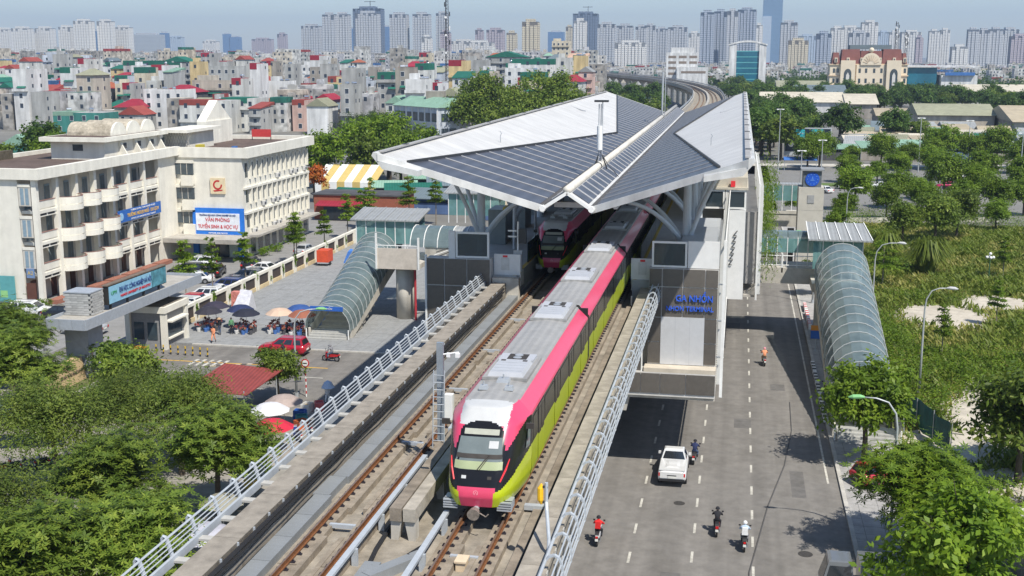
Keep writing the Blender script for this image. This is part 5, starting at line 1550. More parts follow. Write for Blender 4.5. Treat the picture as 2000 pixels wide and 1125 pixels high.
# blue banner across the gallery
bn = MB(SB).box(-76.95, -76.85, 136.0, 147.3, 7.0, 8.55).build('banner', M('banner_blue', (0.02, 0.12, 0.42), 0.5), sch)
lettering('TRƯỜNG NGOẠI NGỮ - DU LỊCH', 0.62, M('letter_yellow', (0.75, 0.45, 0.04), 0.5), sch, (-76.83 + 82, 142.4 - 135, 7.72), (R(90), 0, R(90)), width=8.4, bold=0.01)
lettering('TRƯỜNG ĐẠI HỌC CÔNG NGHIỆP HÀ NỘI', 0.3, white_paint, sch, (-76.83 + 82, 142.4 - 135, 8.3), (R(90), 0, R(90)), width=6.5)
lettering('SCHOOL OF LANGUAGES AND TOURISM', 0.28, white_paint, sch, (-76.83 + 82, 142.4 - 135, 7.2), (R(90), 0, R(90)), width=6.5)
dsk = MB(SB); dsk.tube([(-76.84, 136.7, 7.75), (-76.80, 136.7, 7.75)], 0.5, 16); dsk.build('banner_seal', M('seal_pale', (0.30, 0.50, 0.70), 0.5), sch)
# penthouse with barrel vaults on the roof
MB(SB).box(-86.5, -79.0, 137.5, 152.5, 14.9, 17.2).build('penthouse', cream, sch)
MB(SB).box(-87.4, -78.2, 136.4, 153.2, 17.2, 17.75).build('penthouse_roof', cream, sch)
MB(SB).box(-86.8, -78.8, 137.0, 152.6, 17.75, 17.78).build('penthouse_roofing', roof_brown, sch)
MB(SB).box(-83.4, -82.0, 137.44, 137.5, 16.0, 16.8).build('penthouse_window', win_dark, sch)
for k, y in enumerate((141, 144.8, 148.4, 151.5)):
    MB(SB).hexa([(-79.0, y, 14.9), (-77.6, y, 14.9), (-77.6, y + .25, 14.9), (-79.0, y + .25, 14.9), (-79.0, y, 17.2), (-78.9, y, 17.2), (-78.9, y + .25, 17.2), (-79.0, y + .25, 17.2)]).build('buttress', cream, sch)
    MB(SB).box(-79.0, -78.95, y + 1.2, y + 2.0, 16.0, 16.7).build('penthouse_window', win_dark, sch)
vault_m = M('vault_weathered', (0.42, 0.37, 0.29), 0.95, var=0.35, scale=2.2, stain=0.7, bump=0.4)
for k in range(3):
    ym = 141.6 + k * 3.9
    v = MB(SB)
    pr = [(ym - 1.8 * math.cos(math.pi * i / 12), 17.75 + 1.7 * math.sin(math.pi * i / 12)) for i in range(13)]
    v.extrude(pr, 'X', -85.5, -79.4); vo = v.build('barrel_vault', vault_m, sch)
    v = MB(SB); v.extrude([(p[0], p[1]) for p in pr], 'X', -79.4, -79.1); v.build('vault_end', cream, vo)
# ---- north wing
NB = (-71, 165, 0)
nw = thing('school_wing', 'cream school office wing with rows of narrow windows and a blue sign board', 'school', NB)
MB(NB).box(-80, -67.4, 153, 178, 0, 14.0).build('wall', cream, nw)
rim = MB(NB); rim.box(-80, -66.4, 152.7, 153.2, 14.0, 15.4).box(-67.2, -66.4, 153.2, 179, 14.0, 15.4).box(-80, -67.2, 178.2, 179, 14.0, 15.4)
rim.build('roof_parapet', cream, nw)
MB(NB).box(-80, -67.2, 153.2, 178.2, 14.0, 14.8).build('roof', roof_brown, nw)
# stair bay windows
for j, z in enumerate((11.6, 8.2, 4.8)):
    b = MB(NB).box(-77.2, -74.6, 152.7, 153.0, z, z + 1.6).build('stair_window', win_dark, nw)
    MB(NB).box(-77.3, -74.5, 152.6, 152.98, z + 1.6, z + 2.0).build('window_hood', cream, b)
    MB(NB).box(-76.2, -74.5, 152.2, 152.98, z - 1.5, z - 0.1).build('balcony_box', cream, b)
    for q in (0.85, 1.75): MB(NB).box(-77.2 + q - .03, -77.2 + q + .03, 152.66, 152.72, z, z + 1.6).build('mullion', shade_grey, b)
lg = MB(NB).box(-72.1, -69.95, 152.75, 152.95, 9.0, 11.2).build('emblem_board', M('emblem_cream', (0.70, 0.58, 0.38), 0.6), nw)
e = MB(NB)
for i in range(18):
    a, b = R(60 + i * 17), R(60 + (i + 1) * 17); r0, r1 = .45, .68
    cx_, cz_ = -71.0, 10.25
    e.poly([(cx_ + r0 * math.cos(a), 152.73, cz_ + r0 * math.sin(a)), (cx_ + r1 * math.cos(a), 152.73, cz_ + r1 * math.sin(a)), (cx_ + r1 * math.cos(b), 152.73, cz_ + r1 * math.sin(b)), (cx_ + r0 * math.cos(b), 152.73, cz_ + r0 * math.sin(b))])
e.poly([(-71.5, 152.73, 9.3), (-70.3, 152.73, 9.45), (-70.3, 152.73, 9.6), (-71.7, 152.73, 9.5)])
e.build('emblem', M('emblem_red', (0.50, 0.03, 0.03), 0.5), lg)
sb = MB(NB).box(-74.9, -67.3, 152.6, 152.9, 2.55, 7.0).build('sign_board', M('board_blue', (0.02, 0.17, 0.62), 0.5), nw)
MB(NB).box(-74.4, -67.9, 152.55, 152.6, 3.85, 6.3).build('sign_panel', M('board_pale', (0.70, 0.74, 0.80), 0.5), sb)
red_letter = M('letter_red', (0.55, 0.02, 0.03), 0.5); navy_letter = M('letter_navy', (0.02, 0.05, 0.2), 0.5)
for s_, z, sz, m_, wd in (('TRƯỜNG ĐẠI HỌC CÔNG NGHIỆP HÀ NỘI', 6.0, .3, navy_letter, 5.4), ('VĂN PHÒNG', 5.35, .72, red_letter, 3.6), ('TUYỂN SINH & HỌC VỤ', 4.4, .72, red_letter, 5.9), ('HOTLINE: 0243 765 5121', 3.5, .26, white_paint, 2.8), ('tuyensinh@haui.edu.vn  -  Cơ sở 1  -  Phường Minh Khai, Bắc Từ Liêm', 3.2, .24, white_paint, 6.4)):
    lettering(s_, sz, m_, nw, (-71.15 + 71, 152.52 - 165, z), (R(90), 0, 0), width=wd, bold=0.008)
# canopy and shop front
MB(NB).box(-79, -66.2, 148.0, 152.6, 3.0, 3.3).box(-79.1, -66.1, 147.8, 148.0, 2.75, 3.35).build('canopy', concrete, nw)
for x in (-74.9, -68.2): MB(NB).box(x, x + 0.8, 152.3, 152.7, 0, 2.8).build('blue_column', MATS['board_blue'], nw)
MB(NB).box(-77.6, -76.9, 152.6, 152.9, 0, 2.9).build('red_door', M('door_red', (0.40, 0.03, 0.03), 0.5), nw)
for k in range(4): MB(NB).box(-74.0 + k * 1.45, -72.7 + k * 1.45, 152.7, 152.95, 0.1, 2.8).build('shop_pane', win_dark if k in (1, 2) else M('pane_mint', (0.50, 0.60, 0.55), 0.3), nw)
# long side: narrow windows between fins, air conditioners
ac_d = MB().box(-0.0, 0.35, -0.4, 0.4, -0.3, 0.3).data('air_conditioner', M('ac_grey', (0.5, 0.5, 0.5), 0.6, var=0.2))
acf = MB().tube([(0.35, 0, 0), (0.365, 0, 0)], 0.22, 10).data('fan', trim_black)
wd_ = MB().box(-0.05, 0.01, -0.45, 0.45, 0, 2.0).data('window', win_dark)
fn_ = MB().box(0, 0.42, -0.09, 0.09, 0, 2.6).data('fin', cream)
ra = random.Random(11)
for j, z in enumerate((11.2, 7.7, 4.2)):
    for k in range(13):
        y = 154.4 + k * 1.85
        shared('window', wd_, nw, (-67.39 + 71, y - 165, z)); shared('fin', fn_, nw, (-67.4 + 71, y + 0.92 - 165, z - 0.3))
        if ra.random() < 0.45:
            a = shared('air_conditioner', ac_d, nw, (-67.4 + 71, y - 165 + ra.uniform(-.1, .1), z - 0.75)); shared('fan', acf, a)
    MB(NB).box(-67.4, -67.0, 153.1, 178, z - 1.6, z - 1.3).build('sill_band', cream, nw)
for k in range(9):
    MB(NB).box(-67.41, -67.36, 155 + k * 2.6, 156.6 + k * 2.6, 0.3, 2.9).build('ground_window', win_dark, nw)
MB(NB).box(-67.4, -65.4, 153, 178, 3.0, 3.3).build('side_canopy', concrete, nw)
# rooftop stairhouse with lattice wall, clutter
MB(NB).box(-80, -76.5, 155, 164, 14.8, 17.3).build('stairhouse', cream, nw)
MB(NB).box(-80.5, -75.6, 153.6, 165, 17.3, 17.7).build('stairhouse_roof', cream, nw)
MB(NB).box(-80, -78.4, 166, 175, 14.8, 18.2).build('gable', cream, nw)
MB(NB).extrude([(166, 18.2), (175, 18.2), (170.5, 21.2)], 'X', -80.0, -78.6).build('gable_peak', cream, nw)
lt = MB(NB)
for k in range(9):
    lt.beam((-79.8 + k * .4, 154.95, 14.9), (-79.8 + k * .4 + 0.9, 154.95, 17.2), .07, .05); lt.beam((-79.8 + k * .4 + 0.9, 154.9, 14.9), (-79.8 + k * .4, 154.9, 17.2), .07, .05)
lt.build('lattice', concrete_light, nw)
for nm, m_, bx in (('roof_tarp', M('tarp_yellow', (.5, .42, .05), .7), (-75.6, -74.8, 156, 157.4, 14.8, 15.5)), ('roof_tarp', M('tarp_blue', (.05, .16, .45), .7), (-71.5, -71.0, 159, 160, 14.8, 15.1))):
    MB(NB).box(*bx).build(nm, m_, nw)
t = thing('roof_banner', 'red rooftop banner on the school wing roof', 'banner', (-74, 176, 14.8))
MB().box(-1.6, 1.6, -.05, .05, .5, 1.7).build('cloth', M('banner_red', (.5, .05, .05), .6), t); MB().box(-1.6, -1.5, -.04, .04, 0, 1.7).box(1.5, 1.6, -.04, .04, 0, 1.7).build('frame', dark_metal, t)
# campus map board by the corner
t = thing('map_board', 'green and blue campus map board against the school end wall', 'sign board', (-83, 118.6, 0))
MB().box(-2.6, 2.6, -.06, .06, .3, 3.3).build('board', M('map_teal', (.10, .32, .33), .5), t)
for k, (x, z, w_, h_, c_) in enumerate(((-1.5, 2.3, 1.2, .6, (.5, .12, .05)), (.2, 2.2, 1.0, .9, (.55, .55, .15)), (1.2, 1.2, .9, .8, (.25, .5, .2)), (-.8, 1.1, 1.0, .5, (.5, .5, .2)), (-1.8, 1.4, .6, .5, (.04, .08, .3)))):
    MB().box(x - w_ / 2, x + w_ / 2, -.075, -.06, z - h_ / 2, z + h_ / 2).build('map_patch', M('map_%d' % k, c_, .6), t)

# ---- boundary fence of the school
FO = (-56.6, 111, 0)
fn = thing('boundary_fence', 'cream masonry fence with dark panels along the paved plaza', 'fence', FO)
fpost = MB().box(-.22, .22, -.2, .2, 0, 2.15).data('post', cream)
fbeam = MB().box(-.2, .2, .2, 3.25, 1.8, 2.12).data('top_beam', cream)
fbase = MB().box(-.18, .18, .2, 3.25, 0, .55).data('base', cream_y)
fpan = MB().box(-.05, .05, .2, 3.25, .55, 1.8).data('dark_panel', M('panel_brown', (.07, .055, .048), .7, var=.15, ribs=('Z', .12, .3)))
fgap = MB().box(-.16, .16, .2, .65, 0, .5).data('base', cream_y)
for k in range(17):
    y = k * 4.1
    shared('post', fpost, fn, (0, y, 0)); shared('top_beam', fbeam, fn, (0, y, 0)); shared('base', fbase, fn, (0, y, 0)); shared('dark_panel', fpan, fn, (0, y, 0)); shared('post', fpost, fn, (0, y + 3.45, 0)); shared('base', fgap, fn, (0, y + 3.45, 0))
vine = quads_mesh('creeper', leaves(5, [((0, 0, 1.1), (.25, .3, 1.0))], 260, .18, aspect=.6), LF['bright'])
for k in range(1, 14):
    shared('creeper', vine, fn, (.1, k * 4.1 - .33, 0), (0, 0, k), (1, 1, .7 + .3 * (k % 3)))

# ---- the gate
granite = M('granite_blue', (.33, .36, .40), .55, var=.1, scale=3, stain=.2)
GO = (-55.6, 92, 0)
gt = thing('school_gate', 'grey stone school gate with a long flat canopy and a light blue sign', 'gate', GO)
MB(GO).box(-57.3, -53.7, 88.6, 110.4, 5.35, 5.75).build('canopy', concrete, gt)
for x0, x1, y0, y1, n_ in ((-53.72, -53.6, 88.5, 110.5, 9), (-57.4, -57.28, 88.5, 110.5, 9)):
    for k in range(n_):
        MB(GO).box(x0, x1, y0 + k * (y1 - y0) / n_ + .015, y0 + (k + 1) * (y1 - y0) / n_ - .015, 5.1, 6.0).build('cladding_panel', granite, gt)
for y0, y1 in ((88.4, 88.52), (110.48, 110.6)):
    for k in range(3): MB(GO).box(-57.3 + k * 1.2 + .015, -57.3 + (k + 1) * 1.2 - .015, y0, y1, 5.1, 6.0).build('cladding_panel', granite, gt)
MB(GO).box(-57.0, -54.8, 90.6, 93.0, 0, 5.35).build('pillar', granite, gt)
br = MB().box(-.295, .295, -.12, .12, -.095, .095).data('stone_block', M('stone_block', (.36, .36, .35), .85, var=.2, rnd=.18, scale=4))
br2 = MB().box(-.12, .12, -.295, .295, -.095, .095).data('stone_block', M('stone_block', (.36, .36, .35), .85))
MB(GO).box(-57.1, -54.75, 91.2, 93.2, 5.75, 7.7).build('sign_block', M('mortar', (.22, .22, .215), .9), gt)
for r_ in range(9):
    for k in range(4): shared('stone_block', br, gt, (-57.1 + .3 + k * .585 + (.15 if r_ % 2 else 0) + 55.6 - .08, 91.14 - 92, 5.88 + r_ * .21))
    for k in range(3): shared('stone_block', br2, gt, (-54.68 + 55.6, 91.5 - 92 + k * .6 + (.15 if r_ % 2 else 0), 5.88 + r_ * .21))
MB(GO).box(-57.15, -54.6, 91.0, 93.25, 7.72, 7.82).build('block_cap', granite, gt)
bb = MB(GO).box(-54.75, -54.25, 93.4, 104.2, 6.25, 7.95).build('billboard', M('board_black', (.03, .028, .026), .6), gt)
MB(GO).box(-54.25, -54.22, 93.5, 101.2, 6.32, 7.85).build('sign_face', M('sign_sky', (.26, .50, .66), .45), bb)
MB(GO).box(-54.25, -54.22, 101.2, 104.1, 6.32, 7.85).build('sign_picture', M('sign_teal', (.08, .24, .30), .45, var=.6, scale=1.6), bb)
MB(GO).box(-54.8, -54.2, 93.3, 104.3, 7.95, 8.05).build('board_top', M('board_brown', (.16, .12, .09), .8, var=.3), bb)
for y in (94, 97, 100, 103): MB(GO).box(-54.6, -54.4, y, y + .15, 5.75, 6.25).build('strut', dark_metal, bb)
for s_, z, sz, m_, wd, yy in (('ĐẠI HỌC CÔNG NGHIỆP HÀ NỘI', 7.25, .62, navy_letter, 5.9, 98.2), ('HANOI UNIVERSITY OF INDUSTRY', 6.7, .34, red_letter, 5.6, 98.2)):
    lettering(s_, sz, m_, gt, (-54.19 + 55.6, yy - 92, z), (R(90), 0, R(90)), width=wd, bold=0.008)
lettering('UPM', .5, M('letter_green', (.05, .3, .12), .5), gt, (-54.19 + 55.6, 94.3 - 92, 7.2), (R(90), 0, R(90)), width=.95)
for y in (104.2, 106.6): MB(GO).tube([(-55.5, y, 4.3), (-55.5, y, 5.35)], .2, 8).build('post', dark_metal, gt)
# gatehouse
HO = (-55.7, 104.6, 0)
gh = thing('gatehouse', 'small grey brick gatehouse with cream corner posts under the gate canopy', 'guardhouse', HO)
MB(HO).box(-57.6, -53.9, 102.5, 106.9, 0, 3.6).build('wall', M('brick_grey', (.25, .25, .255), .85, var=.15, scale=5), gh)
for x, y in ((-57.8, 102.2), (-54.1, 102.2), (-54.1, 106.6), (-57.8, 106.6)): MB(HO).box(x, x + .5, y, y + .5, 0, 3.9).build('corner_post', cream, gh)
MB(HO).box(-57.9, -53.5, 102.1, 107.2, 3.6, 4.2).build('roof', cream, gh)
MB(HO).box(-57.6, -53.8, 102.4, 106.9, 4.2, 4.24).build('roofing', concrete_dark, gh)
for x in (-57.0, -55.6): MB(HO).box(x, x + 1.0, 102.44, 102.5, .9, 2.6).build('window', win_dark, gh)
MB(HO).box(-53.9, -53.85, 103.0, 106.2, 1.0, 2.5).build('window', win_dark, gh)
MB(HO).box(-54.0, -53.2, 102.9, 106.4, 2.6, 2.75).build('window_shelf', cream, gh)
MB(HO).box(-53.9, -53.6, 103.0, 106.2, .85, 1.0).build('sill', cream, gh)
# boom, striped bollards and a sliding barrier
for k in range(8):
    x = -54.0 + k * .78
    t = thing('bollard', 'yellow and black bollard in the row before the gate, %s from the gatehouse' % ('first', 'second', 'third', 'fourth', 'fifth', 'sixth', 'seventh', 'eighth')[k], 'bollard', (x, 100.9 - k * .06, 0), 0, 'striped gate bollards')
    for q in range(4): MB().cyl((0, 0), .07, q * .22, q * .22 + .22, 8).build('band', M('band_yellow', (.55, .36, .03), .6) if q % 2 else trim_black, t)
t = thing('speed_barrier', 'orange striped rolling barrier folded beside the gatehouse', 'barrier', (-56.6, 100.4, 0))
for k in range(8): MB().box(-.9 + k * .35, -.62 + k * .35, -.2, .2, .05, .75).build('section', M('barrier_orange', (.62, .25, .03), .6) if k % 2 else M('barrier_yellow', (.65, .42, .04), .6), t)
# name stone with red letters, topiary
t = thing('name_stone', 'tan boulder-like name stone standing beside the gate pillar', 'stone', (-55.6, 88.2, 0))
MB().hexa([(-.7, -2.2, 0), (.55, -2.2, 0), (.55, 2.2, 0), (-.7, 2.2, 0), (-.45, -2.0, 2.0), (.35, -2.0, 2.0), (.3, 2.0, 2.35), (-.5, 2.0, 2.35)]).build('stone', M('tan_stone', (.50, .37, .21), .8, var=.05, stain=.1), t)
lettering('ĐẠI HỌC CÔNG NGHIỆP HÀ NỘI', .4, trim_black, t, (.52, 0, 1.3), (R(97), 0, R(90)), width=3.4)
struct('planting_bed', MB().box(-59, -53.6, 85.8, 94.5, -.05, .35), M('bed_soil', (.12, .12, .05), .95, var=.4, scale=2)); MB().box(-53.6, -53.3, 85.6, 94.8, 0, .45).build('bed_kerb', concrete_light, bpy.data.objects['planting_bed'])
# ================================================================== west side: cars, stalls, trees, people
wc = [('suv', 'white', -60.2, 116.5, 'white car nearest the dark umbrellas in the row by the cream fence', 86), ('suv', 'white', -60.4, 119.2, 'white car second from the dark umbrellas in the fence row', 88), ('hatch', 'red', -60.8, 121.9, 'small red hatchback squeezed between white cars by the cream fence', 90), ('suv', 'white', -60.3, 124.6, 'white estate car beyond the red hatchback by the cream fence', 92), ('sedan', 'white', -60.4, 127.4, 'white saloon with dark roof glass halfway along the fence row', 90), ('suv', 'blue', -60.2, 130.3, 'navy blue car in the middle of the fence row', 88), ('sedan', 'black', -60.5, 133.2, 'glossy black saloon beyond the navy car by the fence', 90), ('suv', 'grey', -60.3, 136.1, 'dark grey car between two dark saloons by the fence', 91), ('sedan', 'grey', -60.5, 139.0, 'grey saloon second from the far end of the fence row', 90), ('sedan', 'white', -60.8, 143.0, 'white saloon at the far end of the fence row', 80)]
for kd, c, x, y, lb, a in wc:
    make_car(kd, c, lb, (x, y, -.02), R(a), group='cars parked along the school fence')
oc = [('suv', 'white', -75.2, 113.6, 'white crossover parked left of the gate pillar', -82), ('sedan', 'black', -71.2, 113.4, 'black car half hidden behind the gate stone block', -85), ('hatch', 'white', -71.8, 118.6, 'white car behind the gate stone block near the planters', -70), ('suv', 'black', -69.6, 139.2, 'black car parked in front of the school behind the gate sign', 100), ('suv', 'white', -70.6, 144.6, 'white car at the foot of the school canopy', 98), ('sedan', 'white', -66.2, 134.8, 'low white saloon just behind the gate sign', 105), ('suv', 'black', -65.8, 139.9, 'black car with red rear lights facing the canopy', 12), ('suv', 'black', -63.4, 145.6, 'large black SUV parked below the blue columns', 8), ('sedan', 'silver', -60.6, 158.4, 'silver saloon standing alone at the side of the school wing', -6), ('sedan', 'silver', -65.2, 107.2, 'silver car seen under the gate canopy', 95), ('sedan', 'white', -60.4, 82.5, 'pale blue-white car at the left edge behind the gate tree', 20)]
for kd, c, x, y, lb, a in oc:
    make_car(kd, c, lb, (x, y, -.02), R(a), group='cars parked in the school yard')
make_car('suv', 'red', 'red SUV driving past the flower stalls', (-41.9, 103.0, 0), R(90), name='red_car')
# motorbikes and riders on the street
def rider(lb_b, lb_p, col, shirt, trs, loc, rz, head=('helmet', 'black')):
    motorbike(lb_b, col, loc, R(rz), group='motorbikes on the street')
    return person(lb_p, 'ride', shirt, trs, loc, R(rz), head, group='people riding motorbikes')
rider('blue motorbike beside the red SUV', 'rider in dark jacket beside the red SUV', 'blue', 'black', 'jeans', (-41.2, 100.9, 0), 80, ('helmet', 'black'))
rider('red motorbike crossing the junction right of the red SUV', 'rider in grey jacket crossing the junction on a red motorbike', 'red', 'grey', 'jeans', (-36.6, 101.2, 0), 84, ('helmet', 'grey'))
rider('white scooter nearest the viaduct railing on the main road', 'rider in a red jacket near the viaduct railing', 'white', 'red', 'black', (-7.25, 64.6, 0), 0, ('helmet', 'black'))
rider('black motorbike to the right of the white pickup', 'rider in navy beside the white pickup', 'black', 'navy', 'jeans', (-2.25, 79.7, 0), -4, ('helmet', 'black'))
rider('red motorbike followed by a pale scooter in the middle lane', 'rider dressed in black in the middle lane', 'red', 'black', 'black', (-.45, 67.3, 0), 0, ('helmet', 'black'))
rider('dark scooter on the right-hand dashed line', 'rider in pale blue with white bag on the right-hand dashed line', 'black', 'pale_blue', 'grey', (1.15, 65.4, 0), 0, ('helmet', 'white'))
t = thing('rear_bag', 'white bag on the back of the rider in pale blue', 'bag', (1.15, 65.05, .95)); MB().hexa([(-.18, -.12, 0), (.18, -.12, 0), (.18, .08, 0), (-.18, .08, 0), (-.15, -.1, .42), (.15, -.1, .42), (.15, .05, .42), (-.15, .05, .42)]).build('bag', CLOTH['white'], t)
t = thing('rear_bag', 'red square backpack on the rider in a red jacket', 'bag', (-7.25, 64.28, 1.0)); MB().hexa([(-.16, -.12, 0), (.16, -.12, 0), (.16, .03, 0), (-.16, .03, 0), (-.14, -.1, .4), (.14, -.1, .4), (.14, .03, .42), (-.14, .03, .42)]).build('bag', CLOTH['red'], t)
rider('white scooter alone in the right lane near the station shadow', 'rider in orange alone in the right lane', 'white', 'orange', 'tan', (3.0, 107.6, 0), 4, ('helmet', 'pink'))
make_car('pickup', 'white', 'white pickup truck driving away below the station', (-3.55, 76.9, 0), 0, name='pickup_truck', cat='pickup')
# umbrellas and stalls
def umbrella(label, c, loc, r=1.35, h=2.5, cat='umbrella', tilt=(0, 0), group='market umbrellas'):
    t = thing('umbrella', label, cat, loc, 0, group)
    m = M('parasol_' + '_'.join('%d' % (q * 100) for q in c), c, .8, var=.08, stain=.08)
    n = 10; k = MB(); top = k.vert((tilt[0], tilt[1], h)); a = []; b = []
    for i in range(n):
        th = 2 * math.pi * i / n
        a.append(k.vert((tilt[0] * .6 + r * .55 * math.cos(th), tilt[1] * .6 + r * .55 * math.sin(th), h - .18)))
        b.append(k.vert((r * math.cos(th), r * math.sin(th), h - .62)))
    for i in range(n):
        k.face((top, a[i], a[(i + 1) % n])); k.face((a[i], b[i], b[(i + 1) % n], a[(i + 1) % n]))
    k.build('canopy', m, t)
    MB().cyl((0, 0), .025, 0, h, 6).build('pole', steel_grey, t)
    for i in range(n):
        th = 2 * math.pi * i / n
        MB().tube([(tilt[0], tilt[1], h - .03), (r * math.cos(th), r * math.sin(th), h - .65)], .012, 4).build('rib', steel_grey, t)
    return t
for lb, c, x, y in (('black umbrella nearest the gatehouse', (.03, .028, .04), -53.0, 110.4), ('black umbrella behind the one nearest the gatehouse', (.035, .03, .05), -53.4, 113.0), ('navy umbrella behind a black one at the second flower stall', (.02, .03, .09), -50.2, 112.0), ('black umbrella over the second flower stall', (.018, .02, .035), -48.8, 110.2), ('beige umbrella at the third flower stall', (.55, .40, .30), -45.6, 111.2), ('blue umbrella behind the beige and brown ones', (.03, .08, .25), -44.2, 113.2), ('brown umbrella nearest the stair tunnel', (.28, .10, .06), -43.0, 110.8)):
    umbrella(lb, c, (x, y, .13), r=1.45)
fl_m = leaf_mat('flower_mix', (.08, .12, .03), (.45, .10, .12), (.55, .40, .10))
rs_ = random.Random(3)
for k, (lb, x, y) in enumerate((('flower buckets under the black umbrella nearest the gatehouse', -53.0, 110.2), ('flower buckets under the second black umbrella', -48.8, 109.9), ('flower buckets under the beige umbrella', -45.6, 110.7), ('flower buckets under the brown umbrella', -43.1, 110.3))):
    t = thing('flower_stall', lb, 'flower stall', (x, y, .13), 0, 'flower stalls on the plaza')
    for q in range(9):
        bx, by = (q % 3 - 1) * .75 + rs_.uniform(-.1, .1), (q // 3 - 1) * .6 + rs_.uniform(-.1, .1)
        bt = MB().cyl((bx, by), .17, 0, .38 + .15 * (q // 3), 10, .22).build('bucket', M('bucket_%d' % (q % 3), ((.6, .6, .58), (.06, .15, .4), (.08, .08, .09))[q % 3], .6), t)
        o = _link('flowers', quads_mesh('flowers', leaves(k * 20 + q, [((bx, by, .75 + .15 * (q // 3)), (.3, .3, .28))], 60, .16, aspect=.8), fl_m), t)
person('person in a conical hat at the flower stall', 'stand', 'black', 'jeans', (-51.0, 108.6, .13), R(160), ('cone_hat',))
person('person in pink-orange walking by the kerb', 'walk', 'orange', 'orange', (-50.2, 105.4, .13), R(180))
person('person bending at the stall in green', 'stand', 'green', 'black', (-50.0, 109.2, .13), R(200))
person('person in white under a pale umbrella by the viaduct', 'walk', 'white', 'white', (-32.2, 88.0, 0), R(180))
umbrella('pale blue umbrella carried by the person in white near the viaduct', (.45, .55, .7), (-32.15, 88.0, 0), r=.55, h=2.05)
# tricycle cart, bundles on the plaza
t = thing('cargo_tricycle', 'red covered cargo tricycle standing by the far end of the fence', 'tricycle', (-54.4, 149.5, .13))
MB().box(-.8, .8, -1.2, .8, .5, 2.1).build('box', M('cart_red', (.6, .08, .03), .6, var=.15), t); MB().box(-.75, .75, -1.2, .8, .3, .5).build('frame', steel_grey, t)
for s in (-1, 1): shared('wheel', BK['tyre'], t, (s * .8, -.4, .28))
shared('wheel', BK['tyre'], t, (0, 1.3, .28))
t = thing('tarp_heap', 'heap of blue tarpaulin beside the red tricycle', 'tarpaulin', (-51.4, 152, .13))
MB().hexa([(-1, -1, 0), (1, -1, 0), (1.1, 1, 0), (-1, 1.1, 0), (-.5, -.5, 1.5), (.4, -.6, 1.7), (.6, .5, 1.4), (-.4, .5, 1.8)]).build('sheet', M('tarp_blue', (.05, .16, .45), .7), t)
t = thing('covered_cart', 'cart under a silver plastic sheet in front of the fence', 'cart', (-53.6, 120.2, .13))
MB().hexa([(-.9, -1.6, 0), (1.2, -1.6, 0), (1.0, 1.4, 0), (-.9, 1.4, 0), (-.6, -.4, 1.1), (.5, -.6, .9), (.7, 1.2, 2.0), (-.7, 1.2, 2.1)]).build('sheet', M('plastic_sheet', (.5, .5, .53), .35, var=.2, scale=3, bump=.6), t)
MB().box(-1.5, -.6, 0.4, 1.3, 0, 1.9).build('red_box', M('box_redwhite', (.55, .2, .16), .6, var=.4, scale=4), t)
# layered young trees along the fence
def layered(key, seed, h, lays, r, leafm='bright', n=2600):
    g = random.Random(seed); bl = []
    for k in range(lays):
        z = h * (.48 + .50 * k / (lays - 1)); rr2 = r * (1 - .55 * k / (lays - 1))
        for a in range(4):
            th = a * 1.57 + g.uniform(0, 1.5)
            bl.append(((rr2 * .5 * math.cos(th), rr2 * .5 * math.sin(th), z + g.uniform(-.15, .15)), (rr2 * .55, rr2 * .55, .16)))
    V = leaves(seed, bl, n, .26, aspect=.5, up=1.2, spread=.28, shell=.3)
    m = MB(); m.tube([(0, 0, 0), (.03, .02, h * .5), (0, 0, h * .97)], [.09, .065, .02], 7)
    for b in bl: m.tube([(0, 0, b[0][2] - .1), b[0]], [.025, .01], 4)
    TREE[key] = (quads_mesh('crown_' + key, V, LF[leafm]), m.data('trunk_' + key, bark_pale))
layered('lay1', 3, 6.4, 6, 1.35); layered('lay2', 8, 7.2, 7, 1.25); layered('lay3', 14, 5.6, 5, 1.2)
for k, (x, y, s, lb) in enumerate(((-62.5, 124.6, 1.1, 'layered young tree rising before the school, nearest the gate'), (-59.8, 126.0, 1.0, 'layered young tree second from the gate'), (-59.6, 135.0, 1.15, 'layered young tree in front of the blue columns'), (-58.2, 148.0, 1.15, 'layered young tree behind the black SUV'), (-58.9, 150.6, .95, 'slim layered tree paired with its neighbour by the fence'), (-58.6, 160.8, 1.05, 'layered young tree by the silver saloon'), (-59.0, 172.5, 1.1, 'layered tree at the far corner of the school wing'), (-57.9, 180.4, 1.2, 'layered tree before the red brick building'), (-60.8, 184.6, 1.1, 'layered tree beside the red awning'), (-53.4, 187.5, 1.3, 'layered tree in front of the brick wall right part'), (-49.5, 190.2, 1.2, 'layered tree at the right end of the brick building'))):
    tree(('lay1', 'lay2', 'lay3')[k % 3], lb, (x, y, 0), k * 1.3, s, 'young_tree', 'layered trees along the fence')
# big crowns at the lower left and street trees
tree_kind('broad1', 'mid', 7.2, rblobs(21, 22, 3.5, 3.5, 3.6, 6.6, 1.7), 21000, .36, .2, seed=21, whorl=6, up=1.2, aspect=.34, spread=.26)
tree_kind('broad2', 'mid', 7.0, rblobs(25, 22, 3.7, 3.4, 3.4, 6.4, 1.65), 21000, .36, .2, seed=25, whorl=6, up=1.2, aspect=.34, spread=.26)
tree_kind('feather', 'olive', 7.2, rblobs(31, 24, 3.8, 3.8, 4.0, 6.2, 1.6), 26000, .25, .2, seed=31, up=1.1, aspect=.32, spread=.32)
tree_kind('whorl1', 'bright', 5.6, rblobs(41, 24, 3.2, 3.2, 3.0, 5.6, 1.5), 21000, .36, .15, seed=41, whorl=7, up=1.0, aspect=.28, spread=.26)
tree_kind('whorl2', 'bright', 5.4, rblobs(43, 24, 3.3, 3.2, 2.6, 5.0, 1.5), 21000, .36, .15, seed=43, whorl=7, up=1.0, aspect=.28, spread=.26)
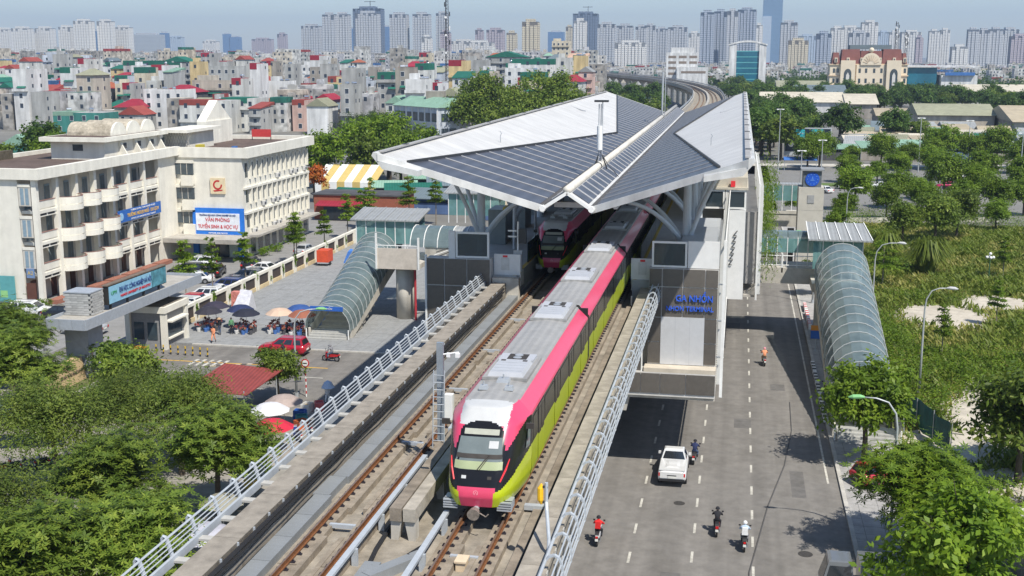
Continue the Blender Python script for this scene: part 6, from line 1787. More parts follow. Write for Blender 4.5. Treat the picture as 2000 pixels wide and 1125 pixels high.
tree_kind('round1', 'street', 5.6, rblobs(51, 20, 1.75, 1.75, 2.3, 4.7, 1.2), 10500, .28, .14, seed=51, aspect=.5)
tree_kind('round2', 'bright', 5.4, rblobs(53, 20, 1.8, 1.75, 2.2, 4.6, 1.2), 10500, .28, .14, seed=53, aspect=.5)
tree_kind('loose', 'mid', 5.5, rblobs(57, 13, 2.0, 2.0, 2.0, 4.5, 1.1), 6500, .30, .13, seed=57, aspect=.5, spread=.26)
nt_ = [('broad1', -30.4, 63.4, 0, .92, 'broad green tree nearest the viaduct railing'), ('feather', -36.2, 70.2, .7, .95, 'feathery olive tree behind the red shed roof side'), ('feather', -42.6, 65.6, 2, 1.0, 'feathery olive tree left of the centre of the grove'), ('broad2', -34.0, 57.4, 1.2, .95, 'broad green tree in the middle of the grove'), ('broad1', -28.4, 50.2, 2.6, .84, 'bright-tipped tree at the bottom edge beside the railing'), ('broad2', -32.8, 46.8, .4, .95, 'bright-tipped tree in the bottom left corner'), ('feather', -38.0, 52.0, 3.0, .9, 'feathery tree at the left edge above the corner tree'), ('feather', -41.4, 72.6, 4.0, .85, 'feathery tree in front of the name stone'), ('broad2', -54.2, 79.2, 2.0, 1.0, 'tall green tree at the left edge beside the gate'), ('broad1', -60.0, 87.0, 1.0, .95, 'green tree at the left edge in front of the white crossover')]
for key, x, y, a, s, lb in nt_: tree(key, lb, (x, y, .1), a, s, 'shade_tree', 'shade trees at the lower left')
tree('loose', 'young spreading tree in front of the gate pillar', (-46.4, 81.8, .1), .4, 1.15, 'shade_tree', 'shade trees at the lower left')
tree('loose', 'thin shrubby tree beside the red shed roof', (-36.6, 88.4, .1), .9, .85, 'shade_tree', 'shade trees at the lower left')
t = thing('topiary', 'clipped dark topiary bush beside the gate pillar', 'bush', (-54.4, 90.4, .35)); _link('crown', quads_mesh('topiary', leaves(77, [((0, 0, 1.0), (.9, .9, .4)), ((.1, 0, 1.9), (.7, .7, .35)), ((0, .1, 2.7), (.5, .5, .35))], 1500, .14), LF['dark']), t); MB().cyl((0, 0), .08, 0, 2.6, 6).build('trunk', bark, t)
bush_d = quads_mesh('bush', leaves(88, [((0, 0, .5), (.9, .9, .6)), ((.6, .3, .4), (.6, .6, .5))], 700, .2), LF['bright'])
for k, (x, y, s, lb) in enumerate(((-71.6, 147.0, 1.4, 'bright shrub at the foot of the school canopy'), (-76.3, 117.4, 1.0, 'round shrub by the school corner planter'), (-65.4, 155.5, 1.2, 'shrub beside the blue column'), (-65.2, 159.5, 1.1, 'shrub along the side of the school wing'))):
    t = thing('shrub', lb, 'shrub', (x, y, 0), k, 'shrubs by the school'); t.scale = (s, s, s); shared('crown', bush_d, t)
# red sheet-metal shed and the street market under the trees
t = thing('red_shed', 'shed with a rusty red sheet roof beside the street trees', 'shed', (-38.6, 84.0, .12))
MB().slab([(-2.6, -3.2, 2.7), (2.2, -2.4, 2.3), (3.0, 3.0, 2.9), (-1.8, 2.6, 3.3)], .08).build('roof', M('roof_red_rust', (.24, .05, .045), .7, var=.15, scale=1.5, stain=.3, ribs=('X', .3, .2)), t)
for x, y in ((-2.3, -2.9), (1.9, -2.2), (2.6, 2.6), (-1.6, 2.3)): MB().cyl((x, y), .05, 0, 2.5, 6).build('post', steel_grey, t)
for lb, c, x, y, r_ in (('big red umbrella beside the viaduct railing', (.52, .02, .05), -31.9, 75.6, 1.6), ('white umbrella behind the red one', (.62, .62, .64), -33.6, 79.4, 1.5), ('grey-brown umbrella nearest the red shed', (.36, .29, .26), -33.4, 81.6, 1.5), ('grey umbrella under the trees by the railing', (.28, .27, .22), -29.2, 61.4, 1.3), ('pale sheet umbrella at the bottom by the railing', (.42, .42, .48), -28.2, 56.8, 1.7), ('white umbrella under the trees near the railing', (.5, .52, .58), -29.6, 66.8, 1.3)):
    umbrella(lb, c, (x, y, .12), r=r_)
for k, (x, y, c_, lb) in enumerate(((-32.9, 83.6, (.03, .12, .45), 'blue crate stack by the grey-brown umbrella'), (-32.3, 82.4, (.05, .25, .3), 'teal crate in the street market'), (-31.9, 81.2, (.5, .12, .04), 'orange crate in the street market'), (-33.0, 85.4, (.65, .63, .6), 'white cool box beside the lamp post'), (-32.2, 86.0, (.6, .12, .12), 'red cool box beside the lamp post'), (-30.5, 68.6, (.5, .35, .05), 'yellow crate under the trees'), (-30.9, 70.2, (.1, .3, .5), 'blue crate under the trees'))):
    t = thing('crate', lb, 'crate', (x, y, .12), k * .5, 'market crates'); mm = M('crate_%d' % k, c_, .6, var=.1)
    MB().box(-.45, .45, -.35, .35, 0, .12).box(-.45, -.38, -.35, .35, .12, .7).box(.38, .45, -.35, .35, .12, .7).box(-.38, .38, -.35, -.28, .12, .7).box(-.38, .38, .28, .35, .12, .7).build('box', mm, t); MB().box(-.37, .37, -.27, .27, .12, .5).build('goods', M('goods_%d' % (k % 3), ((.45, .3, .08), (.5, .5, .45), (.12, .25, .06))[k % 3], .8, var=.5, scale=8), t)
for k, (x, y, a, c_, lb) in enumerate(((-30.7, 80.4, 20, 'black', 'black motorbike parked beside the white umbrella'), (-31.2, 78.6, 40, 'blue', 'blue motorbike parked between the umbrellas'))): motorbike(lb, c_, (x, y, .12), R(a), group='motorbikes parked in the street market')
for k in range(9):
    motorbike('parked motorbike in the row under the shelter, %s from the left' % ('first', 'second', 'third', 'fourth', 'fifth', 'sixth', 'seventh', 'eighth', 'ninth')[k], ('black', 'white', 'red', 'black', 'silver', 'black', 'blue', 'red', 'black')[k], (-49.6 + k * .72, 67.0 + k * .55, .12), R(-25), group='motorbikes parked under the shelter', lean=.12)
t = thing('bike_shelter', 'dark roofed motorbike shelter at the left edge', 'shelter', (-50, 70.2, .12))
MB().slab([(-4, 0, 2.6), (3.8, 2.6, 2.6), (3.0, 5.4, 3.0), (-4.8, 2.8, 3.0)], .08).build('roof', M('shelter_slate', (.10, .13, .14), .6, ribs=('X', .3, .2)), t)
for x, y in ((-3.8, .3), (3.5, 2.7), (2.8, 5.1), (-4.5, 2.9)): MB().cyl((x, y), .05, 0, 2.6, 6).build('post', steel_grey, t)
# lamp post, sign pole
def street_lamp(label, loc, h, arm, head_c, rotz=0.0, name='street_lamp'):
    t = thing(name, label, 'street lamp', loc, rotz, 'street lamps')
    a = arm
    pts = [(0, 0, 0), (0, 0, h * .45), (0, 0, h * .80), (a * .06, 0, h * .90), (a * .28, 0, h * .975), (a * .62, 0, h), (a, 0, h + .03)]
    MB().tube(pts, [.11, .085, .07, .06, .05, .045, .04], 8).build('pole', M('lamp_pole', (.46, .48, .48), .45, .3, var=.08), t, smooth=True)
    s = 1 if a > 0 else -1
    MB().tube([(a - s * .1, 0, h + .03), (a + s * .15, 0, h + .05), (a + s * .55, 0, h + .02), (a + s * .8, 0, h - .02)], [.06, .13, .14, .04], 8).build('lamp_head', M('lamp_' + head_c, dict(green=(.22, .48, .20), grey=(.5, .5, .5))[head_c], .4), t)
    MB().cyl((0, 0), .17, 0, .35, 8).build('base', steel_grey, t)
    return t
street_lamp('street lamp with green head leaning over the junction left of the viaduct', (-35.5, 89.6, 0), 7.4, 1.9, 'green', R(20))
t = thing('road_sign', 'round red-rimmed road sign on a red and white striped pole', 'road sign', (-34.7, 89.75, 0))
for k in range(10): MB().cyl((0, 0), .05, k * .26, k * .26 + .26, 8).build('band', M('band_red', (.5, .03, .03), .5) if k % 2 else white_paint, t)
MB().tube([(0, -.05, 2.9), (0, -.02, 2.9)], .36, 18).build('sign_rim', M('band_red', (.5, .03, .03), .5), t); MB().tube([(0, -.07, 2.9), (0, -.05, 2.9)], .26, 18).build('sign_face', white_paint, t); MB().box(-.17, .17, -.085, -.07, 2.86, 2.94).build('sign_bar', trim_black, t)
# ================================================================== east side: stairs, footbridges, lift tower
east_tube = stair_tube('long grey-green glass stair tunnel beside the road right of the station', 7.6, 12.5, 87.2, 114.5, 6.2, 4.2, -1)
BO = (6, 121, 0)
fb = thing('east_footbridge', 'glazed concrete footbridge from the station to the right-hand stair tunnel', 'footbridge', BO)
MB(BO).box(2.2, 8.2, 119.2, 123.6, 5.6, 7.0).build('beam', concrete_light, fb)
MB(BO).box(7.4, 12.2, 114.5, 124.0, 5.6, 6.4).build('landing', concrete_light, fb)
MB(BO).box(2.2, 8.2, 119.0, 119.2, 5.5, 7.1).build('edge_beam', M('beam_stained', (.50, .47, .41), .9, var=.12, stain=.45), fb)
for z in (7.35, 8.3): MB(BO).tube([(2.2, 119.1, z), (8.0, 119.1, z)], .05, 6).build('handrail', white_paint, fb)
MB(BO).box(4.6, 4.75, 119.0, 119.15, 6.6, 8.5).build('post', white_paint, fb)
for k in range(6):
    x0 = 2.2 + k * 1.0
    MB(BO).box(x0, x0 + .92, 120.0, 120.04, 8.5, 9.9).build('glass_pane', teal_glass, fb)
    MB(BO).box(x0 + .92, x0 + 1.0, 119.96, 120.08, 6.9, 10.0).build('mullion', white_paint, fb)
    g = MB(BO)
    for i in range(5):
        a, b = math.pi * (.1 + .16 * i), math.pi * (.1 + .16 * (i + 1))
        g.poly([(x0, 121.6 - 1.6 * math.cos(a), 9.3 + 1.2 * math.sin(a)), (x0 + .96, 121.6 - 1.6 * math.cos(a), 9.3 + 1.2 * math.sin(a)), (x0 + .96, 121.6 - 1.6 * math.cos(b), 9.3 + 1.2 * math.sin(b)), (x0, 121.6 - 1.6 * math.cos(b), 9.3 + 1.2 * math.sin(b))])
    g.build('roof_bay', tube_glass, fb)
r = MB(BO); r.slab([(7.0, 116.6, 10.4), (13.0, 116.6, 10.4), (12.6, 122.6, 11.3), (7.0, 122.6, 11.3)], .14); ro = r.build('shelter_roof', sheet_grey, fb)
for k in range(7): MB(BO).beam((7.0 + k, 116.58, 10.46), (7.0 + k * .94, 122.6, 11.36), .08, .06).build('roof_seam', white_paint, ro)
for k in range(5):
    MB(BO).box(7.5 + k * .94, 8.38 + k * .94, 117.2, 117.24, 7.4, 10.3).build('glass_pane', teal_glass, fb)
    MB(BO).box(8.38 + k * .94, 8.46 + k * .94, 117.16, 117.28, 6.4, 10.4).build('mullion', white_paint, fb)
MB(BO).box(12.1, 12.16, 117.3, 122.4, 7.2, 10.3).build('glass_pane', teal_glass, fb)
for x, y in ((8.4, 118.4), (11.4, 121)): MB(BO).box(x - .45, x + .45, y - .45, y + .45, 0, 5.6).build('column', concrete, fb)
# lift tower with emblem cap, second footbridge
TO = (9, 151.5, 0)
lt_ = thing('lift_tower', 'pale concrete lift tower with a dark cap carrying a round blue emblem', 'tower', TO)
MB(TO).box(7.5, 10.55, 150, 153.4, 0, 11.85).build('shaft', M('tower_concrete', (.50, .47, .41), .85, var=.08, scale=.9, stain=.15), lt_)
for z in (3, 6, 9): MB(TO).box(7.49, 10.56, 149.99, 153.41, z, z + .04).build('shadow_joint', concrete, lt_)
MB(TO).box(8.6, 9.4, 149.94, 150.0, 9.9, 10.9).build('window', M('louvre_grey', (.32, .32, .32), .7), lt_)
MB(TO).box(8.0, 10.2, 150.3, 153.0, 11.85, 13.9).build('cap', M('cap_slate', (.12, .14, .16), .6), lt_)
MB(TO).box(7.7, 10.5, 150.0, 153.3, 13.9, 14.1).build('cap_roof', M('cap_roof_grey', (.25, .26, .27), .6), lt_)
e = MB(TO); e.tube([(9.1, 150.28, 12.85), (9.1, 150.2, 12.85)], .85, 24); e.build('emblem', M('emblem_blue', (.015, .09, .5), .4), lt_)
e = MB(TO)
for i in range(10):
    a = R(i * 36); e.box(9.1 + .62 * math.cos(a) - .05, 9.1 + .62 * math.cos(a) + .05, 150.17, 150.2, 12.85 + .62 * math.sin(a) - .05, 12.85 + .62 * math.sin(a) + .05)
e.box(8.85, 9.35, 150.17, 150.2, 12.7, 12.78).box(8.95, 9.25, 150.17, 150.2, 12.85, 12.92).box(9.05, 9.15, 150.17, 150.2, 12.95, 13.2)
e.build('emblem_mark', M('emblem_pale', (.12, .28, .7), .4), lt_)
B2 = (5, 158, 0)
f2 = thing('rear_footbridge', 'second glazed footbridge behind the lift tower', 'footbridge', B2)
MB(B2).box(2.2, 9.4, 157, 161, 5.9, 7.6).build('beam', MATS['beam_stained'], f2)
MB(B2).box(2.2, 9.4, 156.9, 157, 7.6, 8.0).build('kerb', concrete_light, f2)
for k in range(5):
    MB(B2).box(2.3 + k * 1.2, 3.42 + k * 1.2, 158, 158.05, 9.2, 11.2).build('glass_pane', teal_glass, f2); MB(B2).box(3.42 + k * 1.2, 3.5 + k * 1.2, 157.95, 158.1, 7.6, 11.3).build('mullion', white_paint, f2)
MB(B2).box(2.2, 8.3, 158, 160.5, 11.2, 11.35).build('roof', sheet_grey, f2)
MB(B2).box(6.6, 7.4, 155, 156, 0, 5.9).build('column', concrete_dark, f2)
# creepers on the second louvre screen
t = thing('climbing_plants', 'green climbing plants hanging on the station louvre screen', 'plant', (2.8, 130, 6))
_link('foliage', quads_mesh('climbers', leaves(61, [((.2 + .3 * (k % 3), -18 + k * 2.4, 3.5 + 1.8 * math.sin(k * 1.7) + (3.5 if k % 2 else 0)), (.7, 1.6, 2.6)) for k in range(15)], 5200, .26, aspect=.3, spread=.35, up=.2, droop=.6), LF['bright']), t)
# ---- street furniture and vehicles
street_lamp('street lamp with a green head at the right kerb, nearest the camera', (9.5, 67.6, .13), 8.6, -2.0, 'green')
street_lamp('tall grey lamp behind the right stair tunnel, bending right', (15.5, 99.4, .06), 9.2, 1.7, 'grey')
street_lamp('tall grey lamp right of the shelter roof, bending right', (14.2, 124.5, .06), 9.0, 2.2, 'grey')
street_lamp('slim lamp in front of the lift tower with a green head', (8.9, 136.0, .13), 8.2, -1.6, 'green')
street_lamp('slim lamp beside the low wall at the far end of the lot', (16.6, 186.0, .06), 8.0, 1.5, 'grey')
for lb, x, y in (('white globe lamp standing in the middle of the lot', 31.8, 156.0), ('white globe lamp near the low wall of the lot', 26.0, 200.5)):
    t = thing('globe_lamp', lb, 'lamp', (x, y, .06), 0, 'globe lamps in the lot')
    MB().tube([(0, 0, 0), (0, 0, 2.6), (0, 0, 3.0)], [.09, .05, .03], 8).build('post', M('globe_green', (.04, .12, .07), .5), t)
    for dx, dy, dz in ((0, 0, 3.2), (.38, 0, 2.75), (-.38, 0, 2.75), (0, .38, 2.75), (0, -.38, 2.75)):
        MB().ball((dx, dy, dz), .2).build('globe', white_paint, t, smooth=True); 
        if dx or dy: MB().tube([(0, 0, 2.5), (dx, dy, dz - .18)], .025, 5).build('arm', MATS['globe_green'], t)
make_car('hatch', 'red', 'red hatchback half hidden by the kerbside trees', (10.0, 77.4, .13), R(-62))
make_car('truck', 'grey', 'dark grey covered truck at the bottom edge of the picture', (7.9, 59.2, 0), R(90), name='covered_truck', cat='truck')
t = thing('tarp_fence', 'dark green tarpaulin screen sagging beside the stair foot', 'tarpaulin', (14.2, 86.5, .06))
k_ = MB(); g_ = []
for i in range(13):
    s_ = i / 12; g_.append([k_.vert((-.9 + 2.2 * s_ + .12 * math.sin(i * 1.9), 7.0 - 9.5 * s_, .1 + j * .55 - .15 * math.sin(i * .9) * (j > 0) * .6)) for j in range(5)])
for i in range(12):
    for j in range(4): k_.face((g_[i][j], g_[i + 1][j], g_[i + 1][j + 1], g_[i][j + 1]))
k_.build('sheet', M('tarp_green', (.012, .085, .085), .6, var=.3, scale=1.5, bump=.5), t)
for i in (0, 4, 8, 12): MB().cyl((-.9 + 2.2 * i / 12, 7.05 - 9.5 * i / 12), .04, 0, 2.4, 6).build('stake', steel_grey, t)
t = thing('metal_fence', 'grey corrugated metal fence at the lower right corner', 'fence', (15.9, 60, 0))
for k in range(9): MB().box(-.03, .03, k * 1.7 - 3, k * 1.7 - 1.35, .05, 1.9).build('sheet', M('fence_zinc', (.36, .39, .42), .5, .4, var=.1, ribs=('Y', .15, .25)), t); MB().box(.05, .12, k * 1.7 - 3.05, k * 1.7 - 2.95, 0, 2.05).build('post', steel_grey, t)
def barrier(lb, x, y, a, c0, c1, n=7, h=.55):
    t = thing('striped_barrier', lb, 'barrier', (x, y, 0), R(a), 'striped barriers by the kerb')
    for k in range(n): MB().box(-.16, .16, k * .5 - n * .25, k * .5 + .48 - n * .25, .12, .12 + h).build('segment', c0 if k % 2 else c1, t)
BR = M('band_red', (.5, .03, .03), .5)
for k in range(3): barrier('red and white barrier by the right kerb near the footbridge, %s from the camera' % ('first', 'second', 'third')[k], 7.9, 124 + k * 4.1, 0, BR, white_paint)
for k in range(5): barrier('black and white kerb barrier along the stair tunnel, %s from the camera' % ('first', 'second', 'third', 'fourth', 'fifth')[k], 7.35, 92 + k * 3.6, 0, trim_black, white_paint, 7, .3)
for k, (x, y, a) in enumerate(((4.2, 172, 88), (9.5, 178, 80), (12, 196, 70))): barrier('red and white traffic barrier near the lift tower, %s from the camera' % ('first', 'second', 'third')[k], x, y, a, BR, white_paint, 9, .8)
make_car('sedan', 'grey', 'dark car parked beneath the rear footbridge', (3.6, 168.5, 0), R(88))
motorbike('parked motorbike beside the stair tunnel wall', 'black', (7.9, 97.5, .13), R(10), group='motorbikes on the street')
t = thing('notice_board', 'orange and blue notice board beside the stair tunnel', 'sign', (7.9, 113.2, .13)); MB().box(-.5, .5, -.03, .03, 1.2, 2.0).build('lower_panel', MATS['sign_blue'], t); MB().box(-.5, .5, -.03, .03, 2.0, 2.5).build('upper_panel', M('barrier_orange', (.62, .25, .03), .6), t); MB().cyl((0, .05), .04, 0, 1.3, 6).build('post', steel_grey, t)
rng2 = np.random.default_rng(8)
# rubble and litter by the side street
q = []
for _ in range(500):
    c = np.array([17.5 + rng2.random() * 9, 74.7 + rng2.random() * 1.9, .18 + rng2.random() * .15]); a = rng2.normal(size=3) * .16; b = rng2.normal(size=3) * .16; b[2] *= .4; a[2] *= .4
    q.append([c, c + a, c + a + b, c + b])
o = _link('rubble', quads_mesh('rubble', np.array(q), leaf_mat('litter', (.12, .09, .07), (.35, .33, .32), (.6, .58, .55)))); tag(o, 'heap of litter and rubble along the side street kerb', 'rubble', kind='stuff')
# ---- trees on the east pavement and in the lot
for key, x, y, a, s, lb in (('round1', 9.4, 81.6, .3, 1.32, 'round-crowned tree in front of the stair foot'), ('whorl1', 10.6, 65.6, 1.0, 1.0, 'bright tree with star-shaped leaf tufts at the right kerb'), ('whorl2', 12.6, 63.4, 2.2, .9, 'bright leaf-tufted tree crowding the kerb tree from the right'), ('round2', 10.9, 55.4, .2, 1.5, 'dense green tree at the bottom right corner'), ('loose', 19.0, 79.4, 2.0, 1.5, 'dark spreading tree at the right edge of the lot'), ('loose', 21.4, 82.0, .5, 1.4, 'spreading tree behind the one at the right edge of the lot'), ('loose', 9.2, 141, .2, .8, 'small dark tree below the footbridge')):
    tree(key, lb, (x, y, .1), a, s, 'kerb_tree', 'trees on the east side')
layered('lot1', 71, 4.6, 4, 2.6, 'bright', 2600)
for key, x, y, a, s, lb in (('lot1', 18.0, 149, .3, 1.15, 'bright layered tree right of the shelter roof'), ('loose', 24.5, 182, 1.5, 1.3, 'feathery tree group left of the middle of the lot'), ('loose', 29.5, 184, .5, 1.5, 'feathery tree in the middle of the lot'), ('loose', 33.5, 190, 2.6, 1.5, 'feathery tree right of the middle of the lot'), ('lay3', 33.6, 156.5, 1.5, .95, 'thin staked sapling beside the globe lamp'), ('lay1', 19.4, 113, .5, .8, 'thin sapling beside the sandy patch'), ('lay3', 27.2, 128, 2.5, .85, 'thin sapling at the right end of the sandy patch'), ('lay2', 14.4, 128.6, .5, .6, 'thin sapling behind the tall lamp'), ('round2', 15.4, 187, .5, .9, 'low bush-like tree at the end of the lot'), ('round1', 41, 199, 1.5, .95, 'round tree at the far corner of the lot')):
    tree(key, lb, (x, y, .06), a, s, 'lot_tree', 'trees in the vacant lot')
# grass, weeds and shrubs of the lot
def patch_noise(x, y): return np.sin(x * .31 + 1.3) * np.cos(y * .23) + .6 * np.sin(x * .77 - y * .41) + .4 * np.cos(y * .9 + x * .2)
bare = ((22.5, 132, 5.6, 7.0), (29.5, 140, 5, 5), (15.8, 86.5, 3.2, 4.5), (18.8, 93, 2.2, 7), (21, 100, 2.0, 6), (28, 178, 4, 2.5), (45, 170, 5, 3), (18.5, 79, 3.5, 3))
def lot_points(n, lo=-9, hi=9):
    x = 12.6 + rng2.random(n) * 50; y = 75 + rng2.random(n) ** 0.8 * 128
    v = patch_noise(x, y); ok = (v > lo) & (v < hi) & (x < 13 + (y - 40) * .36)
    for cx, cy, rx, ry in bare: ok &= ((x - cx) / rx) ** 2 + ((y - cy) / ry) ** 2 > .45 + .75 * rng2.random(n)
    return x[ok], y[ok]
def blades(n, h0, h1, w, lean, lo=-9, hi=9):
    x, y = lot_points(n, lo, hi); m = len(x)
    h = h0 + (h1 - h0) * rng2.random(m); th = rng2.random(m) * 6.28
    dx, dy = np.cos(th), np.sin(th); ln = lean * h * (.3 + rng2.random(m))
    b0 = np.stack([x - dy * w, y + dx * w, np.full(m, .05)], 1); b1 = np.stack([x + dy * w, y - dx * w, np.full(m, .05)], 1)
    mid = np.stack([x + dx * ln * .4, y + dy * ln * .4, h * .65], 1); tip = np.stack([x + dx * ln, y + dy * ln, h], 1)
    return np.stack([b0, b1, mid + np.stack([dy, -dx, dx * 0], 1) * w * .6, tip], 1)
V = np.concatenate([blades(110000, .25, .6, .11, .7), blades(70000, .5, 1.05, .14, .9, -.2, 9)])
dry = leaf_mat('leaf_dry', (.17, .17, .035), (.30, .29, .07), (.42, .38, .13))
o = _link('lot_dry_grass', quads_mesh('lot_dry_grass', blades(60000, .3, .85, .11, .9, -9, -.35), dry)); tag(o, 'paler straw-coloured grass in patches across the vacant lot', 'grass', kind='stuff')
o = _link('lot_grass', quads_mesh('lot_grass', V, LF['grass'])); tag(o, 'rough green grass covering the vacant lot', 'grass', kind='stuff')
x, y = lot_points(1500, -.1, 9)
bl = [((a, b, .35), (1.0, 1.0, .55)) for a, b in zip(x[:110], y[:110])]
bl += [((a, b, .5), (1.3, 1.3, .8)) for a, b in zip(*[q[:120] for q in lot_points(1500, .6, 9)])] + [((16 + rng2.random() * 46, 199 + rng2.random() * 12, .9), (1.8, 1.5, 1.3)) for _ in range(70)] + [((13.2 + rng2.random() * 4.2, 92 + rng2.random() * 36, .6 + rng2.random() * .6), (1.1, 1.2, .9)) for _ in range(80)] + [((17 + rng2.random() * 14, 97 + rng2.random() * 18, .6), (1.3, 1.3, .9)) for _ in range(90)] + [((17 + rng2.random() * 8, 76.8 + rng2.random() * 3, .3), (.9, .9, .5)) for _ in range(26)]
o = _link('lot_weeds', quads_mesh('lot_weeds', leaves(91, bl, 52000, .24, aspect=.5, up=.9, spread=.45, shell=.3, clump=14), LF['bright'])); tag(o, 'leafy weeds and creepers in clumps across the vacant lot', 'weeds', kind='stuff')
xs_, ys_ = lot_points(1200, -.9, .5)
o = _link('lot_scrub', quads_mesh('lot_scrub', leaves(92, [((a, b, .45), (1.2, 1.2, .8)) for a, b in zip(xs_[:70], ys_[:70])], 13000, .22, aspect=.5, up=.7, spread=.4, shell=.3, clump=14), LF['mid'])); tag(o, 'darker scrub dotted through the grass of the vacant lot', 'scrub', kind='stuff')
def reed(lb, x, y, s, seed):
    g = np.random.default_rng(seed); n = 420; th = g.random(n) * 6.28; h = (1.2 + g.random(n) * 1.3); ln = (.5 + g.random(n)) * 1.2; r0 = g.random(n) * .5
    dx, dy = np.cos(th), np.sin(th); w = .05
    P0 = np.stack([dx * r0 - dy * w, dy * r0 + dx * w, 0 * h], 1); P1 = np.stack([dx * r0 + dy * w, dy * r0 - dx * w, 0 * h], 1)
    Mi = np.stack([dx * (r0 + ln * .4), dy * (r0 + ln * .4), h], 1); Ti = np.stack([dx * (r0 + ln), dy * (r0 + ln), h * .55], 1)
    Vq = np.concatenate([np.stack([P0, P1, Mi + np.stack([dy, -dx, 0 * dx], 1) * w, Mi - np.stack([dy, -dx, 0 * dx], 1) * w], 1), np.stack([Mi - np.stack([dy, -dx, 0 * dx], 1) * w, Mi + np.stack([dy, -dx, 0 * dx], 1) * w, Ti, Ti - np.stack([dy, -dx, 0 * dx], 1) * .01], 1)])
    t = thing('reed_clump', lb, 'reeds', (x, y, .06), 0, 'reed clumps in the lot'); t.scale = (s, s, s); _link('blades', quads_mesh('reed', Vq, LF['grass']), t)
for k, (x, y, s, lb) in enumerate(((24.5, 158, 1.9, 'large pale reed clump in the middle of the lot'), (20.6, 168, 1.6, 'dark reed clump behind the bright layered tree'), (26.6, 166, 1.5, 'reed clump behind the large pale one'), (29.5, 112, 1.7, 'reed clump at the right edge above the weeds'))): reed(lb, x, y, s, 100 + k)
# ================================================================== the town behind
WALL = {n: M('wall_' + n, c, .9, var=.08, scale=.4, stain=.22, rnd=.06) for n, c in dict(white=(.66, .66, .65), pale=(.58, .58, .55), cream=(.62, .55, .42), grey=(.40, .40, .385), ice=(.50, .54, .60), beige=(.47, .42, .35), yellow=(.62, .48, .25), pink=(.60, .42, .36), magenta=(.22, .03, .09), taupe=(.33, .30, .26), teal=(.05, .22, .19), peach=(.58, .40, .28), dark=(.09, .09, .095), black=(.025, .028, .033), blue=(.10, .17, .34), brick=(.30, .11, .06)).items()}
ROOF = {n: M('roof_' + n, c, .75, var=.14, scale=.5, stain=.3, rnd=.10, ribs=('X', .5, .14)) for n, c in dict(red=(.29, .06, .045), crimson=(.30, .02, .04), orange=(.36, .105, .05), green=(.012, .13, .09), mint=(.22, .36, .27), olive=(.28, .28, .19), grey=(.30, .31, .31), dark=(.07, .07, .075), cream=(.55, .50, .40), peach=(.52, .34, .24), blue=(.05, .16, .42), slate=(.14, .18, .20), tan=(.40, .34, .24)).items()}
for m_ in WALL.values(): lane_wear(m_, 0.28, (0.5, 0.5, 0.06), .36, .7)
win_d = MB().box(-.5, .5, -.06, .02, -.5, .5).data('window', M('far_window', (.04, .055, .08), .15, var=.4, scale=.3))
winf_d = MB().box(-.56, .56, -.03, .02, -.58, -.5).box(-.56, .56, -.03, .02, .5, .56).box(-.56, -.5, -.03, .02, -.5, .5).box(.5, .56, -.03, .02, -.5, .5).data('window_frame', white_paint)
tank_d = MB().tube([(-.9, 0, .9), (-.8, 0, .9), (.8, 0, .9), (.9, 0, .9)], [.3, .55, .55, .3], 10).box(-.7, -.6, -.4, .4, 0, .5).box(.6, .7, -.4, .4, 0, .5).data('water_tank', M('tank_steel', (.55, .56, .58), .25, .8, var=.1))
awn_d = MB().hexa([(-.5, -.9, -.5), (.5, -.9, -.5), (.5, 0, -.1), (-.5, 0, -.1), (-.5, -.85, -.42), (.5, -.85, -.42), (.5, 0, 0), (-.5, 0, 0)]).data('awning', ROOF['green'])
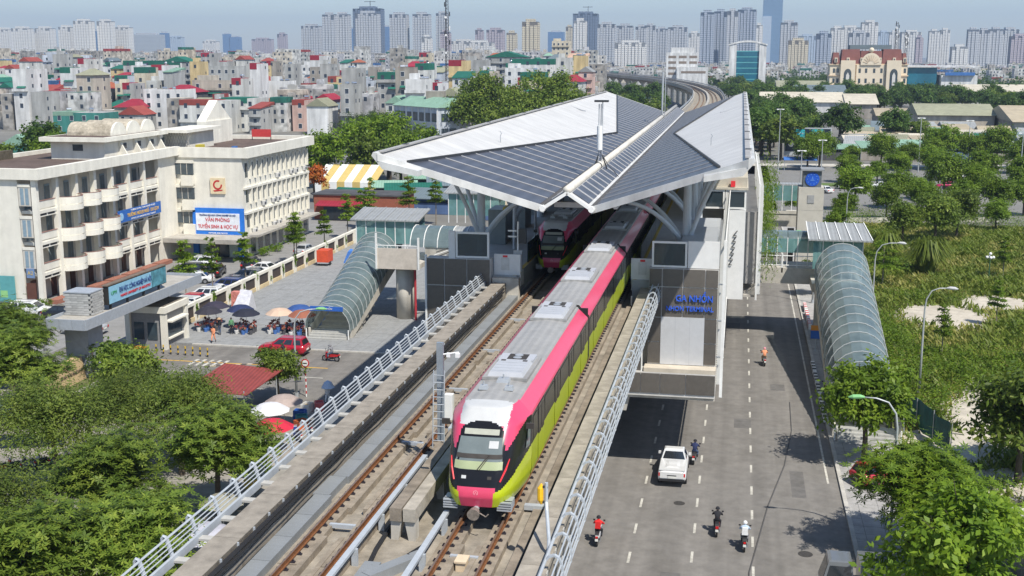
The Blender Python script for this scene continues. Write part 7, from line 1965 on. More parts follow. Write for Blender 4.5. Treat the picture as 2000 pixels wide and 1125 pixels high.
def house(x0, x1, y, h, wall, rk, rc, label, depth=12.0, seed=0, group='houses of the town', detail=2, name='house', rot=0.0):
    g = random.Random(seed)
    xm = (x0 + x1) / 2; w = (x1 - x0)
    t = thing(name, label, 'house', (xm, y, -.05), rot, group)
    W2 = w / 2; D = depth
    eave = h if rk == 'flat' else h - min(3.0, .28 * w + .5)
    MB().box(-W2, W2, 0, D, 0, eave).build('wall', WALL[wall], t)
    rm = ROOF[rc]
    if rk == 'flat':
        if rc in ('green', 'crimson', 'red', 'blue', 'mint'):
            hh = min(2.4, h * .15); wr = W2 if rc == 'green' and g.random() < .5 else W2 * g.uniform(-.2, .6)
            MB().box(-W2 + .3, W2 - .3, .3, D - .3, eave, eave + .02).build('roof_slab', WALL['grey'], t)
            MB().box(-W2 - .05, wr + .05, -.05, D * .8, eave - hh, eave + .25).build('sheet_storey', rm, t)
        else:
            p = MB(); p.box(-W2, W2, -.001, .2, eave, eave + .8).box(W2 - .2, W2 + .001, .2, D, eave, eave + .8).box(-W2, -W2 + .2, .2, D, eave, eave + .8)
            p.build('parapet', WALL[wall], t)
            MB().box(-W2 + .2, W2 - .2, .2, D, eave, eave + .1).build('roof', rm, t)
            if detail and g.random() < .65 and w > 5: MB().box(-W2 + .6, -W2 + .6 + w * .4, D * .3, D * .3 + 4, eave + .1, eave + 2.7).build('stair_room', WALL[wall], t)
    elif rk == 'gable':
        o = .4
        MB().extrude([(-W2 - o, eave - .1), (W2 + o, eave - .1), (0, h)], 'Y', -o, D + o).build('roof', rm, t)
    elif rk == 'hip':
        o = .6; k = min(W2 * .7, D * .35)
        r = MB(); a = [r.vert(p) for p in ((-W2 - o, -o, eave), (W2 + o, -o, eave), (W2 + o, D + o, eave), (-W2 - o, D + o, eave), (-W2 + k, D * .5, h), (W2 - k, D * .5, h))]
        for f in ((0, 1, 5, 4), (1, 2, 5), (2, 3, 4, 5), (3, 0, 4), (3, 2, 1, 0)): r.face([a[i] for i in f])
        r.build('roof', rm, t)
    else:
        MB().hexa([(-W2 - .3, -.4, eave - .3), (W2 + .3, -.4, eave - .3), (W2 + .3, D + .3, eave + .8), (-W2 - .3, D + .3, eave + .8), (-W2 - .3, -.4, eave), (W2 + .3, -.4, eave), (W2 + .3, D + .3, h), (-W2 - .3, D + .3, h)]).build('roof', rm, t)
    if detail:
        st = max(2, int(round(eave / 3.5))); fh = eave / st
        cols = max(1, min(4, int(w / 3.2)))
        blank = g.random() < .25
        ww = min(1.3, w / cols * .45)
        for j in range(st - 1, max(0, st - 4) - 1, -1):
            z = (j + .52) * fh
            if not blank:
                for c in range(cols):
                    if g.random() < .15: continue
                    x = -W2 + (c + .5) * w / cols
                    o = shared('window', win_d, t, (x, 0, z), (0, 0, 0), (ww, 1, min(1.7, fh * .5)))
                    if detail > 1: shared('frame', winf_d, o)
            if g.random() < .8:
                for c in range(2):
                    if g.random() < .35: continue
                    shared('window', win_d, t, (W2, D * (.25 + .4 * c), z), (0, 0, R(90)), (.9, 1, min(1.3, fh * .4)))
            if g.random() < .4 and detail > 1: MB().box(-W2 - .1, W2 + .1, -.9, 0, j * fh - .1, j * fh + .08).box(-W2 - .1, W2 + .1, -.9, -.8, j * fh + .08, j * fh + .9).build('balcony', WALL[wall], t)
        if g.random() < .3: shared('awning', awn_d, t, (g.uniform(-W2 * .3, W2 * .3), 0, eave * .75), (0, 0, 0), (w * .6, 1.2, 1.4))
        if rk == 'flat' and g.random() < .6:
            for q in range(g.randint(1, 2)): shared('water_tank', tank_d, t, (g.uniform(-W2 * .5, W2 * .6), g.uniform(2, D * .7), eave + .2), (0, 0, g.uniform(0, 3)))
    return t
KEY_HOUSES = [
    (-291.3, -277.3, 430, 10.1, 'cream', 'gable', 'red', 'cream and pink villa with red gables at the left edge'),
    (-317.9, -293.3, 470, 13.8, 'pale', 'shed', 'olive', 'white house with green trim and olive roof at the left edge'),
    (-418.9, -400.0, 640, 21.8, 'grey', 'flat', 'grey', 'plain grey wall house left of the blue-windowed block'),
    (-441.7, -414.7, 700, 27.0, 'ice', 'flat', 'grey', 'tall pale block with deep blue windows and a grey side'),
    (-323.7, -309.5, 520, 15.8, 'beige', 'hip', 'crimson', 'beige house with a crimson hipped roof'),
    (-314.5, -304.9, 540, 14.9, 'beige', 'hip', 'orange', 'house with an orange tiled roof beside the scaffolded block'),
    (-289.7, -268.9, 480, 12.8, 'black', 'flat', 'dark', 'house wrapped in black construction netting'),
    (-330.4, -307.6, 600, 24.7, 'grey', 'flat', 'green', 'large plain grey block with a glazed green penthouse'),
    (-320.3, -303.0, 625, 27.2, 'grey', 'gable', 'green', 'tall grey house under a big green gable roof'),
    (-234.1, -220.3, 455, 15.9, 'dark', 'hip', 'crimson', 'low house under a wide crimson roof behind the white balconied house'),
    (-226.3, -209.9, 425, 14.3, 'white', 'flat', 'grey', 'white house with balconies above the school penthouse'),
    (-235.0, -224.4, 418, 11.4, 'beige', 'hip', 'crimson', 'beige house with yellow arches and a red roof'),
    (-240.4, -221.1, 385, 7.9, 'teal', 'flat', 'mint', 'green sheet-metal building behind the school trees'),
    (-204.1, -193.6, 300, 6.2, 'teal', 'gable', 'mint', 'teal shed with a pale green roof left of the school'),
    (-243.2, -229.5, 520, 22.2, 'grey', 'flat', 'grey', 'grey cube house with small square windows'),
    (-230.2, -209.9, 475, 16.7, 'beige', 'flat', 'grey', 'low beige house with a green awning'),
    (-201.7, -182.1, 405, 11.7, 'pale', 'flat', 'red', 'pale villa with pink arched end and tanks on the roof'),
    (-189.8, -176.8, 415, 12.2, 'pale', 'flat', 'green', 'house with a green sheet top storey and white water heaters'),
    (-220.8, -214.2, 500, 15.3, 'yellow', 'flat', 'grey', 'narrow yellow house with blue shutters'),
    (-232.0, -224.2, 540, 18.1, 'white', 'gable', 'red', 'white stepped house with a small red gable'),
    (-232.3, -219.4, 560, 15.3, 'magenta', 'hip', 'green', 'magenta house under a green sheet roof'),
    (-189.1, -176.7, 470, 12.3, 'dark', 'hip', 'crimson', 'open rooftop under a bright red hipped roof'),
    (-187.7, -176.4, 440, 11.3, 'grey', 'gable', 'orange', 'grey house with green band and a long orange tiled roof'),
    (-164.0, -158.0, 420, 11.4, 'pink', 'flat', 'red', 'narrow pink house with brick trimmed windows'),
    (-152.7, -144.7, 405, 12.8, 'white', 'gable', 'olive', 'white gabled house with grey shutters'),
    (-210.7, -200.0, 565, 21.3, 'taupe', 'flat', 'grey', 'tall taupe block with a green awning'),
    (-154.7, -148.3, 450, 22.1, 'grey', 'flat', 'cream', 'tall narrow grey house with white window panels'),
    (-136.9, -124.7, 440, 21.3, 'grey', 'flat', 'green', 'grey house with small windows and a green top floor'),
    (-156.8, -145.8, 470, 10.9, 'beige', 'hip', 'crimson', 'low house with two crimson pyramid roofs'),
    (-138.4, -127.4, 500, 16.5, 'ice', 'flat', 'green', 'pale blue-grey house with a green pavilion on top'),
    (-128.6, -120.9, 520, 25.5, 'yellow', 'flat', 'crimson', 'cream tower house beside the radio mast'),
    (-137.6, -114.9, 640, 29.9, 'grey', 'gable', 'green', 'broad grey building with a big green sheet gable'),
    (-107.5, -87.3, 560, 25.9, 'white', 'flat', 'green', 'white building with a green top floor behind the big trees'),
    (-103.0, -90.2, 520, 21.6, 'white', 'flat', 'grey', 'white house with steel tanks on the roof behind the big trees'),
    (-141.9, -128.7, 900, 37.5, 'cream', 'flat', 'cream', 'round-cornered cream hotel block'),
    (-109.9, -97.4, 760, 29.0, 'peach', 'shed', 'peach', 'peach building with a sloping roof'),
    (-70.2, -64.1, 520, 23.0, 'pink', 'gable', 'grey', 'narrow pink house at the end of the tree row'),
    (-74.4, -66.1, 500, 19.7, 'pale', 'hip', 'crimson', 'small house with a crimson sheet roof beside the pink house'),
    (-140.6, -128.5, 600, 24.7, 'grey', 'flat', 'grey', 'grey blank-walled house right of the cream tower house'),
    (-185.4, -177.6, 520, 18.2, 'yellow', 'flat', 'red', 'yellow house behind the narrow grey one'),
]
TOWERS = [
    (-1829, -1793, 2700, 90, 'w'),
    (-1718, -1675, 2600, 90, 'w'),
    (-1872, -1839, 2900, 85, 'w'),
    (-1688, -1648, 2650, 91, 'w'),
    (-1533, -1503, 2500, 90, 'w'),
    (-1748, -1736, 2900, 74, 'w'),
    (-1465, -1428, 2450, 102, 'w'),
    (-1513, -1494, 2600, 83, 'b'),
    (-1425, -1393, 2480, 102, 'w'),
    (-1573, -1561, 2800, 87, 'w'),
    (-1423, -1388, 2550, 90, 'w'),
    (-1574, -1489, 2900, 80, 's'),
    (-1643, -1621, 3200, 89, 'b'),
    (-1819, -1776, 3600, 84, 'h'),
    (-1560, -1519, 3300, 67, 'w'),
    (-1904, -1878, 4200, 104, 'b'),
    (-1876, -1840, 4200, 93, 'b'),
    (-1535, -1470, 3600, 77, 'p'),
    (-1368, -1342, 3400, 89, 'p'),
    (-950, -911, 2500, 90, 'g'),
    (-829, -804, 2300, 107, 'g'),
    (-811, -782, 2320, 108, 'g'),
    (-981, -961, 2900, 93, 'b'),
    (-831, -768, 2500, 126, 'd'),
    (-776, -731, 2350, 111, 'g'),
    (-915, -899, 3000, 99, 'b'),
    (-719, -684, 2400, 110, 'g'),
    (-670, -636, 2400, 110, 'g'),
    (-597, -579, 2200, 61, 'w'),
    (-646, -622, 2500, 115, 'g'),
    (-535, -518, 2100, 68, 'p'),
    (-605, -587, 2700, 84, 'p'),
    (-536, -500, 2500, 80, 'p'),
    (-453, -434, 2300, 70, 'c'),
    (-349, -323, 1900, 80, 'c'),
    (-532, -489, 3300, 90, 'b'),
    (-424, -407, 2900, 95, 'c'),
    (-379, -323, 2700, 119, 'd'),
    (-328, -304, 2350, 94, 'w'),
    (-281, -247, 2350, 87, 'g'),
    (-254, -221, 2450, 86, 'g'),
    (-220, -197, 2500, 85, 'g'),
    (-203, -180, 2520, 88, 'g'),
    (-194, -165, 2700, 85, 'g'),
    (-159, -118, 2600, 86, 'g'),
    (-124, -98, 2800, 77, 'w'),
    (-77, -52, 2200, 103, 'k'),
    (-54, -30, 2250, 106, 'k'),
    (-30, -10, 2200, 105, 'g'),
    (-12, 23, 2300, 111, 'k'),
    (25, 40, 2600, 90, 'w'),
    (50, 101, 3300, 208, 't'),
    (68, 99, 2300, 87, 'g'),
    (128, 154, 2200, 65, 'k'),
    (180, 207, 2600, 83, 'w'),
    (204, 251, 2700, 86, 'w'),
    (184, 219, 2200, 66, 'g'),
    (232, 264, 2500, 92, 'w'),
    (350, 378, 3300, 87, 'h'),
    (344, 372, 3000, 81, 'w'),
    (347, 389, 2800, 78, 'w'),
    (338, 352, 2500, 62, 'p'),
    (420, 443, 2900, 82, 'w'),
    (452, 474, 2950, 85, 'w'),
    (435, 456, 2500, 77, 'g'),
    (458, 481, 2520, 76, 'g'),
    (483, 508, 2540, 78, 'g'),
    (510, 543, 2560, 78, 'g'),
    (475, 504, 2300, 61, 'p'),
    (132, 175, 3000, 73, 'h'),
    (-638, -585, 2600, 58, 'w'),
    (-538, -482, 2300, 52, 'w'),
    (-210, -159, 2000, 48, 'w'),
    (76, 109, 2100, 52, 'c'),
    (358, 385, 2200, 42, 'w'),
]
boxes = []
for k, (x0, x1, y, h, wall, rk, rc, lb) in enumerate(KEY_HOUSES):
    dp = 14 if k % 2 else 11
    house(x0, x1, y, h, wall, rk, rc, lb, dp, 500 + k)
    boxes.append((x0 - 1, x1 + 1, y - 2, y + dp + 2))
hg = random.Random(77)
def ordw(n):
    u = ['', 'first', 'second', 'third', 'fourth', 'fifth', 'sixth', 'seventh', 'eighth', 'ninth', 'tenth', 'eleventh', 'twelfth', 'thirteenth', 'fourteenth', 'fifteenth', 'sixteenth', 'seventeenth', 'eighteenth', 'nineteenth']
    c = ['', '', 'twenty', 'thirty', 'forty', 'fifty', 'sixty', 'seventy', 'eighty', 'ninety']
    if n >= 100: return ('hundred and ' if n < 200 else 'two hundred and ') + ordw(n % 100) if n % 100 else ('hundredth' if n < 200 else 'two hundredth')
    if n < 20: return u[n]
    return c[n // 10] + '-' + u[n % 10] if n % 10 else c[n // 10][:-1] + 'ieth'
ords = [ordw(k) for k in range(1, 60)]
rows_ = [(398, 'nearest'), (424, 'second'), (450, 'third'), (478, 'fourth'), (508, 'fifth'), (540, 'sixth'), (576, 'seventh'), (618, 'eighth'), (668, 'ninth'), (730, 'tenth')]
count = 0
for ri, (y, rn) in enumerate(rows_):
    xl, xr = -.70 * y, -.135 * y
    x = xl + hg.uniform(0, 4); n = 0
    while x < xr:
        w = hg.choice((4.5, 5, 5.5, 6, 7, 8, 10)); d = hg.uniform(9, 14); yy = y + hg.uniform(-6, 8)
        ok = all(x + w < a or x > b or yy + d < c or yy > e for a, b, c, e in boxes)
        if ok and count < 262 and hg.random() < .66 + .02 * ri:
            h = hg.choice((8, 9.5, 11, 12.5, 14, 15, 17, 19, 22)) + ri * .8
            wall = hg.choice(('white', 'white', 'white', 'pale', 'pale', 'pale', 'grey', 'grey', 'grey', 'grey', 'beige', 'ice', 'cream', 'taupe', 'pink' if ri < 2 else 'white', 'yellow' if ri > 3 else 'grey'))
            rk = hg.choice(('flat', 'flat', 'flat', 'flat', 'flat', 'hip', 'hip', 'gable', 'shed')); rc = hg.choice(('grey', 'grey', 'grey', 'dark', 'green', 'slate', 'green', 'green', 'crimson', 'crimson') if rk == 'flat' else ('crimson', 'red', 'green', 'green', 'orange', 'slate', 'mint', 'olive'))
            look = {'flat': 'flat roof', 'hip': 'hipped roof', 'gable': 'gabled roof', 'shed': 'sloping roof'}[rk]
            lb = '%s house with %s %s, %s from the left in the %s row' % ({'ice': 'pale blue'}.get(wall, wall), rc, look, ords[n], rn)
            house(x, x + w, yy, h, wall, rk, rc, lb, d, 1000 + count, detail=2 if ri < 2 else 1)
            boxes.append((x - .3, x + w + .3, yy - .5, yy + d + .5)); count += 1; n += 1
        x += w + hg.choice((.2, .3, .8, 2))
# the roofs beyond, too far to tell apart
g_ = np.random.default_rng(5)
far_mb_v = []; 
def far_boxes(n, y0, y1, l, r_, h0, h1):
    for _ in range(n):
        y = y0 + (y1 - y0) * g_.random() ** .8; x = y * (l + (r_ - l) * g_.random()); w = 5 + g_.random() * 12; d = 8 + g_.random() * 8; h = h0 + (h1 - h0) * g_.random() ** 2
        p = [(x, y), (x + w, y), (x + w, y + d), (x, y + d)]
        a = [(q[0], q[1], -.1) for q in p]; b = [(q[0], q[1], h) for q in p]
        far_mb_v.append((a, b, g_.random()))
for _ in range(3000):
    y = 405 + 400 * g_.random(); x = y * (-.71 + .58 * g_.random()); w = 4 + g_.random() * 6; d = 6 + g_.random() * 7
    if all(x + w < a or x > b or y + d < c or y > e for a, b, c, e in boxes):
        boxes.append((x, x + w, y, y + d)); h = 5 + 11 * g_.random() ** 1.3
        far_mb_v.append(([(x, y, -.1), (x + w, y, -.1), (x + w, y + d, -.1), (x, y + d, -.1)], [(x, y, h), (x + w, y, h), (x + w, y + d, h), (x, y + d, h)], .5))
far_boxes(1800, 790, 2300, -.72, -.125, 9, 34); far_boxes(420, 1150, 2400, -.12, .03, 6, 16); far_boxes(520, 1150, 2300, .04, .28, 6, 15)
fb_ = MB()
for a, b, q in far_mb_v:
    i = [fb_.vert(p) for p in a]; j = [fb_.vert(p) for p in b]
    for f in ((0, 1), (1, 2), (3, 0)): fb_.face((i[f[0]], i[f[1]], j[f[1]], j[f[0]]))
    fb_.cur = 2; fb_.poly([(p[0], p[1], p[2] + .05) for p in b]); fb_.cur = 0
    x0, y0, h = b[0]; w = b[1][0] - x0; d = b[2][1] - y0
    if g_.random() < .5:                                   # a coloured sheet band below the roof
        fb_.cur = 2; k4 = [fb_.vert(p) for p in ((x0 - .06, y0 - .06, h - 1.7), (x0 + w + .06, y0 - .06, h - 1.7), (x0 + w + .06, y0 + d * .8, h - 1.7), (x0 - .06, y0 - .06, h + .3), (x0 + w + .06, y0 - .06, h + .3), (x0 + w + .06, y0 + d * .8, h + .3), (x0 - .06, y0 + d * .8, h + .3))]
        for f in ((0, 1, 4, 3), (1, 2, 5, 4), (3, 4, 5, 6)): fb_.face([k4[q_] for q_ in f])
        fb_.cur = 0
    if g_.random() < .5:                                   # a stair room or water tank on the roof
        u0 = x0 + w * (.1 + .4 * g_.random()); v0 = y0 + d * .3; k4 = [fb_.vert(p) for p in ((u0, v0, h), (u0 + w * .35, v0, h), (u0 + w * .35, v0 + 3, h), (u0, v0 + 3, h), (u0, v0, h + 2.4), (u0 + w * .35, v0, h + 2.4), (u0 + w * .35, v0 + 3, h + 2.4), (u0, v0 + 3, h + 2.4))]
        for f in ((0, 1, 5, 4), (1, 2, 6, 5), (3, 0, 4, 7), (4, 5, 6, 7)): fb_.face([k4[q_] for q_ in f])
    fb_.cur = 1
    for fl in range(1, 4):
        z = h - 3.3 * fl + .8
        if z < 1: break
        for c in range(max(1, int(w / 3))):
            if g_.random() < .3: continue
            xc = x0 + (c + .5) * w / max(1, int(w / 3)); fb_.poly([(xc - .6, y0 - .05, z), (xc + .6, y0 - .05, z), (xc + .6, y0 - .05, z + 1.5), (xc - .6, y0 - .05, z + 1.5)])
        if g_.random() < .5: fb_.poly([(x0 + w + .05, y0 + d * .3, z), (x0 + w + .05, y0 + d * .3 + 1.2, z), (x0 + w + .05, y0 + d * .3 + 1.2, z + 1.3), (x0 + w + .05, y0 + d * .3, z + 1.3)])
    fb_.cur = 0
fm = bpy.data.materials.new('far_town'); fm.use_nodes = True
nt = fm.node_tree; ge = nt.nodes.new('ShaderNodeNewGeometry'); cr = nt.nodes.new('ShaderNodeValToRGB'); cr.color_ramp.interpolation = 'CONSTANT'
cr.color_ramp.elements[0].color = (.60, .60, .58, 1); cr.color_ramp.elements[1].position = .95; cr.color_ramp.elements[1].color = (.05, .15, .36, 1)
for ps, c_ in ((.18, (.42, .42, .41, 1)), (.38, (.55, .50, .42, 1)), (.50, (.66, .65, .63, 1)), (.60, (.32, .05, .05, 1)), (.74, (.02, .15, .11, 1)), (.90, (.35, .33, .30, 1))):
    e = cr.color_ramp.elements.new(ps); e.color = c_
nt.links.new(ge.outputs['Random Per Island'], cr.inputs[0])
tc = nt.nodes.new('ShaderNodeTexCoord'); bt = nt.nodes.new('ShaderNodeTexNoise'); bt.inputs['Scale'].default_value = .35; nt.links.new(tc.outputs['Object'], bt.inputs['Vector'])
mr = nt.nodes.new('ShaderNodeMapRange'); mr.inputs[1].default_value = .4; mr.inputs[2].default_value = .62; mr.inputs[3].default_value = .55; mr.inputs[4].default_value = 1.05; nt.links.new(bt.outputs['Fac'], mr.inputs[0])
mx = nt.nodes.new('ShaderNodeMix'); mx.data_type = 'RGBA'; mx.blend_type = 'MULTIPLY'; mx.inputs[0].default_value = 1; nt.links.new(cr.outputs[0], mx.inputs[6]); nt.links.new(mr.outputs[0], mx.inputs[7])
nt.links.new(mx.outputs[2], nt.nodes['Principled BSDF'].inputs['Base Color']); nt.nodes['Principled BSDF'].inputs['Roughness'].default_value = .9
fw_ = fm.copy(); rp = [n_ for n_ in fw_.node_tree.nodes if n_.type == 'VALTORGB'][0].color_ramp
for e_, c_ in zip(rp.elements, ((.58, .58, .56, 1), (.44, .44, .42, 1), (.55, .50, .42, 1), (.62, .61, .59, 1), (.36, .34, .31, 1), (.50, .50, .52, 1), (.40, .37, .33, 1), (.60, .52, .40, 1))): e_.color = c_
o = fb_.build('distant_rooftops', [fw_, MATS['far_window'], fm], None, fix=False); tag(o, 'mass of distant rooftops running to the foot of the skyline', 'rooftops', kind='stuff')

# ---- skyline
def facade(name, c, dark, per=3.4, band=.32):
    """tower skin: floors as dark window bands across the height, told apart only as texture at this distance"""
    m = bpy.data.materials.new(name); m.use_nodes = True; nt = m.node_tree; b = nt.nodes['Principled BSDF']; b.inputs['Roughness'].default_value = .6
    tc = nt.nodes.new('ShaderNodeTexCoord'); sx = nt.nodes.new('ShaderNodeSeparateXYZ'); nt.links.new(tc.outputs['Object'], sx.inputs[0])
    def saw(sock, p, w):
        d = nt.nodes.new('ShaderNodeMath'); d.operation = 'DIVIDE'; d.inputs[1].default_value = p; nt.links.new(sock, d.inputs[0])
        f = nt.nodes.new('ShaderNodeMath'); f.operation = 'FRACT'; nt.links.new(d.outputs[0], f.inputs[0])
        l = nt.nodes.new('ShaderNodeMath'); l.operation = 'LESS_THAN'; l.inputs[1].default_value = w; nt.links.new(f.outputs[0], l.inputs[0]); return l.outputs[0]
    z = saw(sx.outputs[2], per, .48); ad = nt.nodes.new('ShaderNodeMath'); ad.operation = 'ADD'; nt.links.new(sx.outputs[0], ad.inputs[0]); nt.links.new(sx.outputs[1], ad.inputs[1])
    x = saw(ad.outputs[0], 3.1, .62); mu = nt.nodes.new('ShaderNodeMath'); mu.operation = 'MULTIPLY'; nt.links.new(z, mu.inputs[0]); nt.links.new(x, mu.inputs[1])
    mx = nt.nodes.new('ShaderNodeMix'); mx.data_type = 'RGBA'; mx.inputs[6].default_value = (*c, 1); mx.inputs[7].default_value = (*dark, 1); nt.links.new(mu.outputs[0], mx.inputs[0]); nt.links.new(mx.outputs[2], b.inputs['Base Color'])
    return m
TC = dict(w=((.72, .70, .66), (.34, .36, .38)), g=((.52, .53, .54), (.17, .20, .25)), p=((.46, .40, .42), (.18, .17, .22)), c=((.62, .55, .40), (.25, .22, .18)), b=((.12, .22, .38), (.06, .12, .24)), k=((.40, .44, .50), (.09, .13, .20)), d=((.16, .20, .27), (.05, .08, .13)), t=((.16, .26, .38), (.08, .15, .25)), h=((.45, .52, .60), (.25, .32, .40)), s=((.40, .43, .46), (.20, .24, .28)))
FM = {k: facade('tower_' + k, *v) for k, v in TC.items()}
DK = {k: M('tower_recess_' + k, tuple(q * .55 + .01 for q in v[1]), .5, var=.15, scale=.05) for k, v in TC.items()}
cname = dict(w='white', g='light grey', p='mauve', c='cream', b='blue glass', k='blue-grey', d='dark slate', t='tall blue glass', h='hazy grey', s='grey glass')
for k, (x0, x1, y, h, c) in enumerate(sorted(TOWERS, key=lambda q: (q[0] + q[1]) / q[2])):
    xm = (x0 + x1) / 2; w = x1 - x0
    t = thing('tower_block', '%s %s tower on the skyline, %s from the left' % (('slim' if w < 22 else 'broad'), cname[c], ordw(k + 1)), 'tower', (xm, y, 0), 0, 'skyline towers')
    D = min(30, max(14, w * .8)); W2 = w / 2
    if c in 'bts':
        MB().box(-W2, W2, 0, D, 0, h).build('body', FM[c], t)
        if c == 't': MB().box(-W2 * .8, W2 * .8, 2, D - 2, h, h + 14).build('crown', FM[c], t); MB().box(-W2 - 2, -W2 * .1, -3, 6, 0, h * .62).build('wing', FM['h'], t)
        else: MB().box(-W2 * .6, W2 * .6, 3, D - 3, h, h + 4).build('plant_room', FM['g'], t)
        continue
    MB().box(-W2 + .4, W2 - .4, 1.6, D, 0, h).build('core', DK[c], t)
    n = max(2, int(w / 5.5)); bw = w / n
    for q in range(n):
        hh = h - (0, 3.5, 0, 6.5, 2)[(q + k) % 5] - (4 if q in (0, n - 1) and n > 2 else 0)
        MB().box(-W2 + q * bw + bw * .09, -W2 + (q + 1) * bw - bw * .09, 0, 2.2, 0, hh).build('bay', FM[c], t)
    for q in range(2): MB().box(W2 - 1, W2 + .8, 3 + q * D * .45, 3 + q * D * .45 + D * .36, 0, h - 2).build('side_bay', FM[c], t)
    MB().box(-W2 * .55, W2 * .55, 4, D - 4, h, h + 4.5).build('plant_room', FM[c], t)
    if c == 'd': MB().box(W2 * .2, W2 * .24, 6, 6.6, h, h + 16).box(-W2 * .2, W2 * .6, 6, 6.5, h + 14, h + 15).build('crane', dark_metal, t)
# low bridge deck far left (white viaduct portal)
# ---- special buildings
O = (-91, 330, 0)
t = thing('grey_school_block', 'three-storey grey building with a pale green roof behind the trees', 'building', O)
MB(O).hexa([(-101, 341, 0), (-83.5, 324, 0), (-76, 332, 0), (-93, 349, 0), (-101, 341, 13.4), (-83.5, 324, 13.4), (-76, 332, 13.4), (-93, 349, 13.4)]).build('wall', WALL['ice'], t)
MB(O).hexa([(-101.8, 341, 13.4), (-83.5, 323, 13.4), (-75.2, 332, 13.4), (-93, 350, 13.4), (-97.2, 345.4, 16.0), (-96.8, 345.0, 16.0), (-79.6, 328, 16.0), (-80, 328.4, 16.0)]).build('roof', ROOF['mint'], t)
MB(O).box(-90, -85, 336, 340, 14, 17.6).build('roof_room', WALL['taupe'], t)
for j in range(3):
    for k in range(7):
        s_ = (k + .5) / 7; p = Vector((-101, 341, 0)).lerp(Vector((-83.5, 324, 0)), s_)
        wdn = MB(O); wdn.beam((p.x - .85 - .05, p.y + .85 - .05, 2.2 + j * 4.2), (p.x + .85 - .05, p.y - .85 - .05, 2.2 + j * 4.2), .1, 2.4); wdn.build('window', win_dark, t)
    for k in range(2):
        p = Vector((-83.5, 324, 0)).lerp(Vector((-76, 332, 0)), .2 + .25 * k)
        wdn = MB(O); wdn.beam((p.x - .6, p.y - .75, 2.2 + j * 4.2), (p.x + .9, p.y + .75, 2.2 + j * 4.2), .1, 2.2); wdn.build('window', win_dark, t)
    wdn = MB(O); wdn.beam((-101.2, 341, .6 + j * 4.2), (-83.6, 323.9, .6 + j * 4.2), .5, .5); wdn.build('floor_band', WALL['pale'], t)
for k in range(8):
    p = Vector((-101, 341, 0)).lerp(Vector((-83.5, 324, 0)), k / 7); wdn = MB(O); wdn.box(p.x - .2, p.x + .2, p.y - .25, p.y + .15, 0, 13.3); wdn.build('pilaster', WALL['white'], t)
# palace-like building with mansard roof
O = (80, 800, 0)
t = thing('mansard_building', 'ornate cream building with brown mansard roofs and a semicircular pediment', 'building', O)
cr1 = M('palace_cream', (.72, .62, .47), .85, var=.06, scale=.2, stain=.1); mans = M('mansard_brown', (.20, .075, .06), .8, var=.12, scale=.3)
MB(O).box(56, 104, 800, 822, 0, 22).build('wall', cr1, t)
for xa, xb in ((62.5, 71.5), (91, 100)): MB(O).box(xa, xb, 797, 800, 0, 24.5).build('pavilion', cr1, t)
MB(O).box(72.5, 90, 798.8, 800, 0, 21.6).build('centre_bay', cr1, t)
for z in (8.5, 14.5, 21.6): MB(O).box(55.3, 104.7, 799.3, 822.5, z, z + .7).build('cornice', M('palace_trim', (.62, .48, .33), .85), t)
for xa, xb, h in ((57, 62, 29.5), (62.5, 75, 31.5), (88, 100.5, 31.5), (100, 103.5, 29)): MB(O).hexa([(xa, 799.5, 22.3), (xb, 799.5, 22.3), (xb, 815, 22.3), (xa, 815, 22.3), (xa + .8, 801, h), (xb - .8, 801, h), (xb - .8, 814, h), (xa + .8, 814, h)]).build('mansard_roof', mans, t)
MB(O).hexa([(75, 800.3, 22.3), (88, 800.3, 22.3), (88, 812, 22.3), (75, 812, 22.3), (75, 801.5, 30.5), (88, 801.5, 30.5), (88, 811, 30.5), (75, 811, 30.5)]).build('mansard_roof', mans, t)
MB(O).box(68, 94, 803, 815, 31.5, 34.2).build('roof_house', ROOF['slate'], t)
pd = MB(O); pd.extrude([(81.2 + 6.4 * math.cos(math.pi * i / 16), 21.6 + 7.6 * math.sin(math.pi * i / 16)) for i in range(17)], 'Y', 798, 799.4); po = pd.build('pediment', cr1, t)
for i in range(1, 10):
    a = math.pi * i / 10; MB(O).beam((81.2 + 2.2 * math.cos(a), 797.95, 21.9 + 2.4 * math.sin(a)), (81.2 + 5.2 * math.cos(a), 797.95, 21.9 + 6.0 * math.sin(a)), .35, .35, (0, 1, 0)).build('ray', MATS['palace_trim'], po)
MB(O).ball((81.2, 799, 31), 1.6, 10, 8).build('finial', cr1, t)
for xa in (67, 95.5):
    a_ = MB(O); a_.extrude([(xa - 2.3, 2), (xa + 2.3, 2), (xa + 2.3, 16)] + [(xa + 2.3 * math.cos(math.pi * i / 10), 16 + 3.2 * math.sin(math.pi * i / 10)) for i in range(1, 10)] + [(xa - 2.3, 16)], 'Y', 796.8, 797); ao = a_.build('arch_window', win_dark, t)
    MB(O).extrude([(xa - 1.0, 2), (xa + 1.0, 2), (xa + 1.0, 15), (xa, 17), (xa - 1.0, 15)], 'Y', 796.6, 796.8).build('arch_infill', M('palace_pale', (.62, .60, .56), .7), ao)
for j, z in enumerate((4, 10.2, 16.6)):
    for x in (58.6, 61, 74.5, 78.5, 83.5, 88, 102.5): MB(O).box(x - .7, x + .7, 798.7 if 72 < x < 90 else 799.9, 800.05, z, z + 2.8).build('window', win_dark, t)
for x in (59.5, 67, 75.5, 86.8, 95.5, 102): MB(O).box(x - .9, x + .9, 798.6, 801, 23.2, 26.2).build('dormer', cr1, t); MB(O).box(x - .5, x + .5, 798.5, 798.6, 23.5, 25.6).build('dormer_window', win_dark, t)
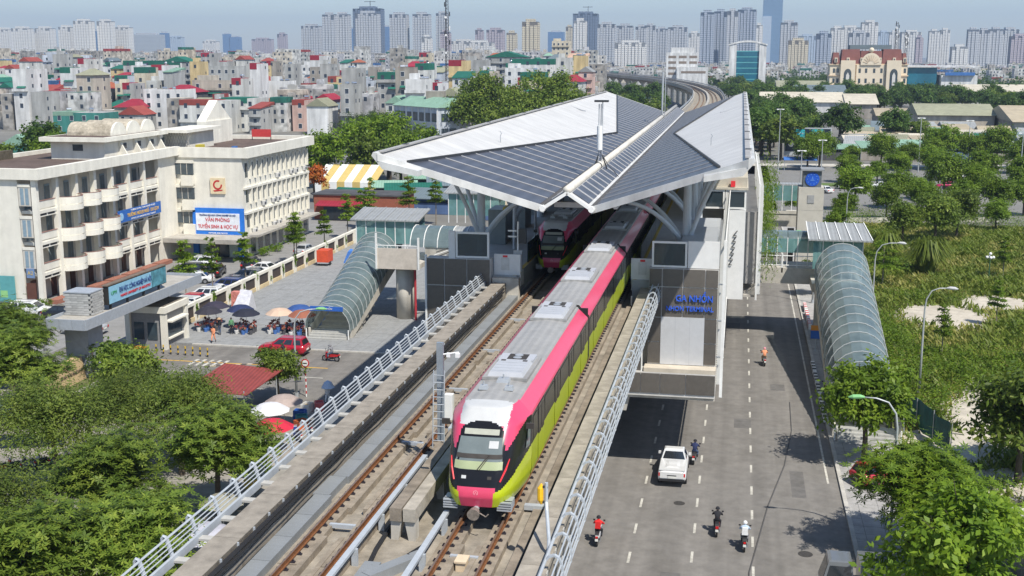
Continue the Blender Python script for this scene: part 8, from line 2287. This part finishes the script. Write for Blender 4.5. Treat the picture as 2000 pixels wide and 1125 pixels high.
# blue glass office, white block, hall roofs
O = (4, 950, 0)
t = thing('glass_office', 'office block with blue glass front between two white side walls', 'building', O)
MB(O).box(-10, -4.5, 950, 972, 0, 36).box(12.8, 18.2, 950, 972, 0, 36).build('side_wall', WALL['white'], t)
MB(O).box(-4.5, 12.8, 952, 972, 0, 31).build('core', DK['b'], t)
for j in range(7): MB(O).box(-4.4, 12.7, 951.4, 952, 1 + j * 4.3, 4.6 + j * 4.3).build('glass_band', M('office_glass', (.015, .13, .20), .12, var=.2, scale=.1), t); MB(O).box(-4.45, 12.75, 951.3, 952, 4.6 + j * 4.3, 5.2 + j * 4.3).build('spandrel', M('office_spandrel', (.12, .42, .45), .4), t)
rf = MB(O); rf.extrude([(-11 + 30 * i / 12, 36 + 3.0 * math.sin(math.pi * i / 12)) for i in range(13)] + [(19 - 30 * i / 12, 35 + 2.6 * math.sin(math.pi * i / 12)) for i in range(13)], 'Y', 949.5, 972.5); rf.build('arched_roof', WALL['white'], t)
O = (-52, 1100, 0)
t = thing('white_office', 'white stepped office block with window bands beyond the viaduct curve', 'building', O)
MB(O).box(-68, -40, 1100, 1120, 0, 30).build('wall', WALL['white'], t); MB(O).box(-64, -44, 1102, 1118, 30, 34.5).build('top_storey', WALL['white'], t); MB(O).box(-58, -30, 1094, 1100, 0, 17).build('front_wing', WALL['white'], t)
for z in (5, 10, 15, 20, 25):
    for x in (-66, -56.6, -47.2): MB(O).box(x, x + 7, 1099.9, 1100.1, z, z + 2.2).build('window_band', M('band_taupe', (.22, .17, .13), .4), t)
MB(O).box(-54, -32, 1093.9, 1094.1, 11.5, 13.5).build('window_band', MATS['band_taupe'], t)
def hall(lb, x0, x1, y0, y1, z, zr, roofm, wallm, name='market_hall', group='market halls'):
    O = ((x0 + x1) / 2, y0, 0); t = thing(name, lb, 'hall', O, 0, group)
    MB(O).box(x0 + .4, x1 - .4, y0 + .4, y1 - .4, 0, z).build('wall', wallm, t)
    ym = (y0 + y1) / 2
    r = MB(O); r.extrude([(y0 - .6, z - .1), (y1 + .6, z - .1), (ym, zr)], 'X', x0 - .5, x1 + .5); r.build('roof', roofm, t)
    return t
hall('long cream-roofed warehouse behind the market', 9, 46, 556, 590, 7, 11, ROOF['cream'], WALL['white'])
hall('cream-roofed warehouse with a taupe wall right of the long one', 46.5, 60, 550, 585, 6.5, 10.5, ROOF['cream'], WALL['taupe'])
hall('long hall with a weathered olive roof right of the market', 62, 88, 440, 470, 7.2, 10.6, ROOF['olive'], WALL['beige'])
hall('straw-coloured hall roof at the right edge', 88.6, 130, 415, 462, 6.4, 10.8, ROOF['tan'], WALL['beige'])
hall('low brown-roofed hall left of the olive roof', 52, 68, 478, 500, 5, 7.4, ROOF['tan'], WALL['taupe'])
hall('grey hall roof in front of the ornate building', 30, 58, 690, 730, 7, 11, ROOF['slate'], WALL['blue'])
hall('broad grey roof below the glass office', 22, 52, 760, 800, 8, 12, ROOF['olive'], WALL['pale'])
hall('pale curved hall right of the ornate building', 118, 160, 700, 735, 8, 11.5, ROOF['cream'], WALL['pale'])
O = (118, 815, 0); t = thing('glass_pavilion', 'blue glass pavilion with white canopy right of the ornate building', 'building', O)
MB(O).box(106, 124, 812, 840, 0, 20).build('glass', M('office_glass', (.015, .13, .20), .12), t); MB(O).box(104, 150, 810, 842, 20, 21).build('roof', WALL['white'], t); MB(O).box(126, 148, 806, 840, 0, 15).build('white_wing', WALL['white'], t); MB(O).box(128, 146, 804, 806, 15, 17).build('canopy', ROOF['blue'], t)
O = (-66.5, 186, 0); t = thing('brick_building', 'low red brick building behind the layered trees', 'building', O)
MB(O).box(-72, -56, 193, 200, 0, 4.2).build('wall', M('brick_red', (.30, .10, .06), .9, var=.15, scale=3, stain=.2), t); MB(O).box(-70, -63, 192.2, 193, 0, 2.9).build('shop_front', win_dark, t); MB(O).hexa([(-71, 190.5, 2.6), (-62, 190.5, 2.6), (-62, 193, 3.0), (-71, 193, 3.0), (-71, 190.5, 2.7), (-62, 190.5, 2.7), (-62, 193, 3.3), (-71, 193, 3.3)]).build('awning', ROOF['crimson'], t); MB(O).box(-72.3, -55.7, 192.8, 200.2, 4.2, 4.45).build('coping', WALL['dark'], t)
O = (-78, 232, 0); t = thing('striped_tent', 'yellow and white striped tent roof beyond the brick building', 'tent', O)
for k in range(8):
    x = -85 + k * 1.65; MB(O).hexa([(x, 228, 2.6), (x + 1.65, 228, 2.6), (x + 1.65, 236, 5.4), (x, 236, 5.4), (x, 228, 2.7), (x + 1.65, 228, 2.7), (x + 1.65, 236, 5.5), (x, 236, 5.5)]).box(x, x + 1.65, 227.95, 228.05, .2, 2.65).build('stripe', M('tent_yellow', (.56, .42, .15), .8, var=.1, stain=.2) if k % 2 else white_paint, t)
# radio masts
def mast(lb, x, y, z0, h, w, red=False):
    t = thing('radio_mast', lb, 'radio mast', (x, y, z0), 0, 'radio masts')
    l = MB()
    for a in range(3):
        th = a * 2.094; l.tube([(w * math.cos(th), w * math.sin(th), 0), (w * .45 * math.cos(th), w * .45 * math.sin(th), h)], .13, 5)
    l.build('leg', dark_metal, t)
    b = MB(); n = int(h / 1.6)
    for k in range(n):
        f0, f1 = 1 - .55 * k / n, 1 - .55 * (k + 1) / n
        for a in range(3):
            t0, t1 = a * 2.094, (a + 1) * 2.094; b.tube([(w * f0 * math.cos(t0), w * f0 * math.sin(t0), h * k / n), (w * f1 * math.cos(t1), w * f1 * math.sin(t1), h * (k + 1) / n)], .07, 4)
    o = b.build('bracing', dark_metal, t); o['kind'] = 'stuff'
    for k in range(9):
        th = k * 2.1; z = h * (.62 + .04 * k); MB().box(w * .9 * math.cos(th) - .2, w * .9 * math.cos(th) + .2, w * .9 * math.sin(th) - .2, w * .9 * math.sin(th) + .2, z, z + 2.0).build('panel_antenna', white_paint if k % 2 else dark_metal, t)
    for z in (.55, .7, .85): MB().tube([(0, -w, h * z), (0, -w - .3, h * z)], .5, 10).build('dish', white_paint, t)
mast('tall dark radio mast beside the cream tower house', -132.5, 533, 0, 52.5, 1.5)
mast('shorter radio mast behind the ornate building, taller of two', 98.5, 820, 22, 27, 1.6)
mast('shorter radio mast behind the ornate building, right of two', 105, 822, 22, 20, 1.3)
# ================================================================== markets, streets and trees of the middle distance
mg = random.Random(31)
def stall_roof(lb, x, y, w, d, z, zr, rc, rot=0.0, wall=None, group='market sheds'):
    t = thing('market_shed', lb, 'shed', (x, y, 0), rot, group)
    r = MB(); k = mg.random()
    if k < .55: r.extrude([(-d / 2, z), (d / 2, z), (d / 2, z + .12), (0, zr), (-d / 2, z + .12)], 'X', -w / 2, w / 2)
    else: r.hexa([(-w / 2, -d / 2, z), (w / 2, -d / 2, z), (w / 2, d / 2, zr), (-w / 2, d / 2, zr), (-w / 2, -d / 2, z + .12), (w / 2, -d / 2, z + .12), (w / 2, d / 2, zr + .12), (-w / 2, d / 2, zr + .12)])
    r.build('roof', ROOF[rc], t)
    for sx in (-1, 1):
        for sy in (-1, 1): MB().cyl((sx * (w / 2 - .2), sy * (d / 2 - .2)), .08, 0, z, 5).build('post', steel_grey, t)
    MB().box(-w / 2 + .3, w / 2 - .3, -d / 2 + .5, d / 2 - .3, 0, z * .72).build('stall_front', wall or WALL[mg.choice(('dark', 'taupe', 'beige', 'dark', 'blue'))], t)
# pale green row along the cross street
for k in range(9):
    stall_roof('long pale green market roof along the cross street, %s from the left' % ords[k], 26 + k * 11.2, 334 + k * 1.25, 11, 9, 3.0 + .3 * (k % 2), 4.2 + .4 * (k % 3), 'mint', .1)
n = 0
for j, y in enumerate((346, 358, 371, 386, 402, 420)):
    x = 26 + j * 1.5 + mg.uniform(0, 3); n = 0
    while x < .27 * y + 6:
        w = mg.uniform(6, 12); rc = mg.choice(('grey', 'slate', 'olive', 'tan', 'mint', 'green', 'grey', 'blue' if mg.random() < .3 else 'tan', 'cream'))
        if not (x < 27 and y < 350): stall_roof('%s sheet roof in the market, %s from the left in the %s line' % (rc, ords[n], ords[j]), x + w / 2, y + mg.uniform(-2, 3), w, mg.uniform(7, 12), 2.8 + mg.random() * 1.2, 4.4 + mg.random() * 1.5, rc, mg.uniform(-.25, .25)); n += 1
        x += w + mg.uniform(0, 2)
# market left of the station
for k, (x, y, w, d, rc) in enumerate(((-63, 203, 9, 6, 'grey'), (-54, 206, 10, 7, 'slate'), (-45, 208, 9, 8, 'tan'), (-60, 214, 11, 7, 'green'), (-49, 217, 10, 7, 'grey'), (-66, 222, 9, 6, 'mint'), (-55, 228, 12, 7, 'slate'), (-43, 226, 9, 7, 'red'), (-62, 240, 12, 8, 'mint'), (-48, 242, 12, 8, 'slate'), (-36, 215, 8, 7, 'olive'), (-37, 236, 9, 8, 'grey'), (-70, 208, 6, 5, 'green'), (-40, 199, 7, 5, 'tan'))):
    stall_roof('%s sheet roof of the market left of the station, %s counted from the brick building' % (rc, ords[k]), x, y, w, d, 2.7, 3.9, rc, mg.uniform(-.3, .3))
# billboard
t = thing('billboard', 'double billboard with dark advertising panels beside the market', 'billboard', (18.3, 331, 0))
MB().box(-6.2, 6.2, 0, .5, 1.0, 8.6).build('frame', M('board_frame', (.42, .44, .46), .5), t)
MB().box(-5.9, 5.9, -.06, 0, 5.9, 8.3).build('upper_poster', M('poster_dark', (.015, .025, .04), .3), t); MB().box(-5.9, 5.9, -.06, 0, 2.2, 5.3).build('lower_poster', MATS['poster_dark'], t)
for x in (-2.4, 2.4):
    MB().box(x - 1.5, x + 1.5, -.1, -.06, 6.0, 8.2).build('poster_glow', M('poster_cyan', (.04, .38, .45), .3, var=.5, scale=.6), t); lettering('17 Pro', .9, white_paint, t, (x, -.12, 7.1), (R(90), 0, 0), width=2.2)
lettering('TRẢ GÓP 0%', 1.0, white_paint, t, (2.0, -.1, 4.45), (R(90), 0, 0), width=5.4, bold=.02); lettering('ĐẾN LẤY NGAY', 1.0, white_paint, t, (2.2, -.1, 3.2), (R(90), 0, 0), width=6.0, bold=.02)
MB().tube([(-4.4, -.1, 4.2), (-4.4, -.06, 4.2)], .75, 16).build('poster_badge', white_paint, t)
for x in (-5, 0, 5): MB().box(x - .2, x + .2, .1, .4, 0, 1).build('post', steel_grey, t)
t = thing('stall_parasol', 'blue canopy at the street corner before the billboard', 'canopy', (15, 300, 0)); MB().slab([(-4, -2, 2.6), (4, -2, 2.6), (4, 2, 3.1), (-4, 2, 3.1)], .1).build('cloth', M('tarp_blue', (.05, .16, .45), .7), t)
for x in (-3.8, 3.8): MB().cyl((x, -1.8), .06, 0, 2.6, 5).build('post', steel_grey, t)
# street lamps of the cross street
for k, (x, y, h) in enumerate(((9.6, 296, 15), (17.6, 262, 10), (43, 300, 13), (56, 310, 12), (67, 296, 12), (58, 262, 12), (12.5, 245, 9))):
    t = thing('street_lamp', 'tall grey lamp column on the cross street, %s from the left' % ords[k], 'street lamp', (x, y, 0), 0, 'lamps on the cross street'); MB().tube([(0, 0, 0), (0, 0, h)], [.16, .07], 7).build('pole', MATS['lamp_pole'], t); MB().box(-.9, .9, -.1, .1, h, h + .12).box(-.9, -.4, -.2, .2, h - .1, h).box(.4, .9, -.2, .2, h - .1, h).build('lamp_head', white_paint, t)
# street trees
st = [(10.7, 212, .9, 'round2'), (21, 222, 1.45, 'round1'), (29, 227, 1.25, 'round1'), (33, 228, 1.1, 'round2'), (39.5, 240, 1.7, 'round1'), (45, 238, 1.3, 'round1'), (50, 259, 1.6, 'round2'), (55.5, 247, 1.6, 'round2'), (61, 251, 1.5, 'round1'), (20, 306, 1.65, 'round1'), (27.5, 306, 1.1, 'round2'), (34.3, 301, 1.65, 'round1'), (41, 302, 1.25, 'round1'), (49.5, 310, 1.9, 'round1'), (56.5, 311, 1.6, 'round1'), (63.3, 312, 1.9, 'round1'), (71, 313, 1.6, 'round2'), (47, 306, 1.4, 'round1'), (16.8, 300, 1.5, 'round1'), (68, 262, 1.6, 'round2'), (30, 268, 1.0, 'round2'), (66, 300, 1.5, 'round2'), (78, 318, 1.8, 'round1'), (18.5, 209, .9, 'round2'), (25.5, 211, 1.15, 'round1'), (31.5, 213, 1.2, 'round1'), (38, 214, 1.3, 'round2'), (44.5, 217, 1.3, 'round1'), (50, 221, 1.2, 'round1'), (35, 276, 1.3, 'round2'), (43, 279, 1.4, 'round1'), (24, 272, 1.2, 'round2')]
for k, (x, y, s, key) in enumerate(sorted(st)):
    tree(key, 'round street tree by the cross street, %s counted from the station outwards' % ords[k], (x, y, 0), k * .9, s * 1.02, 'street_tree', 'street trees by the cross street')
for k, (kd, c, x, y, a) in enumerate((('sedan', 'white', 30, 262, 97), ('suv', 'silver', 37, 263, 97), ('suv', 'white', 23, 259, 97), ('sedan', 'crimson', 44, 264.5, 97), ('suv', 'white', 60, 272, 97), ('sedan', 'white', 17.5, 251, 40), ('suv', 'white', 52, 284, 97), ('sedan', 'black', 12, 233, 10))):
    make_car(kd, c, '%s car on the cross street, %s counted from the first' % (c, ords[k]), (x, y, 0), R(a), group='cars on the cross street')
for k, (x, y, a, s_) in enumerate(((34.8, 233.5, 80, 'navy'), (25.0, 290, 96, 'black'), (16, 288, 90, 'grey'), (33, 292, 92, 'pink'))):
    rider('motorbike on the cross street, %s from the camera' % ords[k], 'rider on the cross street, %s from the camera' % ords[k], 'black', s_, 'jeans', (x, y, 0), a)
# bigger trees of the middle distance
tree_kind('big1', 'mid', 19, rblobs(61, 20, 6.5, 6.5, 8, 17, 4.3), 15000, .75, .5, seed=61, aspect=.55, spread=.2)
tree_kind('big2', 'far', 12, rblobs(63, 14, 4.2, 4.2, 5, 10, 2.7), 3600, .8, .35, seed=63, aspect=.6)
tree_kind('big3', 'mid', 11, rblobs(65, 14, 4.0, 4.0, 4, 9.4, 2.6), 3600, .75, .35, seed=65, aspect=.6)
tree_kind('umbr', 'dark', 12, rblobs(67, 22, 8.5, 6, 8.5, 11.2, 2.5), 9000, .45, .35, seed=67, aspect=.3, up=1.0)
tree_kind('yel', 'bright', 9, rblobs(69, 14, 3.8, 3.8, 3.4, 7.8, 2.3), 5000, .55, .3, seed=69, aspect=.5)
tree_kind('flm', 'flame', 7, rblobs(70, 8, 2.4, 2.4, 3.2, 5.8, 1.5), 1800, .5, .2, seed=70, aspect=.5)
for key, x, y, a, s, lb in (('big1', -73, 332, .2, 1.16, 'huge green tree left of the station roof tip'), ('big1', -65.5, 338, 2.2, 1.0, 'huge green tree in the middle of the pair behind the roof'), ('big1', -55, 346, 1.2, 1.18, 'huge green tree right behind the station roof'), ('big1', -47, 352, 3.0, .9, 'tall green tree falling towards the far roof tip'), ('umbr', -95, 300, 0, 1.1, 'wide dark umbrella-shaped tree before the grey building'), ('yel', -78, 258, .5, 1.65, 'bright green tree left of the roof corner'), ('yel', -70, 250, 1.9, 1.4, 'bright green tree touching the roof corner'), ('yel', -86, 264, 2.5, 1.5, 'bright green tree below the fan palms'), ('yel', -86, 240, .8, 1.35, 'bright green tree beside the street behind the school'), ('big3', -78, 244, .3, 1.05, 'green tree behind the striped tent'), ('big3', -70, 240, 1.1, .9, 'green tree above the market roofs'), ('flm', -80.5, 216, .4, 1.1, 'orange flowering flame tree beside the school wing'), ('big3', -134, 232, 1.2, 1.15, 'green tree left behind the school roof'), ('yel', -141, 226, .2, 1.3, 'yellow-green tree behind the school roof'), ('big2', -149, 236, 2.2, 1.15, 'dark green tree at the left behind the school'), ('big3', -156, 228, .7, .95, 'green tree at the left edge behind the school'), ('big2', -127, 236, 1.7, 1.05, 'dark tree behind the school penthouse'), ('yel', -132, 222, 2.9, 1.2, 'green tree above the teal shed'), ('yel', -110, 330, 2.0, .9, 'small yellow-green tree behind the school wing'), ('yel', -122, 392, 2.0, .9, 'roof-high green tree between the houses'), ('big3', -46, 215, 2.0, .7, 'tree rising from the market left of the station')):
    tree(key, lb, (x, y, 0), a, s, 'large_tree', 'large trees of the middle distance')
for k, (x, y) in enumerate(((-92, 272), (-87.5, 276))):
    t = thing('fan_palm', 'grey-green fan palm, %s of the pair behind the school' % ('left' if k == 0 else 'right'), 'palm', (x, y, 0), 0, 'fan palms'); MB().tube([(0, 0, 0), (.2, 0, 7)], [.3, .22], 8).build('trunk', bark_pale, t); _link('crown', quads_mesh('palm', leaves(200 + k, [((.2, 0, 8), (2.2, 2.2, 1.8))], 900, 1.1, aspect=.16, up=.2, spread=.2), LF['olive']), t)
# tree belt right of the viaduct
belt = []
bg_ = random.Random(12)
for _ in range(150):
    y = bg_.uniform(350, 1000); x = bg_.uniform(-.02, .16) * y + bg_.uniform(-4, 6)
    if (y < 560 and x > 26) or (y < 372 and x > 9): continue
    belt.append((x, y))
belt += [(bg_.uniform(3, 12), bg_.uniform(316, 440)) for _ in range(12)] + [(bg_.uniform(10, 24), bg_.uniform(372, 440)) for _ in range(10)] + [(bg_.uniform(52, 130), bg_.uniform(600, 690)) for _ in range(34)] + [(bg_.uniform(100, 170), bg_.uniform(480, 640)) for _ in range(24)] + [(bg_.uniform(-70, -18), bg_.uniform(420, 700)) for _ in range(26)] + [(47, 388), (50, 392), (54, 386), (30, 372)]
belt = [(x, y) for x, y in belt if not (56 < x < 106 and 795 < y < 825) and not (-12 < x < 20 and 945 < y < 975) and not (-20 < x + 10.8 + max(0, y - 470) ** 1.55 / 260 < 12) and not (8 < x < 61 and 545 < y < 595)]
belt.sort(key=lambda p: p[0] / p[1])
for k, (x, y) in enumerate(belt[:230]):
    tree(('big2', 'big2', 'big3')[k % 3], '%s green belt tree beyond the market, %s from the left' % (('dark', 'dark', 'fresh')[k % 3], ordw(k + 1)), (x, y, 0), k * 1.1, bg_.uniform(.75, 1.15), 'belt_tree', 'tree belt beyond the market')
pg = np.random.default_rng(9)
bl = [((y * u, y, 3), (9, 9, 7)) for y, u in zip(1000 + pg.random(150) * 600, -.09 + pg.random(150) * .36)] + [((y * u, y, 3), (8, 8, 6)) for y, u in zip(690 + pg.random(60) * 320, .15 + pg.random(60) * .13)]
o = _link('far_wood', quads_mesh('far_wood', leaves(99, bl, 26000, 2.6, aspect=.6, spread=.3, shell=.5), LF['far'])); tag(o, 'far dark green wood below the skyline', 'wood', kind='stuff')
# ---- the hazy air
hz = MB().box(-7300, 7300, -320, 12100, -1.2, 420).build('haze', None)
hz.data.materials.clear()
hm = bpy.data.materials.new('haze_air'); hm.use_nodes = True; nt = hm.node_tree; nt.nodes.remove(nt.nodes['Principled BSDF'])
pv = nt.nodes.new('ShaderNodeVolumePrincipled'); pv.inputs['Color'].default_value = (.60, .76, 1.0, 1); pv.inputs['Density'].default_value = HAZE; pv.inputs['Anisotropy'].default_value = .15
nt.links.new(pv.outputs[0], nt.nodes['Material Output'].inputs['Volume']); hz.data.materials.append(hm)
tag(hz, 'pale blue haze filling the air over the town', 'haze', kind='stuff')
